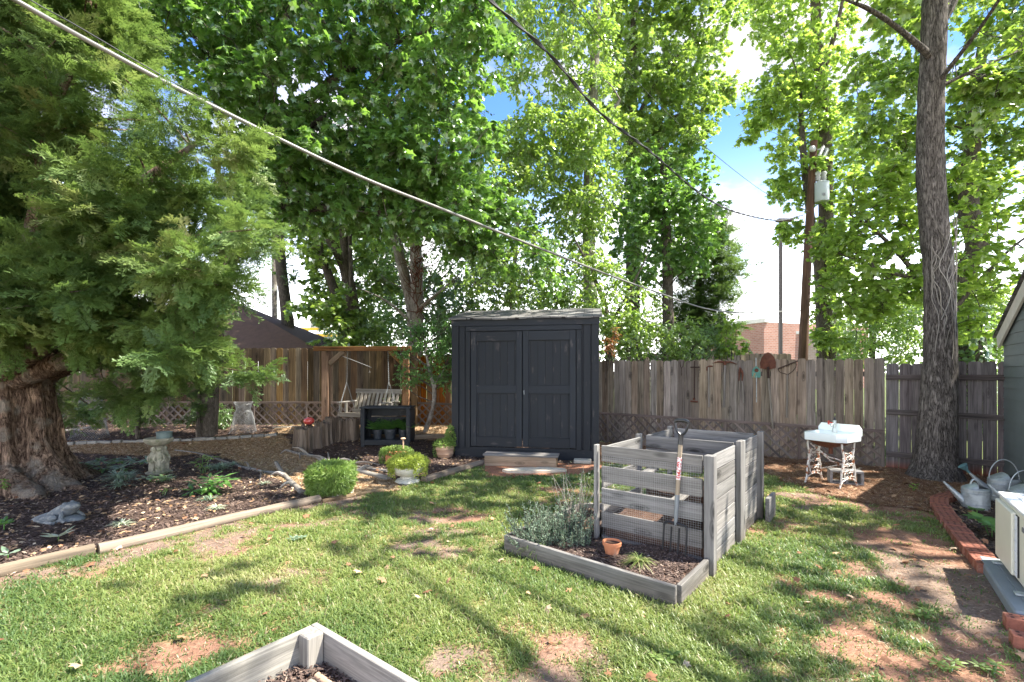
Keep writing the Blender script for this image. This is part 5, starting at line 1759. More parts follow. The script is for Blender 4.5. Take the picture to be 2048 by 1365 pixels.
m = MB(); m.box(a0 - av * La / 2 + au * Wa / 2 + Z * (zb + Ha + 0.012), (La + 0.016, Wa + 0.016, 0.028), RA, 0.008)
for k in range(3):
    m.box(a0 - av * La / 2 + au * (0.08 + 0.09 * k) + Z * (zb + Ha + 0.030), (La - 0.14, 0.028, 0.010), RA, 0.005)
m.build('top_panel', M['ac_top'], AC)
m = MB(); m.box(a0 - av * 0.27 - au * 0.012 + Z * (zb + Ha / 2), (0.50, 0.03, Ha - 0.05), RA, 0.010); fp_ = m.build('front_panel', M['ac_white'], AC)
m = MB(); m.box(a0 - av * 0.56 - au * 0.002 + Z * (zb + Ha / 2), (0.072, 0.012, Ha - 0.07), RA); m.build('vent_shade_slab', M['ac_vent_shade'], AC)  # near-black slab on the closed casing stands for shade inside the vent
m = MB()
for k in range(4):
    m.box(a0 - av * (0.533 + 0.018 * k) - au * 0.011 + Z * (zb + Ha / 2), (0.0035, 0.003, Ha - 0.07), RA)
for k in range(6):
    m.box(a0 - av * 0.56 - au * 0.0145 + Z * (zb + 0.06 + k * 0.075), (0.072, 0.003, 0.004), RA)
m.build('grille', M['ac_top'], AC)
m = MB(); m.box(a0 - av * 0.70 - au * 0.002 + Z * (zb + Ha - 0.10), (0.05, 0.006, 0.03), RA); m.build('name_plate', M['label_grey'], AC)
for k in (0.12, 0.78):
    m = MB()
    m.box(a0 - av * k - au * 0.03 + Z * 0.088, (0.06, 0.06, 0.014), RA, 0.003)
    m.box(a0 - av * k + au * Wa / 2 + Z * 0.092, (0.05, Wa, 0.02), RA, 0.003)
    m.build('foot', M['galv'], AC)

# ------------------------------------------------------------------ timbers along the lawn
def timber(label, pts, r=0.055, seed=0):
    q = spline(pts, 24); q[:, 2] += r * 0.55
    m = MB(); m.tube(q, r, 16, True, None, 0.10, 7)
    return tag(m.build('landscape_timber', M['log_wood'], origin=q[0], smooth='auto'), label, 'timber')


timber('round landscape timber at the left edge, ending at the cracked joint', [G(-260, 1212), G(-100, 1176), G(90, 1130), G(188, 1107)], 0.056)
timber('longest round landscape timber between the mulch bed and the lawn', [G(196, 1107), G(330, 1076), G(480, 1040), G(638, 1004)], 0.056)
timber('short sunlit timber piece emerging right of the square green planter', [G(644, 1006), G(700, 995), G(765, 982)], 0.028)
timber('sunlit round timber running from the urn to the shed step', [G(848, 966), G(900, 950), G(966, 930)], 0.060)
timber('round timber lying level behind the black rack beside the shed', [G(823, 879), G(860, 878), G(905, 878)], 0.062)

# ------------------------------------------------------------------ branches laid as edging
def branch(label, pts, r0, r1, forks=()):
    q = spline(pts, 26); q[:, 2] += 0.02
    m = MB(); m.tube(q, np.linspace(r0, r1, 26), 10, True, None, 0.22, 9)
    for f in forks:
        k = int(f[0] * 25); a = q[k]; e = np.array(f[1])
        mm = (a + e) / 2 + Z * 0.05
        m.tube(spline([a, mm, e], 10), np.linspace(r1 * 1.2, 0.007, 10), 7, True, None, 0.2, 9)
    return tag(m.build('dead_branch', M['branch_wood'], origin=q[0], smooth='auto'), label, 'branch')


branch('thick pale dead branch running to the foot of the urn', [G(778, 962), G(740, 952), G(690, 938), G(640, 925)], 0.05, 0.035, [(0.5, G(745, 935, .06)), (0.8, G(700, 920, .1)), (0.9, G(622, 912, .06))])
branch('long thin pale branch on the mulch above the thick one', [G(774, 945), G(720, 938), G(660, 924), G(600, 908)], 0.028, 0.018, [(0.4, G(690, 918, .08)), (0.7, G(655, 905, .08)), (0.5, G(760, 930, .03))])
branch('grey gnarled branch at the left foot of the stumps', [G(660, 932), G(630, 916), G(600, 911), G(572, 903)], 0.035, 0.022, [(0.5, G(585, 895, .1)), (0.7, G(600, 918, .02)), (0.9, G(560, 908, .02))])
branch('grey forked branch rising beside the square planter', [G(604, 988), G(585, 970), G(566, 950, .02), G(552, 928, .10)], 0.042, 0.028, [(0.3, G(560, 975, .03)), (0.6, G(540, 952, .02))])
branch('crooked grey branch pointing left over the mulch bed', [G(560, 950), G(530, 948), G(500, 940), G(478, 936)], 0.036, 0.018, [(0.4, G(520, 962, .02)), (0.7, G(488, 926, .03))])
branch('low grey branch behind the striped plants', [G(500, 942), G(450, 926), G(400, 910), G(350, 903)], 0.024, 0.014, [(0.5, G(420, 922, .03))])
branch('long bare branch along the foot of the dark fence', [G(545, 858), G(600, 856), G(640, 857)], 0.022, 0.014, [(0.4, G(580, 862, .03))])
branch('bare brown branch on the mulch behind the cedar trunk', [G(98, 868), G(150, 861), G(185, 857)], 0.03, 0.018, [(0.5, G(170, 872, .03))])

# ------------------------------------------------------------------ stumps
stumps = [(607, 903, 0.20, 0.44), (640, 893, 0.15, 0.46), (662, 884, 0.145, 0.48), (684, 882, 0.13, 0.40), (703, 880, 0.12, 0.40)]
lb = ['leftmost and thickest rotted stump in the row', 'second rotted stump from the left, brown and split', 'middle rotted stump, the tallest and greyest of the row', 'fourth rotted stump from the left, short and grey', 'rightmost rotted stump, furrowed and reddish, by the black rack']
for (px, py, r, h), l in zip(stumps, lb):
    c = G(px, py) + np.array([0, r * 0.8, 0])
    th = np.linspace(0, 2 * math.pi, 56, endpoint=False); n = 56
    V_ = []
    for j in range(13):
        z = -0.04 + (h + 0.04) * j / 12
        fl = 1 + 0.22 * math.exp(-z * 9)
        fx = 0.24 * (vnoise(np.stack([np.cos(th) * 3.4 + px, np.sin(th) * 3.4, 0 * th + z * 0.6], -1), 5) - 0.5) * 2 + 0.12 * (vnoise(np.stack([np.cos(th) * 9 + px, np.sin(th) * 9, 0 * th + z * 1.5], -1), 6) - 0.5) * 2
        rr = r * fl * (1 + fx)
        zt = z + (0.05 * (vnoise(np.stack([np.cos(th) * 4 + px, np.sin(th) * 4], -1), 8) - 0.5) * 2 if j == 12 else 0)
        V_.append(np.stack([c[0] + rr * np.cos(th), c[1] + rr * np.sin(th), c[2] + zt + 0 * th], -1))
    vv = np.concatenate(V_ + [[c + Z * (h - 0.03)]])
    m = MB(); i = np.arange(12)[:, None] * n; j = np.arange(n)[None]; j2 = (j + 1) % n
    q = np.stack([i + j, i + j2, i + n + j2, i + n + j], -1).reshape(-1, 4)
    gcx = np.stack([vv[:, 2] + px, np.concatenate([np.tile(th * r, 13), [0]]), 0 * vv[:, 0] + px], -1)
    m.add(vv, q, gcx, 0.5); m.add(vv, [(12 * n + k, 12 * n + (k + 1) % n, 13 * n) for k in range(n)], gcx * 3, 0.5)
    tag(m.build('tree_stump', M['stump_wood'], origin=c, smooth='auto'), l, 'stump')
c = G(600, 905) + np.array([-0.02, 0.45, 0.55])
gb_ = thing('gazing_ball', 'flattened red glass ball resting behind the leftmost stump', 'gazing ball', c)
m = MB(); th = np.linspace(-math.pi / 2, math.pi / 2, 14); m.lathe([(0.105 * math.cos(x), 0.078 * math.sin(x)) for x in th], c, 24); m.build('ball', M['glass_red'], gb_, smooth=True)
m = MB(); m.tube([c - Z * 0.48, c - Z * 0.07], [0.012, 0.012], 8); m.lathe([(0.06, -0.10), (0.05, -0.07), (0.03, -0.06)], c, 14); m.build('stand', M['dark_rust'], gb_, smooth='auto')

# ------------------------------------------------------------------ swing frame and swing
fd = 10.85
def fp(px, z, dd=0.0):
    return np.array([(px - 1024) / FPX * (fd + dd), fd + dd, z])
zgL = float(terrain((650 - 1024) / FPX * fd, fd))
zt_ = 1.58 + (745 - 698) / FPX * fd
sf = thing('swing_frame', 'brown timber post-and-beam frame holding the garden swing', 'swing frame', fp(731, zgL))
for px in (652, 812):
    m = MB(); m.beam(fp(px, zgL - 0.05), fp(px, zt_ - 0.06), 0.15, 0.15, (1, 0, 0), 0.006); m.build('post', M['swing_wood'], sf)
m = MB(); m.beam(fp(829, zgL - 0.05, 0.5), fp(829, zt_ - 0.06, 0.5), 0.13, 0.13, (1, 0, 0), 0.006); m.build('post', M['swing_wood'], sf)
m = MB(); m.beam(fp(629, zt_, -0.02), fp(822, zt_, -0.02), 0.16, 0.10, ch=0.006); m.build('beam', M['swing_wood'], sf)
m = MB(); m.beam(fp(659, zt_ - 0.34), fp(688, zt_ - 0.05), 0.09, 0.10, ch=0.004); m.build('brace', M['swing_wood'], sf)
m = MB(); m.beam(fp(806, zt_ - 0.34), fp(780, zt_ - 0.05), 0.09, 0.10, ch=0.004); m.build('brace', M['swing_wood'], sf)
m = MB(); m.tube(spline([fp(684, zt_ - 0.16, 0.1), fp(712, zt_ - 0.28, .12), fp(743, zt_ - 0.42, .14)], 8), 0.006, 5)
tag(m.build('cord', M['wire'], origin=fp(684, zt_ - .16)), 'slack white cord tied across the swing frame', 'cord')

sw = thing('porch_swing', 'grey slatted wooden bench swing hanging on two chains', 'swing', fp(730, 0.9))
# bench: seat front-left corner px 674,830 ; back leaning
Xs = nrm([1, -0.33, 0]); Ys = np.cross(Z, Xs)
s0 = fp(676, 0.66, -0.35)
Wb, Db = 1.15, 0.50
def bq(a, b, z):
    return s0 + Xs * a + Ys * b + Z * z
m = MB()
for k in range(6):
    m.beam(bq(0, 0.04 + k * 0.083, 0.03 - 0.006 * k), bq(Wb, 0.04 + k * 0.083, 0.03 - 0.006 * k), 0.07, 0.02, ch=0.003)
m.beam(bq(0, 0.0, 0.0), bq(Wb, 0, 0.0), 0.025, 0.09); m.beam(bq(0.02, 0, -0.01), bq(0.02, Db, -0.03), 0.03, 0.06); m.beam(bq(Wb - .02, 0, -0.01), bq(Wb - .02, Db, -0.03), 0.03, 0.06)
m.build('seat', M['bench_wood'], sw)
m = MB()
for k in range(11):
    a = 0.06 + (Wb - 0.12) * k / 10
    m.beam(bq(a, Db, 0.04), bq(a + 0.0, Db + 0.16, 0.46), 0.065, 0.018, Ys)
m.beam(bq(-0.02, Db + 0.165, 0.49), bq(Wb + .02, Db + 0.165, 0.49), 0.03, 0.10); m.beam(bq(0, Db + 0.0, 0.06), bq(Wb, Db, 0.06), 0.03, 0.06)
m.build('backrest', M['bench_wood'], sw)
for a in (0.02, Wb - 0.02):
    m = MB(); m.beam(bq(a, -0.03, 0.27), bq(a, Db + 0.10, 0.27), 0.07, 0.025, ch=0.004)
    for b in (0.05, 0.25):
        m.beam(bq(a, b, 0.03), bq(a, b, 0.26), 0.035, 0.05, Xs)
    m.build('armrest', M['bench_wood'], sw)


def chain(m, a, b, r=0.012, w=0.004):
    a = np.asarray(a); b = np.asarray(b); L_ = np.linalg.norm(b - a); n = int(L_ / (r * 2.1)); R_ = frame(b - a)
    for k in range(n):
        c = a + (b - a) * (k + .5) / n
        ax = R_[:, 1] if k % 2 else R_[:, 2]
        th = np.linspace(0, 2 * math.pi, 9)
        m.tube([c + R_[:, 0] * r * 1.35 * math.cos(x) + ax * r * 0.8 * math.sin(x) for x in th], w, 4, False)


for a, px in ((0.02, 695), (Wb - 0.02, 776)):
    m = MB(); tp_ = fp(px, zt_ - 0.06); kn = bq(a, 0.25, 0.27 + 0.42); kn[:2] = (kn[:2] + tp_[:2]) / 2
    kn[2] = 1.36
    chain(m, tp_, kn); chain(m, kn, bq(a, 0.0, 0.10)); chain(m, kn, bq(a, Db + 0.05, 0.10))
    m.build('chain', M['wire'], sw)

# ------------------------------------------------------------------ black potting rack with three ferns
rd = 9.45
rk_c = np.array([(771 - 1024) / FPX * rd, rd, 0.0]); rk_c[2] = float(terrain(rk_c[0], rd))
rack = thing('plant_rack', 'open black timber rack with a lower shelf holding potted ferns', 'rack', rk_c)
RW, RH_, RD = 0.95, 0.76, 0.42
def rq(a, b, z):
    return rk_c + np.array([a, b, z])
for a in (-RW / 2 + 0.035, RW / 2 - 0.035):
    for b in (0.0, RD):
        m = MB(); m.beam(rq(a, b, 0), rq(a, b, RH_), 0.07, 0.05, (0, 1, 0), 0.004); m.build('leg', M['shed_paint'], rack)
m = MB(); m.box(rq(0, RD / 2, RH_ + 0.012), (RW + 0.05, RD + 0.09, 0.03), None, 0.004); m.build('top', M['shed_paint'], rack)
m = MB()
for k in range(4):
    m.box(rq(0, 0.04 + k * 0.11, 0.13), (RW - 0.06, 0.10, 0.022), None, 0.003)
m.box(rq(0, -0.012, 0.085), (RW - 0.142, 0.025, 0.085), None, 0.003)
m.build('shelf', M['shed_paint'], rack)
m = MB()
for k in range(3):
    m.box(rq(0, RD + 0.03, 0.28 + k * 0.19), (RW, 0.015, 0.17), None, 0.003)
for sg in (-1, 1):
    m.box(rq(sg * (RW / 2 + 0.006), RD / 2, 0.42), (0.012, RD + 0.05, 0.62), None, 0.003)
m.build('side_panel', M['shed_paint'], rack)


def fern(c, h, sp, n, name='fern', mat='hosta', par=None):
    m = MB(); V_ = []
    for k in range(n):
        an = 2 * math.pi * (k + rng.random()) / n; el = rng.uniform(0.5, 1.3)
        L_ = h * rng.uniform(0.7, 1.1)
        ts = np.linspace(0, 1, 12)
        hx = sp * L_ / h * (math.cos(el) * ts * 1.3 + 0.25 * ts ** 2)
        hz2 = L_ * (math.sin(el) * ts - 0.22 * ts ** 2.4)
        q = c + np.stack([hx * math.cos(an), hx * math.sin(an), hz2], -1)
        tg_ = nrms(np.gradient(q, axis=0))
        side = nrms(np.cross(tg_, [0, 0, 1.0]))
        for sg in (-1, 1):
            pos = q[1:]; wv = 0.075 * np.sin(np.clip(ts[1:] * 3.0, 0, math.pi)) + 0.012
            scatter(m, T_NARROW, pos, side[1:] * sg + tg_[1:] * 0.35, np.tile([0, 0, 1.0], (11, 1)) + rand_dirs(11) * 0.3, wv * sp / 0.2, rng.random(11))
            pos2 = (q[1:] + q[:-1]) / 2
            scatter(m, T_NARROW, pos2, side[1:] * sg + tg_[1:] * 0.35, np.tile([0, 0, 1.0], (11, 1)) + rand_dirs(11) * 0.3, wv * sp / 0.2, rng.random(11))
    return m


for dx, r, h, l in ((-0.20, 0.095, 0.19, 'left potted fern on the black rack shelf'), (0.05, 0.125, 0.20, 'middle potted fern, in the widest pot on the rack shelf'), (0.31, 0.09, 0.19, 'right potted fern on the black rack shelf')):
    c = rq(dx, 0.17, 0.142)
    t = flowerpot('potted_fern', l, c, r, h, 'pot_black'); t['category'] = 'potted plant'
    fern(c + Z * h * 0.85, 0.34, 0.26, 17).build('fronds', M['hosta'], t)

# ------------------------------------------------------------------ planters
def moss_ball(m, c, rx, ry, rz, n, size, tmpl=T_KITE, zmin=-0.2, box=False, droopy=0.4, seed=0):
    """short leafy shoots over a rounded body"""
    d_ = rand_dirs(n)
    k = d_[:, 2] > zmin; d_ = d_[k]
    if box:
        d_ = d_ / np.max(np.abs(d_), axis=1, keepdims=True) ** 0.5
    amp = 0.86 + 0.32 * fbm(d_ * 2.6 + seed, 3, seed)
    pos = c + d_ * np.array([rx, ry, rz]) * (amp * rng.uniform(0.72, 1.05, len(d_)))[:, None]
    ax = nrms(d_ + rand_dirs(len(d_)) * 0.7 - np.array([0, 0, 1.0]) * droopy * rng.uniform(0, 1, (len(d_), 1)))
    scatter(m, tmpl, pos, ax, d_ + rand_dirs(len(d_)) * 0.5, size * rng.uniform(0.6, 1.3, len(d_)), np.clip(0.5 + 0.25 * rng.normal(size=len(d_)), 0, 1))


c = G(665, 997)
t = thing('square_planter', 'pale square concrete planter overflowing with fine green foliage', 'planter', c)
Rp = rotz(math.radians(-20))
m = MB(); m.box(c + Z * 0.10 + np.array([-0.03, 0.17, 0]), (0.36, 0.32, 0.20), Rp, 0.015); m.build('planter_box', M['concrete'], t)
m = MB(); c0 = c + np.array([-0.06, 0.12, 0.24]); moss_ball(m, c0, 0.27, 0.26, 0.18, 15000, 0.048, T_NARROW, -1.0, True, 0.7, 3)
m.build('foliage', M['herb'], t)
# urn
c = G(812, 969) + np.array([0, 0.12, 0])
t = thing('stone_urn', 'whitewashed pedestal urn full of yellow-green sedum, between path and lawn', 'urn', c)
m = MB(); m.lathe([(0, 0), (0.17, 0), (0.175, 0.02), (0.15, 0.05), (0.10, 0.07), (0.10, 0.10), (0.16, 0.12), (0.21, 0.17), (0.225, 0.22), (0.235, 0.29), (0.22, 0.30), (0.20, 0.27)], c, 40, None, None, 16, 0.05); m.build('urn', M['urn_stone'], t, smooth='auto')
m = MB(); moss_ball(m, c + Z * 0.30, 0.27, 0.25, 0.11, 7500, 0.030, T_KITE, -0.5, False, 0.3, 5)
for k in range(230):
    an = rng.uniform(0, 2 * math.pi); n_ = 16; L_ = rng.uniform(0.06, 0.22)
    if abs(math.sin(an) + 1) < 0.12:
        L_ *= 0.3
    zz_ = np.linspace(0, -L_, n_); pos = c + np.stack([0.255 * np.cos(an) + 0 * zz_, 0.25 * math.sin(an) + 0 * zz_, 0.31 + zz_], -1) + rng.normal(size=(n_, 3)) * 0.012
    scatter(m, T_KITE, pos, rand_dirs(n_) + np.array([math.cos(an), math.sin(an), -0.4]), rand_dirs(n_) + np.array([0, 0, 1.0]), 0.026, rng.random(n_))
m.build('foliage', M['sedum'], t)
# trough behind
c = G(792, 930) + np.array([0, 0.1, 0])
t = thing('terracotta_trough', 'terracotta planter nearly hidden by trailing green plants, behind the urn', 'planter', c)
m = MB(); m.box(c + Z * 0.10, (0.36, 0.22, 0.20), None, 0.012); m.build('trough', M['terracotta'], t)
m = MB(); moss_ball(m, c + Z * 0.19 + np.array([-0.02, 0.02, 0]), 0.27, 0.20, 0.11, 3500, 0.032, T_KITE, -0.2, False, 0.5, 8); moss_ball(m, c + Z * 0.12 + np.array([-0.23, 0.0, 0]), 0.08, 0.10, 0.14, 900, 0.03, T_KITE, -1, False, 0.8, 9)
m.build('foliage', M['herb'], t)
m = MB(); b = c + np.array([0.11, -0.04, 0]); m.tube([b + Z * 0.05, b + Z * 0.42], 0.012, 8); m.lathe([(0, 0.41), (0.025, 0.42), (0.045, 0.44), (0.03, 0.455), (0, 0.46)], b, 14)
tag(m.build('garden_stake', M['terracotta_pale'], origin=b, smooth='auto'), 'small capped terracotta stake standing in the trough', 'stake')
# barrel-shaped pot
c = G(888, 917) + np.array([0, 0.1, 0])
t = thing('round_pot', 'pale terracotta barrel-shaped pot of green plants left of the shed', 'flower pot', c)
m = MB(); m.lathe([(0, 0), (0.125, 0), (0.15, 0.06), (0.163, 0.075), (0.155, 0.085), (0.165, 0.15), (0.175, 0.16), (0.168, 0.17), (0.17, 0.215), (0.16, 0.22), (0.15, 0.20), (0, 0.19)], c, 30); m.build('pot', M['terracotta_pale'], t, smooth='auto')
m = MB(); moss_ball(m, c + Z * 0.23, 0.19, 0.17, 0.10, 1600, 0.036, T_KITE, -0.2, False, 0.4, 11); moss_ball(m, c + Z * 0.34 + np.array([0.10, 0.03, 0]), 0.08, 0.08, 0.22, 700, 0.045, T_OVAL, -1, False, 0.2, 12)
moss_ball(m, c + Z * 0.12 + np.array([-0.16, -0.03, 0]), 0.04, 0.05, 0.13, 350, 0.028, T_KITE, -1, False, 0.8, 13)
m.build('foliage', M['herb'], t)

# ------------------------------------------------------------------ bird bath, bucket, frog
c = G(308, 950) + np.array([0, 0.10, 0])
t = thing('bird_bath', 'weathered cast-stone bird bath on a pedestal of draped child figures', 'bird bath', c)
m = MB(); m.lathe([(0, 0), (0.16, 0), (0.165, 0.025), (0.13, 0.045), (0.10, 0.06), (0, 0.07)], c, 24, None, None, 5, 0.12); m.build('base', M['stone'], t, smooth='auto')
m = MB()
m.tube([c + Z * z for z in (0.03, 0.12, 0.25, 0.36, 0.44)], [0.085, 0.085, 0.08, 0.065, 0.05], 18, True, None, 0.25, 14)
for k, (an, h0) in enumerate(((4.3, 0), (5.4, 0.02), (2.6, 0.0), (0.9, 0.01))):
    e = np.array([math.cos(an), math.sin(an), 0])
    q = spline([c + e * 0.085 + Z * (0.03 + h0), c + e * 0.10 + Z * 0.12, c + e * 0.085 + Z * 0.22, c + e * 0.09 + Z * 0.30, c + e * 0.06 + Z * 0.36], 14)
    m.tube(q, np.interp(np.linspace(0, 1, 14), [0, .3, .6, .85, 1], [0.035, 0.042, 0.05, 0.038, 0.025]), 10, True, None, 0.3, 22)
    m.lathe([(0.04 * math.cos(x), 0.045 * math.sin(x)) for x in np.linspace(-math.pi / 2, math.pi / 2, 9)], c + e * 0.075 + Z * 0.385, 12)
    s_ = np.array([-e[1], e[0], 0])
    for sg in (-1, 1):
        m.tube(spline([c + e * 0.09 + s_ * sg * 0.04 + Z * 0.31, c + e * 0.12 + s_ * sg * 0.065 + Z * 0.24, c + e * 0.125 + s_ * sg * 0.03 + Z * 0.18], 8), [0.019] * 4 + [0.014] * 4, 8)
        m.tube([c + e * 0.10 + s_ * sg * 0.028 + Z * 0.16, c + e * 0.115 + s_ * sg * 0.03 + Z * 0.035], [0.026, 0.019], 8)
m.build('pedestal', M['stone'], t, smooth='auto')
m = MB(); m.lathe([(0.0, 0.43), (0.06, 0.43), (0.11, 0.45), (0.16, 0.485), (0.185, 0.53), (0.175, 0.555), (0.16, 0.55), (0.13, 0.51), (0, 0.50)], c, 48, None, None, 10, 0.10); m.build('bowl', M['stone'], t, smooth='auto')
bc = c + np.array([0.06, 0.04, 0.515])
t = thing('tin_bucket', 'small grey-green tin tub sitting in the bird bath bowl', 'bucket', bc)
m = MB(); m.lathe([(0, 0), (0.10, 0), (0.108, 0.115), (0.114, 0.12), (0.113, 0.128), (0.106, 0.128), (0.10, 0.01), (0, 0.008)], bc, 26); m.build('tub', M['bucket'], t, smooth='auto')
c = G(104, 1047) + np.array([0, 0.08, 0])
t = thing('frog_statue', 'blue-grey stone frog statue lying in the mulch by the cedar roots', 'statue', c)
def ell(m, cc_, r3, R_=None, n=20):
    th = np.linspace(-math.pi / 2, math.pi / 2, 12)
    base_ = MB(); base_.lathe([(math.cos(x), math.sin(x)) for x in th], (0, 0, 0), n)
    v = base_.v[0] * np.array(r3)
    if R_ is not None:
        v = v @ R_.T
    m.add(v + cc_, base_.f[0], None, 0.5)
m = MB()
ell(m, c + np.array([0.0, 0, 0.02]), (0.26, 0.12, 0.045)); ell(m, c + np.array([0.02, 0.02, 0.09]), (0.19, 0.095, 0.075), frame((0.85, 0, 0.42)))
ell(m, c + np.array([-0.17, 0.02, 0.04]), (0.15, 0.05, 0.035), frame((0.9, 0.1, 0.3)))
for sg in (-1, 1):
    ell(m, c + np.array([-0.03, sg * 0.10, 0.045]), (0.12, 0.04, 0.045), frame((0.9, sg * 0.2, 0.2)))
    m.tube(spline([c + np.array([0.09, sg * 0.07, 0.10]), c + np.array([0.12, sg * 0.11, 0.05]), c + np.array([0.16, sg * 0.11, 0.015])], 8), 0.02, 8)
    m.tube(spline([c + np.array([-0.12, sg * 0.10, 0.03]), c + np.array([0.02, sg * 0.15, 0.02]), c + np.array([0.08, sg * 0.13, 0.012])], 8), 0.02, 8)
m.build('body', M['frog_stone'], t, smooth='auto')
m = MB(); ell(m, c + np.array([0.115, 0.0, 0.155]), (0.095, 0.075, 0.045), frame((1, 0, 0.05)))
for sg in (-1, 1):
    ell(m, c + np.array([0.10, sg * 0.045, 0.185]), (0.024, 0.02, 0.022))
m.build('head', M['frog_stone'], t, smooth='auto')

# ------------------------------------------------------------------ chicken-wire dress forms
def wire_dress(label, px, py, s):
    o = G(px, py) + np.array([0, 0.15, 0])
    t = thing('wire_dress', label, 'wire sculpture', o, 'chicken-wire dress forms')
    rows, cols = 34, 44
    prof_z = np.array([0, 0.06, 0.2, 0.4, 0.55, 0.62, 0.68, 0.78, 0.84]); prof_r = np.array([0.36, 0.32, 0.29, 0.26, 0.22, 0.185, 0.19, 0.21, 0.225])
    def pt(i, j):
        z = 0.84 * i / rows; th = 2 * math.pi * (j + 0.5 * (i % 2)) / cols
        r = np.interp(z, prof_z, prof_r) * (1 + 0.06 * math.sin(th * 5 + 1) * (1 if z < 0.55 else 0.3))
        if z > 0.78:
            r *= 1 + 0.10 * math.sin(th * 2)
        return o + s * np.array([r * math.cos(th), r * 0.75 * math.sin(th), z])
    ms = MB(); mb_ = MB()
    for i in range(rows):
        m = ms if i < 24 else mb_
        for j in range(cols):
            a = pt(i, j)
            k1 = j if i % 2 == 0 else j + 1
            b1 = pt(i + 1, k1 if i % 2 else j); b0_ = pt(i + 1, j - 1 if i % 2 == 0 else j)
            for e in (b1, b0_):
                m.tube([a, e], 0.0018, 3, False)
    ms.build('skirt', M['wire'], t); mb_.build('bodice', M['wire'], t)
    return t


wire_dress('strapless dress form of pale chicken wire standing before the dark fence', 479, 868, 0.80)
wire_dress('wider dim chicken-wire dress form in deep shade right of the cedar trunk', 168, 880, 1.05)

# ------------------------------------------------------------------ stone edging of the path
sp_pts = spline([G(60, 897), G(170, 889), G(330, 884), G(440, 880), G(560, 872)], 80)
sl = np.concatenate([[0], np.cumsum(np.linalg.norm(np.diff(sp_pts, axis=0), axis=1))])
s = 0.0
while s < sl[-1] - 0.1:
    w = rng.uniform(0.17, 0.30); i = min(np.searchsorted(sl, s + w / 2), len(sp_pts) - 1)
    p = sp_pts[i]; dd = nrm(sp_pts[i] - sp_pts[i - 1])
    m = MB(); h = rng.uniform(0.05, 0.075)
    m.box(p + Z * h * 0.4, (w * 0.95, 0.10, h), frame(dd + rng.normal(size=3) * 0.04), 0.012, rng.random())
    o_ = tag(m.build('edging_stone', M['edge_stone'], origin=p), 'flat grey edging stone at the back of the wood-chip path', 'edging stone', 'edging stones behind the path')
    s += w

# ------------------------------------------------------------------ brown shade canopy behind the fence
cz = 13.2
can = thing('shade_canopy', 'brown fabric hip canopy rising behind the dark fence under the cedar', 'canopy', P(340, 745, cz + 1.6) * np.array([1, 1, 0]))
L1 = P(160, 697, cz); R1 = P(632, 697, cz); ap = P(470, 604, cz + 1.9); ap2 = P(360, 598, cz + 1.9)
R2 = R1 + np.array([0.25, 3.6, 0]); L2 = L1 + np.array([-0.1, 3.6, 0])
m = MB(); vv = np.array([L1, R1, R2, L2, ap2, ap]); m.add(vv, [(0, 1, 5, 4), (2, 3, 4, 5)], None, 0.5); m.add(vv, [(1, 2, 5), (3, 0, 4)], None, 0.5)
vb = vv - Z * 0.02; m.add(vb, [(4, 5, 1, 0), (5, 4, 3, 2)], None, 0.5); m.add(vb, [(5, 2, 1), (4, 0, 3)], None, 0.5)
m.build('canopy_cloth', M['sail'], can)
m = MB()
for a, b in ((L1, R1), (R1, R2), (R2, L2), (L2, L1)):
    m.beam(a - Z * 0.14, b - Z * 0.14, 0.02, 0.27)
m.build('valance', M['sail'], can)
for q in (L1, R1, L2, R2):
    cc_ = (q - (L1 + R2) / 2) * 0.985 + (L1 + R2) / 2
    m = MB(); m.beam(np.array([cc_[0], cc_[1], 0]), np.array([cc_[0], cc_[1], q[2] - 0.05]), 0.08, 0.08, (1, 0, 0))
    m.build('post', M['lamp_pole'], can)
# ------------------------------------------------------------------ small plants
def strap_plant(m, c, n, L, w, droop=0.9, elo=0.5, ehi=1.35):
    """arching narrow strap leaves from c, three segments each"""
    an = rng.uniform(0, 2 * math.pi, n); el = rng.uniform(elo, ehi, n); LL = L * rng.uniform(0.6, 1.15, n)
    ts = np.array([0, 0.35, 0.7, 1.0])
    hx = LL[:, None] * np.cos(el)[:, None] * ts * 1.1 + 0.25 * LL[:, None] * ts ** 2
    hz2 = LL[:, None] * (np.sin(el)[:, None] * ts - droop * 0.6 * ts ** 2.2)
    dx = np.stack([np.cos(an), np.sin(an), 0 * an], -1); sd_ = np.stack([-np.sin(an), np.cos(an), 0 * an], -1)
    ctr = c + hx[..., None] * dx[:, None] + hz2[..., None] * np.array([0, 0, 1.0])
    wd = w * np.array([0.5, 1.0, 0.8, 0.05])
    a = ctr + sd_[:, None] * wd[None, :, None] * 0.5; b = ctr - sd_[:, None] * wd[None, :, None] * 0.5
    a[:, 1:3, 2] += w * 0.15; b[:, 1:3, 2] += w * 0.15
    v = np.stack([a, b], 2).reshape(n, 8, 3)
    f = np.array([[0, 2, 3, 1], [2, 4, 5, 3], [4, 6, 7, 5]])
    ff = (f[None] + (np.arange(n) * 8)[:, None, None]).reshape(-1, 4)
    m.add(v.reshape(-1, 3), ff, v.reshape(-1, 3), np.repeat(rng.random(n), 8))


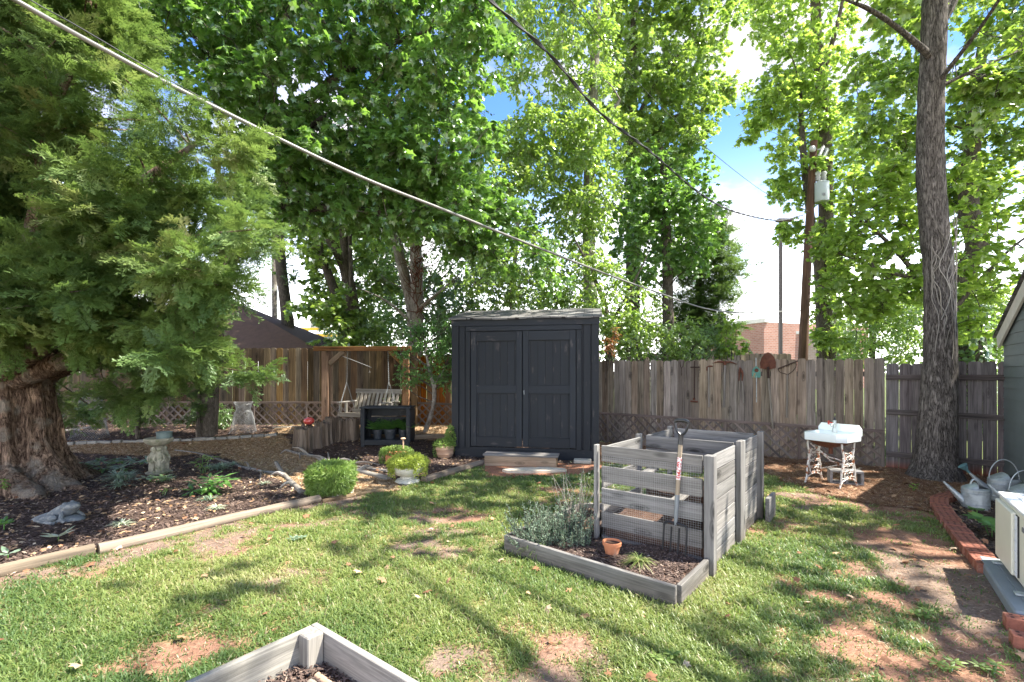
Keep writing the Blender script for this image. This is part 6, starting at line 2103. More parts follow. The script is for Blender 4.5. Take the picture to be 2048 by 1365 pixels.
def clumpy(name, label, cat, px, py, spread, k, n, L, w, mat, droop=0.9, elo=0.5, ehi=1.35, hgt=0.0, group=None, onbed=None):
    c = G(px, py) if onbed is None else onbed
    m = MB()
    for i in range(k):
        off = np.array([rng.uniform(-spread, spread), rng.uniform(-spread, spread) * 0.7, 0]) if k > 1 else np.zeros(3)
        q = c + off; q[2] = (float(terrain(q[0], q[1])) if onbed is None else c[2]) + rng.uniform(0, hgt)
        strap_plant(m, q, n, L * rng.uniform(0.7, 1.15), w, droop, elo, ehi)
    return tag(m.build(name, M[mat], origin=c), label, cat, group)


clumpy('lily_turf', 'large clump of arching blue-green striped leaves left of the bird bath', 'plant', 248, 975, 0.14, 5, 46, 0.26, 0.013, 'silver', hgt=0.12)
clumpy('lily_turf', 'silvery striped clump at the right foot of the bird bath', 'plant', 322, 962, 0.10, 2, 34, 0.18, 0.012, 'silver')
clumpy('lily_turf', 'wide silver-green leafy clump behind the broad-leaved plant', 'plant', 450, 940, 0.24, 8, 40, 0.17, 0.011, 'silver', hgt=0.08)
clumpy('lily_turf', 'small pale striped tuft right of the silver-green clump', 'plant', 531, 969, 0.03, 2, 36, 0.12, 0.010, 'pale_leaf')
clumpy('lily_turf', 'small pale striped tuft below the broad-leaved plant', 'plant', 434, 1020, 0.03, 2, 40, 0.12, 0.010, 'pale_leaf')
clumpy('lily_turf', 'small round pale striped tuft alone on the mulch near the timber', 'plant', 242, 1052, 0.02, 2, 52, 0.12, 0.009, 'pale_leaf')
clumpy('lily_turf', 'sparse grey-green tuft just above the lowest pale tuft', 'plant', 415, 1003, 0.05, 2, 26, 0.13, 0.010, 'silver')


def rosettes(name, label, cat, px, py, crowns, nleaf, L, wdt, mat, stem=0.0, elo=0.1, ehi=0.8, tm=None, group=None):
    c = G(px, py); m = MB(); tm = tm or tmpl_oval(wdt, 0.25)
    ms = MB()
    for (dx, dy, h) in crowns:
        q = c + np.array([dx, dy, h + 0.02])
        an = rng.uniform(0, 0.5) + 2 * math.pi * np.arange(nleaf) / nleaf * rng.uniform(0.95, 1.05); el = rng.uniform(elo, ehi, nleaf)
        ax = np.stack([np.cos(an) * np.cos(el), np.sin(an) * np.cos(el), np.sin(el)], -1)
        scatter(m, tm, np.repeat(q[None], nleaf, 0) + ax * L * 0.08, ax, np.tile([0, 0, 1.0], (nleaf, 1)) + rand_dirs(nleaf) * 0.15, L * rng.uniform(0.75, 1.15, nleaf), rng.random(nleaf))
        ms.tube([c + np.array([dx * 0.3, dy * 0.3, 0]), q], 0.005, 5, False)
    t = thing(name, label, cat, c, group)
    ms.build('stem', M['hosta'], t); m.build('leaves', M[mat], t)
    return t


rosettes('leafy_plant', 'green broad-leaved plant with whorled leaves in the middle of the mulch bed', 'plant', 415, 990, [(0, 0, .10), (-.13, .03, .12), (.12, .03, .13), (-.05, .12, .17), (.09, .13, .17), (-.18, -.02, .04), (.05, -.05, .04), (.17, .08, .15)], 7, 0.19, 0.30, 'hosta', ehi=0.5, elo=-0.4)
rosettes('leafy_plant', 'taller light green whorled plant just behind the broad-leaved one', 'plant', 405, 948, [(0, 0, .22), (.09, .03, .24), (-.07, .02, .14), (.03, .0, .08)], 7, 0.15, 0.26, 'herb', ehi=0.4, elo=-0.3)
rosettes('leafy_plant', 'dark five-leaved plant creeping below the bird bath base', 'plant', 315, 965, [(.0, -.03, .04), (.16, -.05, .04), (.08, 0, .06), (-.14, -.04, .05)], 6, 0.13, 0.4, 'dark_leaf', ehi=0.4)
rosettes('leafy_plant', 'pale green rosette lit by the sun close to the timber', 'plant', 117, 1083, [(0, 0, .02)], 8, 0.14, 0.36, 'pale_leaf', ehi=0.7)
rosettes('leafy_plant', 'tiny light green seedling in front of the bird bath', 'plant', 326, 992, [(0, 0, .03), (.04, .02, .05)], 5, 0.08, 0.3, 'herb')
rosettes('leafy_plant', 'small green leafy plant at the left edge near the frog statue', 'plant', 8, 1062, [(0, 0, .04), (-.05, .05, .06)], 6, 0.09, 0.5, 'hosta')
rosettes('leafy_plant', 'pale leafy weed at the left edge above the timber', 'plant', 16, 1118, [(0, 0, .02)], 5, 0.10, 0.5, 'silver')
rosettes('leafy_plant', 'small bright plant growing on the cedar root flare', 'plant', 63, 986, [(0, -.35, .12), (.0, -.35, .17), (.02, -.36, .22)], 6, 0.05, 0.6, 'herb')
m = MB(); c = G(185, 950)
for k in range(26):
    q = c + np.array([rng.uniform(-0.65, 0.75), rng.uniform(-0.2, 0.55), 0.0]); q[2] = float(terrain(q[0], q[1])) + rng.uniform(0.04, 0.22)
    n_ = 9; an = rng.uniform(0, 6.3, n_); el = rng.uniform(-0.4, 0.5, n_); ax = np.stack([np.cos(an), np.sin(an), np.sin(el)], -1)
    scatter(m, tmpl_oval(0.34), np.repeat(q[None], n_, 0), ax, np.tile([0, 0, 1.0], (n_, 1)) + rand_dirs(n_) * 0.2, 0.14 * rng.uniform(0.7, 1.2, n_), rng.random(n_) * 0.8)
m.build('hellebore_patch', M['dark_leaf'], None, origin=c, kind='stuff')
# hosta-like leaves in the brick bed
rosettes('leafy_plant', 'broad green lobed plant beside the air conditioner in the brick bed', 'plant', 1984, 1075, [(0, 0, .10), (-.04, -.15, .09), (.05, .15, .12), (0.0, -.28, .05)], 6, 0.12, 0.75, 'hosta', tm=T_MAPLE, ehi=0.4)
rosettes('leafy_plant', 'small green leaf tuft at the foot of the front watering can', 'plant', 1954, 1032, [(0, 0, .05)], 6, 0.10, 0.6, 'hosta', tm=T_MAPLE, ehi=0.4)
rosettes('leafy_plant', 'yellowish seedling on the pine straw near the oak trunk', 'plant', 1826, 987, [(0, 0, .05), (.03, 0, .09)], 5, 0.07, 0.6, 'bright_leaf')
for k, (px, py) in enumerate(((1850, 1240), (1900, 1345), (1985, 1350), (1330, 1330), (590, 1085))):
    p = G(px, py)
    rosettes('lawn_weed', ['flat green weed in the bare dirt right of the lawn', 'round leafy weed at the bottom edge, lower right', 'green weed in the bottom right corner', 'broad weed low in the lawn below the garden bed', 'pale grey-green weed in the lawn below the square planter', 'broad-leaved weed in the patchy lawn right of the bin', 'broad weed in the lawn at the bottom left', 'bright weed at the edge of the pine straw by the sink'][k], 'weed', px, py, [(0, 0, .01), (.05, .03, .02), (-.04, .03, .01)], 6, 0.055, 0.45, 'herb' if k != 4 else 'silver', ehi=0.45)

# spiky shrub in the garden bed
c = onsoil(1105, 1085)
t = thing('spiky_shrub', 'blue-grey spiky evergreen shrub in the left end of the timber bed', 'shrub', c)
ms = MB(); m = MB()
for k in range(210):
    an = rng.uniform(0, 2 * math.pi); el = rng.uniform(0.3, 1.4); L_ = rng.uniform(0.14, 0.33)
    b = c + np.array([rng.uniform(-0.24, 0.30), rng.uniform(-0.10, 0.32), -0.01])
    ax = np.array([math.cos(an) * math.cos(el), math.sin(an) * math.cos(el), math.sin(el)])
    q = spline([b, b + ax * L_ * 0.5 + Z * 0.0, b + ax * L_ * 0.9 + Z * 0.10 * L_ * 3], 16)
    ms.tube(q[::3], [0.003] * len(q[::3]), 3, False)
    n_ = 75; ti = rng.uniform(0.1, 1.0, n_) * 15; i0 = np.minimum(ti.astype(int), 14); pos = q[i0] + (q[i0 + 1] - q[i0]) * (ti - i0)[:, None]
    tg_ = nrms(q[i0 + 1] - q[i0])
    scatter(m, T_NARROW, pos, nrms(rand_dirs(n_) * 0.9 + tg_ * 0.7), rand_dirs(n_), 0.026 * rng.uniform(0.7, 1.3, n_), np.clip(rng.random(n_) * 0.5 + rng.random() * 0.5, 0, 1))
ms.build('stems', M['bark_grey'], t); m.build('needles', M['rosemary'], t)
# grey twiggy sub-shrub behind
c = np.array([0.66, 5.02, 0.08])
t = thing('twiggy_shrub', 'thin dry-stemmed shrub against the left side of the compost bin', 'shrub', c)
ms = MB(); m = MB()
for k in range(34):
    an = rng.uniform(0, 6.3); el = rng.uniform(0.9, 1.5); L_ = rng.uniform(0.25, 0.55); b = c + np.array([rng.uniform(-.12, .12), rng.uniform(-.3, .3), 0])
    ax = np.array([math.cos(an) * math.cos(el), math.sin(an) * math.cos(el), math.sin(el)])
    q = spline([b, b + ax * L_ * 0.5 + rng.normal(size=3) * .02, b + ax * L_], 10); ms.tube(q, np.linspace(0.004, 0.0015, 10), 4, False)
    n_ = 12; pos = q[rng.integers(3, 10, n_)] + rng.normal(size=(n_, 3)) * 0.01
    scatter(m, T_KITE, pos, rand_dirs(n_), rand_dirs(n_), 0.02, rng.random(n_))
ms.build('stems', M['branch_wood'], t); m.build('leaves', M['silver'], t)
c = onsoil(1282, 1130)
clumpy('grass_tuft', 'half-dry grass tuft on the bed soil between pot and digging fork', 'grass tuft', 0, 0, 0.03, 3, 50, 0.15, 0.005, 'grass', droop=1.2, elo=0.2, onbed=c)
clumpy('fern_tuft', 'low light green ferny plant at the front left corner of the garden bed', 'plant', 0, 0, 0.06, 3, 26, 0.12, 0.008, 'herb', droop=1.3, elo=0.1, onbed=onsoil(1070, 1095))

# dark shrubs along the left fence
def bush(name, label, region_pts, mat, tmpl, ls, ntw=8, nlf=8, base=None, stemmat='bark_grey', cat='shrub', group=None, squash=0.8):
    """region_pts: (px, py, d, r) clump centres"""
    cen = np.array([P(a, b, d_) for a, b, d_, r in region_pts]); rr = np.array([r for *_, r in region_pts])
    b = np.array(base) if base is not None else np.array([cen[:, 0].mean(), cen[:, 1].mean(), 0.0])
    b[2] = float(terrain(b[0], b[1]))
    t = thing(name, label, cat, b, group)
    m = MB(); ms = MB()
    leaves_on_twigs(m, ms, cen, rr, ntw, nlf, tmpl, ls, 0.2, squash)
    for c_ in cen:
        mid = (b + c_) / 2 + np.array([rng.uniform(-.1, .1), rng.uniform(-.1, .1), 0.1])
        q = spline([b + np.array([rng.uniform(-.05, .05), rng.uniform(-.05, .05), 0]), mid, c_], 8)
        ms.tube(q, np.linspace(0.02, 0.005, 8), 5, False)
    ms.build('stems', M[stemmat], t); m.build('foliage', M[mat], t)
    return t


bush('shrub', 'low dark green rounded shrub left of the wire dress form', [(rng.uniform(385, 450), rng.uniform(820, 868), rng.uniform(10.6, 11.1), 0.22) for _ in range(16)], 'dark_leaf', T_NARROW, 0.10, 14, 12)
bush('shrub', 'leafy shrub behind the right arm of the swing', [(rng.uniform(775, 812), rng.uniform(795, 815), 11.1, 0.15) for _ in range(4)], 'hosta', T_OVAL, 0.06)

# small crape-like tree beside the shed
tb_ = G(850, 865)
crp = [(rng.uniform(800, 905), rng.uniform(690, 770), rng.uniform(9.6, 10.4)) for _ in range(34)] + [(rng.uniform(815, 905), rng.uniform(640, 700), rng.uniform(9.6, 10.6)) for _ in range(20)]
t = thing('small_tree', 'small crooked tree with dense glossy leaves between swing and shed', 'tree', tb_)
m = MB(); sk = trunk_tube(m, [[*tb_, 0.05], [*(P(866, 815, 9.95)), 0.045], [*(P(868, 775, 10)), 0.042], [*(P(858, 740, 10)), 0.03], [*(P(850, 690, 10)), 0.02]], 10, 24, 0.25)
sk2 = trunk_tube(m, [[*(P(867, 790, 10)), 0.028], [*(P(875, 760, 9.9)), 0.022], [*(P(892, 735, 9.9)), 0.014]], 8, 12, 0.2)
m.build('trunk', M['bark_pale'], t, smooth=True)
mbr = MB(); ml = MB(); c = np.array([P(*q) for q in crp]); leaves_on_twigs(ml, mbr, c, 0.24, 12, 9, T_OVAL, 0.055, 0.2, 0.5)
for p in c:
    branch_to(mbr, np.vstack([sk, sk2]), p, 0.02)
mbr.build('branches', M['bark_grey'], t, smooth=True); ml.build('crown', M['hosta'], t)

# ------------------------------------------------------------------ big cedar on the left
cb0 = G(18, 985); cb0[1] += 0.35
cb0[0] = (20 - 1024) / FPX * cb0[1]
ced = thing('cedar_tree', 'huge shaggy-barked cedar at the left edge with drooping feathery branches', 'tree', cb0)
m = MB(); n = 120; rows = 90; th = np.linspace(0, 2 * math.pi, n, endpoint=False); V_ = []
lean = np.array([-0.02, 0.03, 0])
for j in range(rows):
    z = -0.15 + 2.35 * j / (rows - 1)
    zc = max(z, 0)
    flare = 0.50 * math.exp(-zc * 2.9)
    root = 0.5 + 0.5 * np.cos(th * 5 + 0.9) ** 1
    r = 0.44 + 0.04 * math.sin(z * 2) + 0.10 * max(0, z - 1.3) + flare * (0.55 + 0.75 * root ** 1.2)
    r = r + 0.035 * np.cos(th * 9 + z * 0.8 + 1) + 0.02 * np.cos(th * 17 + 2.1 * math.sin(z))
    nzv = np.stack([np.cos(th) * 5, np.sin(th) * 5, 0 * th + z * 1.4], -1)
    r = r + 0.13 * (fbm(nzv, 4, 31) - 0.5) + 0.09 * (fbm(nzv * np.array([4, 4, 1.6]), 3, 32) - 0.5)
    V_.append(np.stack([cb0[0] + lean[0] * z + r * np.cos(th), cb0[1] + r * np.sin(th) * 0.95, cb0[2] + z + 0 * th], -1))
vv = np.concatenate(V_); i = np.arange(rows - 1)[:, None] * n; j = np.arange(n)[None]; j2 = (j + 1) % n
m.add(vv, np.stack([i + j, i + j2, i + n + j2, i + n + j], -1).reshape(-1, 4), vv, 0.5)
# long surface root towards the right
rp_ = spline([[cb0[0] + 0.5, cb0[1] - 0.2, 0.20, 0.20], [*G(120, 968, 0.02), 0.13], [*G(155, 982, -0.02), 0.09], [*G(185, 992, -0.05), 0.04]], 20)
m.tube(rp_[:, :3], rp_[:, 3], 28, True, None, 0.5, 9)
rp_ = spline([[cb0[0] + 0.3, cb0[1] - 0.4, 0.22, 0.2], [*G(70, 1000, -0.03), 0.12], [*G(90, 1015, -0.08), 0.05]], 16)
m.tube(rp_[:, :3], rp_[:, 3], 28, True, None, 0.5, 9)
sk = [np.array([[cb0[0], cb0[1], z, 0.45] for z in (1.6, 1.9, 2.1)])]
tp = np.array([cb0[0], cb0[1], 1.9])
limbs = [
    [[tp[0] - 0.1, tp[1], 1.7, 0.42], [tp[0] - 0.15, tp[1] + 0.1, 3.2, 0.34], [tp[0] - 0.1, tp[1] + 0.2, 5.5, 0.25], [tp[0], tp[1] + 0.2, 8.0, 0.12]],
    [[tp[0] + 0.25, tp[1] - 0.1, 1.55, 0.20], [*P(130, 700, 6.4), 0.13], [*P(170, 655, 6.4), 0.10], [*P(250, 590, 6.3), 0.07], [*P(380, 480, 6.2), 0.03]],
    [[tp[0] + 0.3, tp[1] - 0.2, 1.5, 0.16], [*P(180, 700, 6.1), 0.11], [*P(300, 640, 6.0), 0.07], [*P(440, 600, 5.9), 0.03]],
    [[tp[0] + 0.2, tp[1] - 0.3, 1.6, 0.18], [*P(150, 620, 5.6), 0.12], [*P(260, 400, 5.3), 0.07], [*P(400, 280, 5.2), 0.02]],
    [[tp[0] + 0.0, tp[1] - 0.3, 1.8, 0.16], [*P(60, 500, 5.4), 0.10], [*P(100, 250, 5.1), 0.05], [*P(180, 60, 5.0), 0.02]],
    [[tp[0] - 0.2, tp[1] - 0.3, 1.7, 0.15], [*P(-80, 600, 5.4), 0.10], [*P(-150, 350, 5.0), 0.04]],
    [[tp[0] + 0.3, tp[1] + 0.2, 1.55, 0.14], [*P(150, 735, 6.7), 0.08], [*P(240, 720, 6.6), 0.05], [*P(380, 720, 6.4), 0.02]],
]
for L_ in limbs:
    sk.append(trunk_tube(m, L_, 12, 26, 0.18))
m.build('trunk', M['bark_cedar'], ced, smooth=True)
sk = np.vstack(sk[1:])
CEDAR = [(-350, -520), (170, -520), (160, -100), (185, 20), (235, 110), (300, 190), (410, 225), (460, 285), (495, 400), (545, 470), (550, 540), (500, 590), (500, 630), (460, 650), (430, 670), (450, 700), (400, 730), (340, 730), (280, 710), (205, 670), (120, 700), (60, 690), (-20, 710), (-350, 730)]
c1 = sample_poly(CEDAR, 4.5, 6.9, 430)
c2 = sample_poly([(230, 690), (430, 690), (400, 735), (320, 760), (240, 775), (200, 750)], 5.9, 6.9, 12)
c3 = np.array([P(255, 800, 6.2), P(300, 790, 6.1), P(120, 790, 7.2), P(190, 820, 8.0), P(150, 830, 7.8), P(230, 795, 6.4), P(505, 745, 6.2), P(455, 745, 6.3)])
cen = np.vstack([c1, c2, c3, sample_poly([(-150, 600), (230, 590), (210, 690), (110, 705), (-150, 730)], 5.0, 5.9, 34), sample_poly([(60, -60), (240, -60), (260, 120), (100, 100)], 4.7, 5.6, 26), sample_poly([(130, 420), (260, 420), (260, 560), (130, 560)], 4.9, 5.6, 20)])
mb_ = MB(); tips = []
for p in cen:
    branch_to(mb_, sk, p, 0.018, 0.12)
mb_.build('branches', M['bark_cedar'], ced, smooth=True)
mf = MB(); N = len(cen); kf = 38
C_ = np.repeat(cen, kf, 0)
dd = rand_dirs(N * kf, 0.55)
org = np.tile([cb0[0], cb0[1] + 0.3, 0.0], (N * kf, 1)); org[:, 2] = C_[:, 2]
outw = nrms(C_ - org)
ax = nrms(dd * 0.9 + outw * 0.75 + np.array([0, 0, -0.12]))
pos = C_ + dd * rng.uniform(0.0, 0.20, (N * kf, 1)) + outw * rng.uniform(-0.25, 0.12, (N * kf, 1))
up_v = np.tile([0, 0, 1.0], (N * kf, 1)) + rand_dirs(N * kf) * 0.6
rn = np.repeat(rng.random(N), kf) * 0.5 + rng.random(N * kf) * 0.5
szs = rng.uniform(0.12, 0.40, N * kf)
pick = rng.integers(0, 5, N * kf)
for i_ in range(5):
    k = pick == i_
    scatter(mf, FRONDS[i_], pos[k], ax[k], up_v[k], szs[k], rn[k])
mf.build('foliage', M['juniper'], ced)
print('cedar tris', sum(len(f) for f in mf.f))

# young cedars in the deep shade along the left fence
for px, lb_ in ((395, 'dark young cedar in deep shade left of the wire dress form'), (275, 'dark thin cedar in deep shade behind the bird bath')):
    b = G(px, 878); t = thing('young_cedar', lb_, 'tree', b)
    m = MB(); trunk_tube(m, [[*b, 0.045], [b[0] + .03, b[1], 1.2, 0.035], [b[0], b[1], 2.4, 0.02], [b[0], b[1], 3.2, 0.008]], 8, 16, 0.2)
    q = []
    for k in range(46):
        z = rng.uniform(0.55, 3.1); r = 0.42 * (1 - abs(z - 1.4) / 2.6) * rng.uniform(0.3, 1); an = rng.uniform(0, 6.3)
        q.append([b[0] + r * math.cos(an), b[1] + r * math.sin(an), z]); m.tube([[b[0], b[1], z - 0.08], q[-1]], [0.008, 0.004], 4, False)
    m.build('trunk', M['bark_grey'], t, smooth=True)
    q = np.repeat(np.array(q), 9, 0); d_ = rand_dirs(len(q), 0.6); m = MB(); pick = rng.integers(0, 5, len(q))
    for i_ in range(5):
        k = pick == i_; scatter(m, FRONDS[i_], q[k], d_[k], np.tile([0, 0, 1.0], (k.sum(), 1)) + rand_dirs(k.sum()) * .5, rng.uniform(.14, .28, k.sum()), rng.random(k.sum()) * .4)
    m.build('foliage', M['juniper'], t)
# ------------------------------------------------------------------ large trees
def pr(px, py, d_, r):
    return [*P(px, py, d_), r]


def gb(px, d_):
    x = (px - 1024) / FPX * d_
    return [x, d_, float(terrain(x, d_))]


# big maple, upper left to centre
tree('maple_tree', 'big dark maple filling the upper left with large lobed leaves and brown limbs', None, gb(415, 10.2),
     [[[*gb(415, 10.2), 0.19], pr(425, 700, 10.0, 0.17), pr(455, 520, 9.7, 0.165), pr(485, 400, 9.4, 0.16), pr(500, 330, 9.3, 0.17), pr(560, 60, 9.0, 0.12), pr(600, -300, 8.8, 0.06)],
      [pr(498, 352, 9.3, 0.12), pr(508, 372, 9.0, 0.11), pr(545, 402, 8.7, 0.10), pr(600, 412, 8.4, 0.085), pr(690, 420, 8.2, 0.065), pr(760, 424, 8.0, 0.05), pr(800, 450, 7.9, 0.02)],
      [pr(600, 412, 8.4, 0.04), pr(608, 370, 8.3, 0.035), pr(622, 320, 8.2, 0.02)],
      [pr(505, 300, 9.2, 0.12), pr(640, 180, 8.4, 0.08), pr(760, 100, 8.0, 0.05), pr(860, 60, 7.8, 0.02)],
      [pr(500, 330, 9.2, 0.10), pr(560, 300, 8.6, 0.07), pr(650, 232, 8.2, 0.04)],
      [pr(560, 60, 9.0, 0.08), pr(780, -200, 8.2, 0.05), pr(1000, -330, 8.0, 0.02)],
      [pr(520, 200, 9.2, 0.09), pr(380, 60, 8.6, 0.06), pr(260, -60, 8.4, 0.02)]],
     M['bark_grey'],
     [([(215, -60), (600, -60), (980, -60), (1020, 60), (970, 160), (990, 260), (960, 330), (905, 380), (860, 330), (760, 300), (640, 290), (560, 290), (500, 300), (440, 200), (330, 150), (260, 90)], 7.0, 9.6, 390, 0.46),
      ([(520, 250), (700, 250), (860, 310), (960, 330), (1010, 420), (960, 470), (860, 450), (760, 460), (620, 455), (560, 430), (520, 380), (480, 330)], 7.4, 9.8, 195, 0.42),
      ([(850, 370), (1000, 380), (1080, 470), (1120, 560), (1020, 540), (930, 500), (860, 450)], 8.8, 10.2, 63, 0.40),
      ([(150, -560), (1100, -560), (1040, -80), (200, -80)], 7.0, 10.0, 225, 0.62)],
     M['maple'], T_MAPLE, 0.108, ntw=9, nlf=9, squash=0.45, droop=0.45, br=0.028, hang=0.45, blim=0.8)

# multi-stem maples behind the left fence
tree('maple_tree', 'multi-stemmed tree with ivy at its foot behind the wooden swing frame', None, gb(690, 13),
     [[[*gb(706, 13), 0.20], pr(705, 640, 13, 0.19), pr(700, 590, 13, 0.17), pr(690, 540, 13, 0.14), pr(672, 500, 13, 0.12), pr(655, 470, 13, 0.11), pr(630, 380, 13, 0.08)],
      [pr(706, 610, 13, 0.16), pr(696, 545, 13, 0.13), pr(688, 470, 13, 0.12), pr(684, 380, 13, 0.1)],
      [pr(672, 590, 13, 0.13), pr(655, 545, 13, 0.11), pr(643, 510, 13, 0.09), pr(636, 470, 13, 0.08)],
      [pr(701, 700, 12.8, 0.06), pr(702, 560, 12.8, 0.055), pr(700, 480, 12.8, 0.05), pr(700, 380, 12.8, 0.04)]],
     M['bark_grey'],
     [([(590, 600), (740, 590), (760, 690), (700, 700), (640, 690), (600, 660)], 12.2, 13.8, 39, 0.42),
      ([(600, 470), (640, 440), (660, 520), (640, 620), (590, 590), (610, 540)], 12.4, 13.8, 21, 0.36),
      ([(640, 470), (800, 450), (810, 600), (650, 640)], 13.2, 16.5, 60, 0.42),
      ([(560, 350), (900, 330), (900, 470), (580, 480)], 12, 15, 90, 0.6)],
     M['gum'], T_MAPLE, 0.12, ntw=8, nlf=8, twig=True)
tree('ivy_tree', 'pale-barked leaning tree with reddish vine tangle, left of the black shed', None, gb(830, 12.6),
     [[[*gb(832, 12.6), 0.22], pr(830, 660, 12.6, 0.20), pr(822, 600, 12.6, 0.16), pr(806, 540, 12.6, 0.14), pr(794, 490, 12.6, 0.13), pr(785, 440, 12.6, 0.11), pr(770, 300, 12.6, 0.08)],
      [pr(834, 660, 12.5, 0.17), pr(834, 580, 12.4, 0.16), pr(832, 500, 12.4, 0.15), pr(836, 400, 12.4, 0.12), pr(845, 250, 12.4, 0.08)],
      [pr(835, 620, 12.3, 0.05), pr(860, 600, 12.1, 0.04), pr(890, 575, 12, 0.03), pr(920, 548, 12, 0.015)],
      [pr(826, 650, 12.4, 0.05), pr(790, 615, 12.2, 0.035), pr(760, 595, 12.1, 0.02), pr(712, 575, 12, 0.01)]],
     M['bark_pale'],
     [([(740, 450), (900, 420), (930, 560), (870, 640), (800, 640), (740, 560)], 12.6, 15, 60, 0.42),
      ([(800, 640), (930, 600), (930, 720), (790, 720)], 11.9, 13.2, 45, 0.40),
      ([(700, 200), (960, 200), (960, 420), (720, 440)], 12.2, 15, 90, 0.6)],
     M['dark_leaf'], T_OVAL, 0.085, ntw=9, nlf=9)
# vine tangle
m = MB(); q0 = P(832, 640, 12.2)
for k in range(60):
    a = P(rng.uniform(826, 842), rng.uniform(470, 640), 12.2); b = a + np.array([rng.uniform(-.5, .5), rng.uniform(-.15, .1), rng.uniform(-.2, .8)])
    m.tube(spline([a, (a + b) / 2 + rng.normal(size=3) * 0.1, b], 8), np.linspace(0.012, 0.004, 8), 4, False)
tag(m.build('vine_tangle', M['rust'], origin=q0, smooth=True), 'reddish tangle of dead vine stems up the tree left of the shed', 'vine')
tree('slim_tree', 'slim straight trunk just right of the cedar, nearer the swing frame', None, gb(583, 15),
     [[[*gb(584, 15), 0.20], pr(578, 680, 15, 0.19), pr(570, 600, 15, 0.17), pr(562, 530, 15, 0.16), pr(556, 400, 15, 0.13), pr(550, 200, 15, 0.1)]], M['bark_grey'],
     [([(555, 400), (640, 400), (630, 500), (560, 520)], 14.4, 15.6, 21, 0.4), ([(545, 500), (600, 500), (590, 560), (560, 560)], 14.6, 15.4, 7, 0.28)], M['dark_leaf'], T_OVAL, 0.09)
tree('slim_tree', 'thinnest pale straight trunk nearest the cedar foliage', None, gb(549, 16),
     [[[*gb(549, 16), 0.09], pr(549, 600, 16, 0.085), pr(548, 500, 16, 0.08), pr(547, 300, 16, 0.07)]], M['bark_pale'],
     [([(500, 350), (600, 350), (590, 470), (520, 480)], 15.4, 16.6, 18, 0.4)], M['dark_leaf'], T_OVAL, 0.09)

# tall gums right of centre
tree('sweetgum_tree', 'tallest star-leaved tree right of centre, its crown edging the blue gap', None, gb(1270, 16.5),
     [[[*gb(1268, 16.5), 0.28], pr(1265, 500, 16.5, 0.22), pr(1262, 300, 16.5, 0.19), pr(1268, 100, 16.5, 0.15), pr(1275, -200, 16.5, 0.10)],
      [pr(1264, 260, 16.5, 0.10), pr(1320, 150, 16, 0.05), pr(1390, 80, 15.5, 0.012)], [pr(1264, 320, 16.5, 0.09), pr(1330, 250, 16, 0.045), pr(1400, 200, 15.6, 0.008)]],
     M['bark_grey'],
     [([(1200, -60), (1470, -60), (1488, 20), (1440, 110), (1350, 150), (1200, 160)], 14.5, 17.5, 127, 0.58),
      ([(1210, 150), (1350, 140), (1480, 170), (1450, 210), (1400, 250), (1380, 330), (1220, 340)], 14.5, 17.5, 112, 0.52),
      ([(1150, -560), (1500, -560), (1480, -60), (1180, -60)], 14, 18, 90, 0.9)],
     M['gum'], T_GUM, 0.14, ntw=12, nlf=9, twig=False)
tree('oak_tree', 'sunlit broad-leaved tree rising directly behind the black shed', None, gb(1185, 13.6),
     [[[*gb(1190, 13.6), 0.22], pr(1178, 500, 13.6, 0.18), pr(1180, 300, 13.6, 0.15), pr(1190, 120, 13.6, 0.12), pr(1200, -200, 13.6, 0.07)],
      [pr(1180, 300, 13.6, 0.08), pr(1240, 200, 13.2, 0.04)],
      [[*gb(1020, 12.4), 0.07], pr(1024, 600, 12.4, 0.06), pr(1032, 500, 12.4, 0.05), pr(1036, 440, 12.4, 0.04)]],
     M['bark_pale'],
     [([(1000, -80), (1220, -80), (1230, 120), (1200, 250), (1060, 240), (1000, 120)], 12.2, 14.6, 127, 0.52),
      ([(990, 230), (1220, 220), (1240, 420), (1180, 520), (1040, 470), (980, 340)], 11.8, 14.4, 165, 0.48),
      ([(1000, -560), (1240, -560), (1240, -80), (1000, -80)], 12, 15, 75, 0.8)],
     M['gum'], T_OVAL, 0.135, ntw=13, nlf=9, twig=False)
tree('maple_tree', 'mid-green tree whose rounded crown stands right above the back fence gap', None, gb(1345, 15),
     [[[*gb(1340, 15), 0.2], pr(1335, 560, 15, 0.16), pr(1330, 400, 15, 0.12), pr(1320, 280, 15, 0.06)]], M['bark_grey'],
     [([(1240, 320), (1390, 280), (1425, 370), (1440, 460), (1400, 540), (1280, 560), (1220, 470)], 13.8, 16.2, 150, 0.50)],
     M['maple'], T_MAPLE, 0.13, ntw=10, nlf=8, twig=False)
tree('dogwood_tree', 'light pale-leaved understory tree drooping over the right side of the shed', None, gb(1215, 12.2),
     [[[*gb(1220, 12.2), 0.09], pr(1215, 650, 12.2, 0.07), pr(1190, 560, 12, 0.05), pr(1150, 480, 11.8, 0.02)], [pr(1216, 660, 12.2, 0.05), pr(1260, 580, 11.8, 0.03), pr(1300, 500, 11.6, 0.01)]], M['bark_grey'],
     [([(930, 470), (1060, 470), (1180, 500), (1250, 560), (1320, 600), (1340, 660), (1230, 690), (1210, 650), (1080, 610), (960, 600), (900, 560)], 10.9, 12.6, 165, 0.40),
      ([(1205, 640), (1400, 650), (1400, 712), (1205, 715)], 10.9, 12.6, 51, 0.34)],
     M['gum'], T_OVAL, 0.10, ntw=9, nlf=9)
# small reddish sprout right of the shed
bush('sumac_shrub', 'small shrub with orange-red new leaves at the right edge of the shed', [(rng.uniform(1207, 1232), rng.uniform(655, 712), 10.6, 0.12) for _ in range(7)], 'red_leaf', T_NARROW, 0.09, 7, 6, base=(P(1222, 745, 10.6)[0], 11.2, 0))
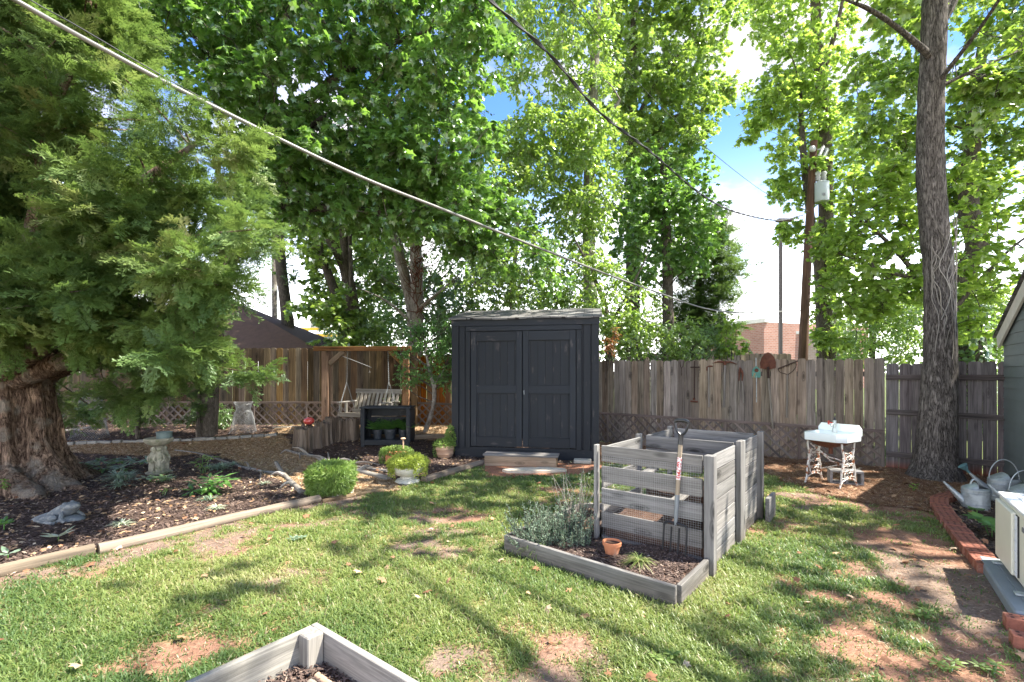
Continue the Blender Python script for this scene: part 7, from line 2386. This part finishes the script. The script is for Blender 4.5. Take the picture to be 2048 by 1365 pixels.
# dark cedar
b = gb(1400, 16.5); t = thing('cedar_tree', 'dark conical cedar beyond the fence at the left of the white sky gap', 'tree', b)
m = MB(); trunk_tube(m, [[*b, 0.16], pr(1398, 600, 16.5, 0.12), pr(1400, 430, 16.5, 0.04)], 9, 16, 0.1)
cen = sample_poly([(1385, 470), (1425, 420), (1450, 480), (1468, 520), (1475, 590), (1465, 690), (1335, 700), (1340, 580)], 15.6, 17.4, 110)
for p in cen:
    m.tube([[b[0], b[1], p[2] - 0.2], p], [0.02, 0.006], 4, False)
m.build('trunk', M['bark_grey'], t, smooth=True)
q = np.repeat(cen, 14, 0) + rng.normal(size=(110 * 14, 3)) * 0.22; d_ = rand_dirs(len(q), 0.6); d_[:, 0] += 0.2; d_[:, 2] += 0.25; mf = MB(); pick = rng.integers(0, 5, len(q))
for i_ in range(5):
    k = pick == i_; scatter(mf, FRONDS[i_], q[k], d_[k], np.tile([0, 0, 1.0], (k.sum(), 1)) + rand_dirs(k.sum()) * .5, rng.uniform(.35, .65, k.sum()), rng.random(k.sum()) * .5)
mf.build('foliage', M['juniper'], t)

bush('shrub', 'leafy green shrubs\' mass close behind the tool-hung fence near the shed', [(rng.uniform(1240, 1440), rng.uniform(655, 715), rng.uniform(12.2, 13.5), 0.32) for _ in range(46)], 'dark_leaf', T_OVAL, 0.085, 9, 9)
bush('sapling', 'bright green young maple in front of the red brick building', [(rng.uniform(1432, 1480), rng.uniform(640, 712), rng.uniform(12.4, 13.0), 0.25) for _ in range(13)] + [(1440, 630, 12.6, 0.2), (1460, 648, 12.6, 0.18)], 'bright_leaf', T_MAPLE, 0.085, 7, 7)
bush('sapling', 'small bright sapling tip just over the fence right of the young maple', [(1490, 700, 12.3, 0.14), (1498, 695, 12.3, 0.12), (1480, 706, 12.3, 0.12)], 'bright_leaf', T_MAPLE, 0.08, 6, 6)

# sweetgum with pole
tree('sweetgum_tree', 'tall sunny star-leaved tree right beside the utility pole', None, gb(1648, 18.8),
     [[[*gb(1660, 18.8), 0.36], pr(1655, 600, 18.8, 0.30), pr(1652, 430, 18.8, 0.26), pr(1650, 250, 18.8, 0.22), pr(1636, 100, 18.8, 0.19), pr(1628, -60, 18.8, 0.16), pr(1620, -400, 18.8, 0.08)],
      [[*gb(1648, 18.6), 0.22], pr(1640, 560, 18.6, 0.19), pr(1622, 440, 18.6, 0.15), pr(1606, 300, 18.6, 0.12), pr(1600, 180, 18.6, 0.06)],
      [pr(1650, 130, 18.8, 0.10), pr(1672, 60, 18.6, 0.08), pr(1690, -20, 18.4, 0.04)]],
     M['bark_grey'],
     [([(1495, -60), (1560, -60), (1570, 110), (1530, 100), (1500, 60)], 17.6, 19.6, 39, 0.55),
      ([(1570, -60), (1720, -60), (1690, 110), (1650, 200), (1580, 200)], 17.6, 19.8, 69, 0.55),
      ([(1495, 175), (1560, 130), (1700, 190), (1740, 300), (1700, 380), (1600, 330), (1560, 260), (1500, 230)], 17.6, 19.8, 117, 0.55),
      ([(1490, 230), (1520, 240), (1505, 300), (1488, 290)], 17.8, 18.6, 9, 0.30),
      ([(1545, 290), (1600, 300), (1600, 420), (1540, 390)], 18.2, 19.6, 30, 0.42),
      ([(1560, 450), (1610, 440), (1600, 510), (1555, 500)], 18.4, 19.4, 13, 0.38),
      ([(1630, 400), (1700, 380), (1690, 700), (1640, 700)], 18.0, 19.2, 54, 0.42),
      ([(1500, -560), (1760, -560), (1740, -60), (1480, -60)], 17, 20, 75, 0.9)],
     M['bright_leaf'], T_GUM, 0.15, ntw=10, nlf=7, twig=False)

# near oak trunk at right
ob = gb(1872, 7.25)
tree('oak_tree', 'near thick trunk with deeply ridged grey bark standing before the purple-grey fence', None, ob,
     [[[ob[0] - 0.02, ob[1], -0.1, 0.40], [ob[0] - 0.01, ob[1], 0.10, 0.315], [ob[0], ob[1], 0.35, 0.258], [ob[0] + 0.02, ob[1], 0.8, 0.235], pr(1880, 715, 7.25, 0.202), pr(1878, 560, 7.25, 0.182), pr(1868, 450, 7.25, 0.176), pr(1861, 330, 7.25, 0.172), pr(1862, 200, 7.25, 0.162), pr(1868, 60, 7.25, 0.155), pr(1872, -200, 7.3, 0.15), pr(1880, -600, 7.4, 0.11), pr(1900, -1000, 7.5, 0.05)],
      [pr(1872, 60, 7.3, 0.08), pr(1905, 0, 7.4, 0.075), pr(1930, -90, 7.6, 0.06), pr(1990, -300, 7.9, 0.03)],
      [pr(1868, 120, 7.2, 0.06), pr(1800, 60, 7.0, 0.035), pr(1740, 20, 6.8, 0.03), pr(1690, 0, 6.7, 0.012)],
      [pr(1872, -300, 7.3, 0.09), pr(1700, -500, 6.5, 0.06), pr(1500, -640, 5.8, 0.03)],
      [pr(1876, -400, 7.3, 0.09), pr(2100, -600, 6.5, 0.06), pr(2400, -760, 6.0, 0.03)]],
     M['bark_oak'],
     [([(1740, -60), (1850, -60), (1835, 70), (1780, 60)], 7.2, 10.5, 21, 0.42),
      ([(1895, -60), (2300, -60), (2300, 150), (2060, 130), (1990, 60), (1900, 60)], 7.2, 11, 63, 0.42),
      ([(1900, 130), (2100, 110), (2060, 190), (1960, 220), (1900, 190)], 7.0, 8.4, 21, 0.28),
      ([(1500, -1100), (2700, -1100), (2700, -120), (1640, -120)], 4.6, 10.5, 150, 0.55)],
     M['gum'], T_MAPLE, 0.125, ntw=8, nlf=8, seg=150, tn=72, wob=0.07)

m = MB()
for k in range(20):
    px = rng.uniform(1852, 1898); y0 = rng.uniform(520, 720)
    pts = []
    yy = y0
    while yy > y0 - rng.uniform(120, 330) and yy > 420:
        pts.append((px, yy)); px = float(np.clip(px + rng.uniform(-11, 11), 1846, 1902)); yy -= 26
    if len(pts) < 3:
        continue
    Q_ = []
    for (a, b) in pts:
        cx = 1872 + (720 - b) / 270 * (-2); rr_ = 0.205 + 0.0
        x_ = (a - 1876) / FPX * 7.05; x_ = max(-0.18, min(0.18, x_)); dy_ = math.sqrt(max(0.0, 0.205 ** 2 - x_ ** 2))
        base_ = P(1876, b, 7.25); Q_.append([base_[0] + x_, base_[1] - dy_ - 0.005, base_[2]])
    m.tube(spline(Q_, len(Q_) * 3), rng.uniform(0.003, 0.007), 5, False)
tag(m.build('climbing_vine', M['branch_wood'], origin=P(1876, 700, 7.0), smooth=True), 'bare pale vine stems netted over the near ridged trunk', 'vine')

# redbud with heart leaves behind the trunk
tree('redbud_tree', 'backlit yellow-green tree with heart-shaped leaves spreading behind the ridged trunk', None, gb(1900, 9.2),
     [[[*gb(1900, 9.4), 0.08], pr(1880, 640, 9.4, 0.07), pr(1840, 560, 9.3, 0.05), pr(1760, 470, 9.1, 0.03), pr(1700, 430, 9, 0.012)],
      [pr(1885, 650, 9.4, 0.05), pr(1960, 560, 9.3, 0.035), pr(2060, 470, 9.2, 0.02), pr(2200, 420, 9, 0.01)],
      [pr(1840, 560, 9.3, 0.04), pr(1760, 540, 9.1, 0.025), pr(1660, 500, 8.9, 0.01)]],
     M['bark_grey'],
     [([(1690, 330), (1850, 320), (1850, 420), (1690, 430)], 8.5, 10.2, 51, 0.32),
      ([(1625, 470), (1690, 430), (1850, 420), (1850, 600), (1760, 640), (1650, 620), (1660, 540)], 8.4, 10.2, 126, 0.30),
      ([(1900, 330), (2100, 340), (2200, 450), (2060, 560), (1950, 600), (1900, 500)], 8.4, 10.0, 66, 0.30),
      ([(1900, 560), (1990, 560), (1960, 680), (1905, 680)], 8.8, 10.0, 24, 0.26),
      ([(1605, 640), (1640, 620), (1700, 690), (1640, 690)], 8.8, 9.6, 9, 0.22)],
     M['bright_leaf'], T_HEART, 0.105, ntw=7, nlf=6, squash=0.3, droop=0.25, tilt=0.3, br=0.02)

tree('crooked_tree', 'dark crooked leaning trunk with an ivy-covered foot, right of the near oak', None, gb(1930, 11.5),
     [[[*gb(1936, 11.5), 0.34], pr(1938, 680, 11.5, 0.30), pr(1935, 610, 11.5, 0.24), pr(1932, 545, 11.5, 0.20), pr(1955, 490, 11.4, 0.22), pr(1938, 430, 11.4, 0.20), pr(1938, 350, 11.4, 0.17), pr(1946, 280, 11.4, 0.15), pr(1950, 200, 11.4, 0.13), pr(1970, 60, 11.4, 0.09)],
      [pr(1946, 290, 11.4, 0.09), pr(1990, 230, 11.2, 0.07), pr(2030, 130, 11, 0.05), pr(2100, 60, 10.8, 0.03)]],
     M['bark_grey'],
     [([(1690, 120), (1840, 80), (1840, 330), (1720, 320)], 11, 13.4, 62, 0.44),
      ([(1895, 180), (2060, 140), (2200, 200), (2160, 330), (1900, 330)], 10.6, 13, 52, 0.44),
      ([(1850, 330), (1990, 330), (1980, 420), (1850, 420)], 11.6, 13, 33, 0.4),
      ([(1700, -500), (2500, -500), (2400, 60), (1780, 60)], 11, 14, 105, 0.8)],
     M['gum'], T_MAPLE, 0.13, ntw=9, nlf=8, twig=False)
m = MB(); q = []
for k in range(1500):
    an = rng.uniform(0, 6.3); z = rng.uniform(0.2, 3.6); r = 0.40 - 0.03 * z + rng.uniform(0, .08)
    q.append([P(1938, 0, 11.5)[0] + r * math.cos(an), 11.5 + r * math.sin(an), z])
q = np.array(q); a_ = rand_dirs(1500, .5) + np.array([0, 0, -.6]); outv = q - np.array([P(1938, 0, 11.5)[0], 11.5, 0]); outv[:, 2] = 0.2
scatter(m, T_HEART, q, a_, outv, 0.10 * rng.uniform(.7, 1.2, 1500), rng.random(1500))
tag(m.build('ivy', M['dark_leaf'], origin=(P(1938, 0, 11.5)[0], 11.5, 0.2)), 'dark green ivy wrapped around the foot of the crooked trunk', 'ivy')
m = MB(); q = []
for k in range(1300):
    an = rng.uniform(0, 6.3); z = rng.uniform(0.5, 3.2); r = 0.27 + rng.uniform(0, .12)
    q.append([P(706, 0, 13)[0] + r * math.cos(an), 13 + r * math.sin(an), z])
q = np.array(q); outv = q - np.array([P(706, 0, 13)[0], 13, 0]); outv[:, 2] = 0.2
scatter(m, T_HEART, q, rand_dirs(1300, .5) + np.array([0, 0, -.6]), outv, 0.11, rng.random(1300))
tag(m.build('ivy', M['dark_leaf'], origin=(P(706, 0, 13)[0], 13, 0.2)), 'dark ivy around the multi-stemmed trunk behind the swing frame', 'ivy')

# thickets beyond the fences
tree('young_tree', 'bright thicket tree over the fence, left of the near oak trunk', None, gb(1745, 15.5),
     [[[*gb(1745, 15.5), 0.10], pr(1744, 640, 15.5, 0.08), pr(1742, 520, 15.5, 0.05)]], M['bark_grey'],
     [([(1685, 560), (1850, 560), (1850, 730), (1690, 725)], 13.5, 17.5, 190, 0.48)], M['gum'], T_OVAL, 0.11, ntw=11, nlf=8, twig=False)
tree('young_tree', 'bright thicket tree filling the gap between crooked trunk and house roof', None, gb(1985, 14.5),
     [[[*gb(1985, 14.5), 0.08], pr(1985, 640, 14.5, 0.06), pr(1990, 560, 14.5, 0.03)]], M['bark_grey'],
     [([(1905, 590), (2060, 560), (2060, 740), (1905, 735)], 13.2, 16.5, 130, 0.48)], M['gum'], T_OVAL, 0.11, ntw=11, nlf=8, twig=False)
tree('young_tree', 'pale hazy green tree far behind the cedar and the brown canopy', None, gb(180, 20),
     [[[*gb(180, 20), 0.14], pr(180, 600, 20, 0.1)]], M['bark_grey'],
     [([(60, 560), (330, 560), (330, 740), (60, 740)], 18, 22, 90, 0.8)], M['gum'], T_OVAL, 0.16, ntw=8, nlf=7, twig=False)
tree('young_tree', 'green tree filling the view between swing frame and shed beyond the fence', None, gb(880, 17),
     [[[*gb(880, 17), 0.14], pr(880, 560, 17, 0.1)]], M['bark_grey'],
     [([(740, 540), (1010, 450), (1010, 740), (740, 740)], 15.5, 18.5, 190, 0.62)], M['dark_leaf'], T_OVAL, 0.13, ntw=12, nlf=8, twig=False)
tree('oak_tree', 'large trees\' crown closing the view behind the upper right foliage', None, gb(2150, 16),
     [[[*gb(2150, 16), 0.3], pr(2140, 300, 16, 0.2), pr(2140, -200, 16, 0.1)]], M['bark_grey'],
     [([(1980, 180), (2250, 100), (2250, 560), (2100, 540), (2060, 330)], 15, 18, 26, 0.6)], M['gum'], T_OVAL, 0.15, ntw=8, nlf=7, twig=False)

tree('young_tree', 'leafy green tree beyond the fence behind the multi-stemmed maple', None, gb(700, 19),
     [[[*gb(700, 19), 0.14], pr(700, 560, 19, 0.1)]], M['bark_grey'],
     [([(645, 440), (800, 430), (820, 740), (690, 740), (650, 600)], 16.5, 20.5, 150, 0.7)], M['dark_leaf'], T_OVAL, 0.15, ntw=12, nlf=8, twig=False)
tree('young_tree', 'light green tree low behind the black shed roof', None, gb(1080, 17),
     [[[*gb(1080, 17), 0.12], pr(1080, 600, 17, 0.08)]], M['bark_grey'],
     [([(900, 540), (1260, 520), (1330, 600), (1330, 720), (900, 720)], 15.0, 18.5, 170, 0.6)], M['gum'], T_OVAL, 0.13, ntw=12, nlf=8, twig=False)

# unseen trees added outside the frame, only to throw dappled shade on the yard
def shade_tree(label, x, y, h, R, n, cr):
    t = thing('added_shade_tree', label, 'tree', (x, y, 0), 'trees added right of the frame to shade the yard')
    m = MB(); sk_ = trunk_tube(m, [[x, y, 0, 0.25], [x, y, h * 0.5, 0.18], [x + .2, y, h, 0.06]], 12, 20, 0.08); m.build('trunk', M['bark_oak'], t, smooth=True)
    ml = MB(); mm = MB(); d_ = rand_dirs(n, 0.7); c_ = np.array([x, y, h * 0.85]) + d_ * R * rng.uniform(0.4, 1, (n, 1))
    leaves_on_twigs(ml, None, c_, cr, 8, 7, T_OVAL, 0.16, 0.3, 0.5)
    for p in c_:
        branch_to(mm, sk_, p, 0.03)
    mm.build('branches', M['bark_grey'], t, smooth=True); ml.build('crown', M['gum'], t)


shade_tree('added unseen shade tree outside the right edge, nearer the camera', 9.6, 3.6, 9.5, 3.6, 62, 0.6)
shade_tree('added unseen shade tree outside the right edge, farther back', 11.5, 8.0, 9.5, 3.0, 40, 0.6)
shade_tree('added unseen shade tree beside the camera, outside the right edge', 5.8, 0.5, 9.5, 4.5, 60, 0.5)
# ------------------------------------------------------------------ lawn grass, mulch, chips, straw
def blades(m, base, L, w, an, lean, rn):
    n = len(base)
    d_ = np.stack([np.cos(an), np.sin(an), 0 * an], -1); s_ = np.stack([-np.sin(an), np.cos(an), 0 * an], -1)
    mid = base + d_ * (L * lean * 0.35)[:, None] + np.array([0, 0, 1.0]) * (L * 0.55 * np.sqrt(np.maximum(0.15, 1 - lean ** 2)))[:, None]
    tip = base + d_ * (L * lean)[:, None] + np.array([0, 0, 1.0]) * (L * np.sqrt(np.maximum(0.03, 1 - lean ** 2)) * 0.8)[:, None]
    v = np.stack([base - s_ * w[:, None] * .5, base + s_ * w[:, None] * .5, mid + s_ * w[:, None] * .45, mid - s_ * w[:, None] * .45, tip], 1)
    k = (np.arange(n) * 5)[:, None]
    m.add(v.reshape(-1, 3), k + np.array([[0, 1, 2, 3]]), v.reshape(-1, 3), np.repeat(rn, 5))
    m.f.append(k + np.array([[3, 2, 4]]) + (m.n - n * 5))


def lawn_points(n, seed):
    r = np.random.default_rng(seed)
    # denser near the camera
    y = 1.15 + (12.5 - 1.15) * r.random(n) ** 1.7
    x = (r.random(n) * 2 - 1) * (y * 1.25 + 1.0)
    return x, y


NT_ = 110000
x, y = lawn_points(NT_, 3)
z_ = zone(x, y)
g = grassiness(x, y)
bedm = in_bed(x, y) | in_poly(x, y, [tuple((FR - cu * W_)[:2]), tuple(FR[:2]), tuple((FR + cv * D_)[:2]), tuple((FR - cu * W_ + cv * D_)[:2])])
kb_ = K + ku * 1.9


def bin_area(x, y):
    q = in_bed(x, y) | in_poly(x, y, [tuple((FR - cu * W_)[:2]), tuple(FR[:2]), tuple((FR + cv * D_)[:2]), tuple((FR - cu * W_ + cv * D_)[:2])])
    q |= in_poly(x, y, [tuple((K - ku * .05)[:2]), tuple(kb_[:2]), tuple((kb_ - kv * 1.5)[:2]), tuple((K - kv * 1.5)[:2])])
    a, b = topix(x, y)
    q |= (a > 880) & (a < 1210) & (b < 935)
    q |= ((x - ac0[0]) * av[0] + (y - ac0[1]) * av[1] < 0.06) & ((x - ac0[0]) * au[0] + (y - ac0[1]) * au[1] > -0.03)
    return q


bedm |= in_poly(x, y, [tuple(K[:2]), tuple(kb_[:2]), tuple((kb_ - kv * 1.5)[:2]), tuple((K - kv * 1.5)[:2])])
xp = (x - ac0[0]); yp = (y - ac0[1])
padm = (xp * av[0] + yp * av[1] < 0.06) & (xp * au[0] + yp * au[1] > -0.03)
keep = (z_ == 0) & ~bedm & ~padm & (rng.random(NT_) < sstep(0.44, 0.60, g) * 0.88 + 0.07)
x, y, g = x[keep], y[keep], g[keep]
nb = 9
print('grass tufts', len(x))
X = np.repeat(x, nb) + rng.normal(size=len(x) * nb) * 0.03; Y = np.repeat(y, nb) + rng.normal(size=len(x) * nb) * 0.03
dist = Y
Lb = np.repeat(rng.uniform(0.028, 0.068, len(x)) * (0.6 + 0.6 * sstep(0.45, 0.65, g)), nb) * rng.uniform(0.6, 1.2, len(X))
wb_ = (0.0042 + 0.0008 * dist) * rng.uniform(0.7, 1.3, len(X))
hue = np.clip(fbm(np.stack([np.repeat(x, nb) * 0.8, np.repeat(y, nb) * 0.8], -1), 3, 51) * 1.7 - 0.5 + rng.normal(size=len(X)) * 0.15, 0, 0.86)
dry = rng.random(len(X)) < 0.04 + 0.10 * (1 - sstep(0.45, 0.6, np.repeat(g, nb)))
hue = np.where(dry, 1.0, hue)
m = MB(); base = np.stack([X, Y, terrain(X, Y)], -1)
blades(m, base, Lb, wb_, rng.uniform(0, 2 * math.pi, len(X)), rng.uniform(0.45, 0.995, len(X)), hue)
m.build('lawn_grass', M['grass'], kind='stuff')


def bits(name, mat, want, n, Lr, wr, thick=0.004, seed=1, tilt=0.25, region=(-12, 8, 1.2, 11.3), extra=None, zoff=0.006, curve=False, flt=None):
    r = np.random.default_rng(seed)
    x = r.uniform(region[0], region[1], n); y = r.uniform(region[2], region[3], n)
    k = (np.abs(x) < y * 1.12 + 0.6)
    # thin out with distance
    k &= r.random(n) < np.clip(7.5 / y, 0.35, 1)
    x, y = x[k], y[k]
    if flt is not None:
        k = flt(x, y)
    else:
        k = np.isin(zone(x, y), want)
    x, y = x[k], y[k]
    zz = terrain(x, y) + zoff + 0.012 * r.random(len(x))
    n = len(x)
    if extra is not None:
        x, y, zz = extra(x, y, zz)
    L_ = r.uniform(*Lr, n); w_ = r.uniform(*wr, n); an = r.uniform(0, math.pi * 2, n)
    ax = nrms(np.stack([np.cos(an), np.sin(an), r.normal(size=n) * tilt], -1))
    up_ = nrms(np.stack([r.normal(size=n) * tilt, r.normal(size=n) * tilt, np.ones(n)], -1))
    sy_ = nrms(np.cross(up_, ax)); c_ = np.stack([x, y, zz], -1)
    a = ax * L_[:, None] / 2; b = sy_ * w_[:, None] / 2; up2 = np.cross(ax, sy_)
    j = r.uniform(0.5, 1.0, (n, 1))
    bow = np.array([0, 0, 1.0]) * (L_ * 0.08)[:, None]
    v = np.stack([c_ - a - b * j, c_ - bow * 0 - b + bow, c_ + a - b * 0.6, c_ + a + b * j, c_ + b + bow, c_ - a + b * 0.7], 1)
    m = MB(); kk_ = (np.arange(n) * 6)[:, None]
    m.add(v.reshape(-1, 3), np.concatenate([kk_ + np.array([[0, 1, 4, 5]]), kk_ + np.array([[1, 2, 3, 4]])]), v.reshape(-1, 3), np.repeat(r.random(n), 6))
    print(name, n)
    return m.build(name, M[mat], kind='stuff')


bits('bark_mulch', 'mulch', [1], 330000, (0.02, 0.06), (0.006, 0.018), seed=2)
bits('wood_chips', 'chips', [2], 420000, (0.02, 0.055), (0.007, 0.018), seed=3, region=(-10, 0.5, 6, 11.3))
bits('pine_straw', 'straw', [3], 260000, (0.05, 0.13), (0.003, 0.006), seed=4, region=(1, 8.5, 5.0, 10.6))
bits('leaf_litter', 'chips', [1, 3], 13000, (0.03, 0.07), (0.02, 0.035), seed=5)
bits('lawn_thatch', 'straw', [0], 90000, (0.02, 0.07), (0.002, 0.004), seed=6, region=(-9, 8, 1.2, 8.5), zoff=0.002, flt=lambda x, y: (zone(x, y) == 0) & ~in_bed(x, y) & (grassiness(x, y) < 0.60) & ~(((x - ac0[0]) * av[0] + (y - ac0[1]) * av[1] < 0.06) & ((x - ac0[0]) * au[0] + (y - ac0[1]) * au[1] > -0.03)))
r_ = np.random.default_rng(12); fx = r_.uniform(-9, 8, 3000); fy = r_.uniform(1.3, 10.5, 3000)
kf_ = (np.abs(fx) < fy * 1.1 + .3) & (r_.random(3000) < 0.30) & ~bin_area(fx, fy)
fx, fy = fx[kf_], fy[kf_]; n_ = len(fx); m = MB(); a_ = r_.uniform(0, 6.3, n_)
scatter(m, T_MAPLE, np.stack([fx, fy, terrain(fx, fy) + r_.uniform(0.015, 0.05, n_)], -1), np.stack([np.cos(a_), np.sin(a_), r_.uniform(-.4, .4, n_)], -1), np.stack([r_.normal(size=n_) * .4, r_.normal(size=n_) * .4, np.ones(n_)], -1), r_.uniform(0.03, 0.07, n_), r_.random(n_))
m.build('fallen_leaves', M['straw'], kind='stuff')
nb_ = in_bed
bits('bed_litter', 'mulch', None, 60000, (0.015, 0.045), (0.004, 0.012), seed=7, region=(-0.2, 2.0, 3.1, 5.8), flt=lambda x, y: in_bed(x, y), extra=lambda x, y, z: (x, y, soil_z(x, y) + 0.004 + 0 * z))
BX = [tuple(K[:2]), tuple((K + ku * 1.88)[:2]), tuple((K + ku * 1.88 - kv * 1.4)[:2]), tuple((K - kv * 1.4)[:2])]
bits('bed_litter', 'mulch', None, 40000, (0.012, 0.04), (0.003, 0.010), seed=8, region=(-2.2, 0.8, 0.9, 2.6), flt=lambda x, y: in_poly(x, y, BX), extra=lambda x, y, z: (x, y, 0.112 + 0.03 * np.random.default_rng(1).random(len(x))))
print('total tris approx', sum(len(o.data.polygons) for o in bpy.data.objects if o.type == 'MESH'))
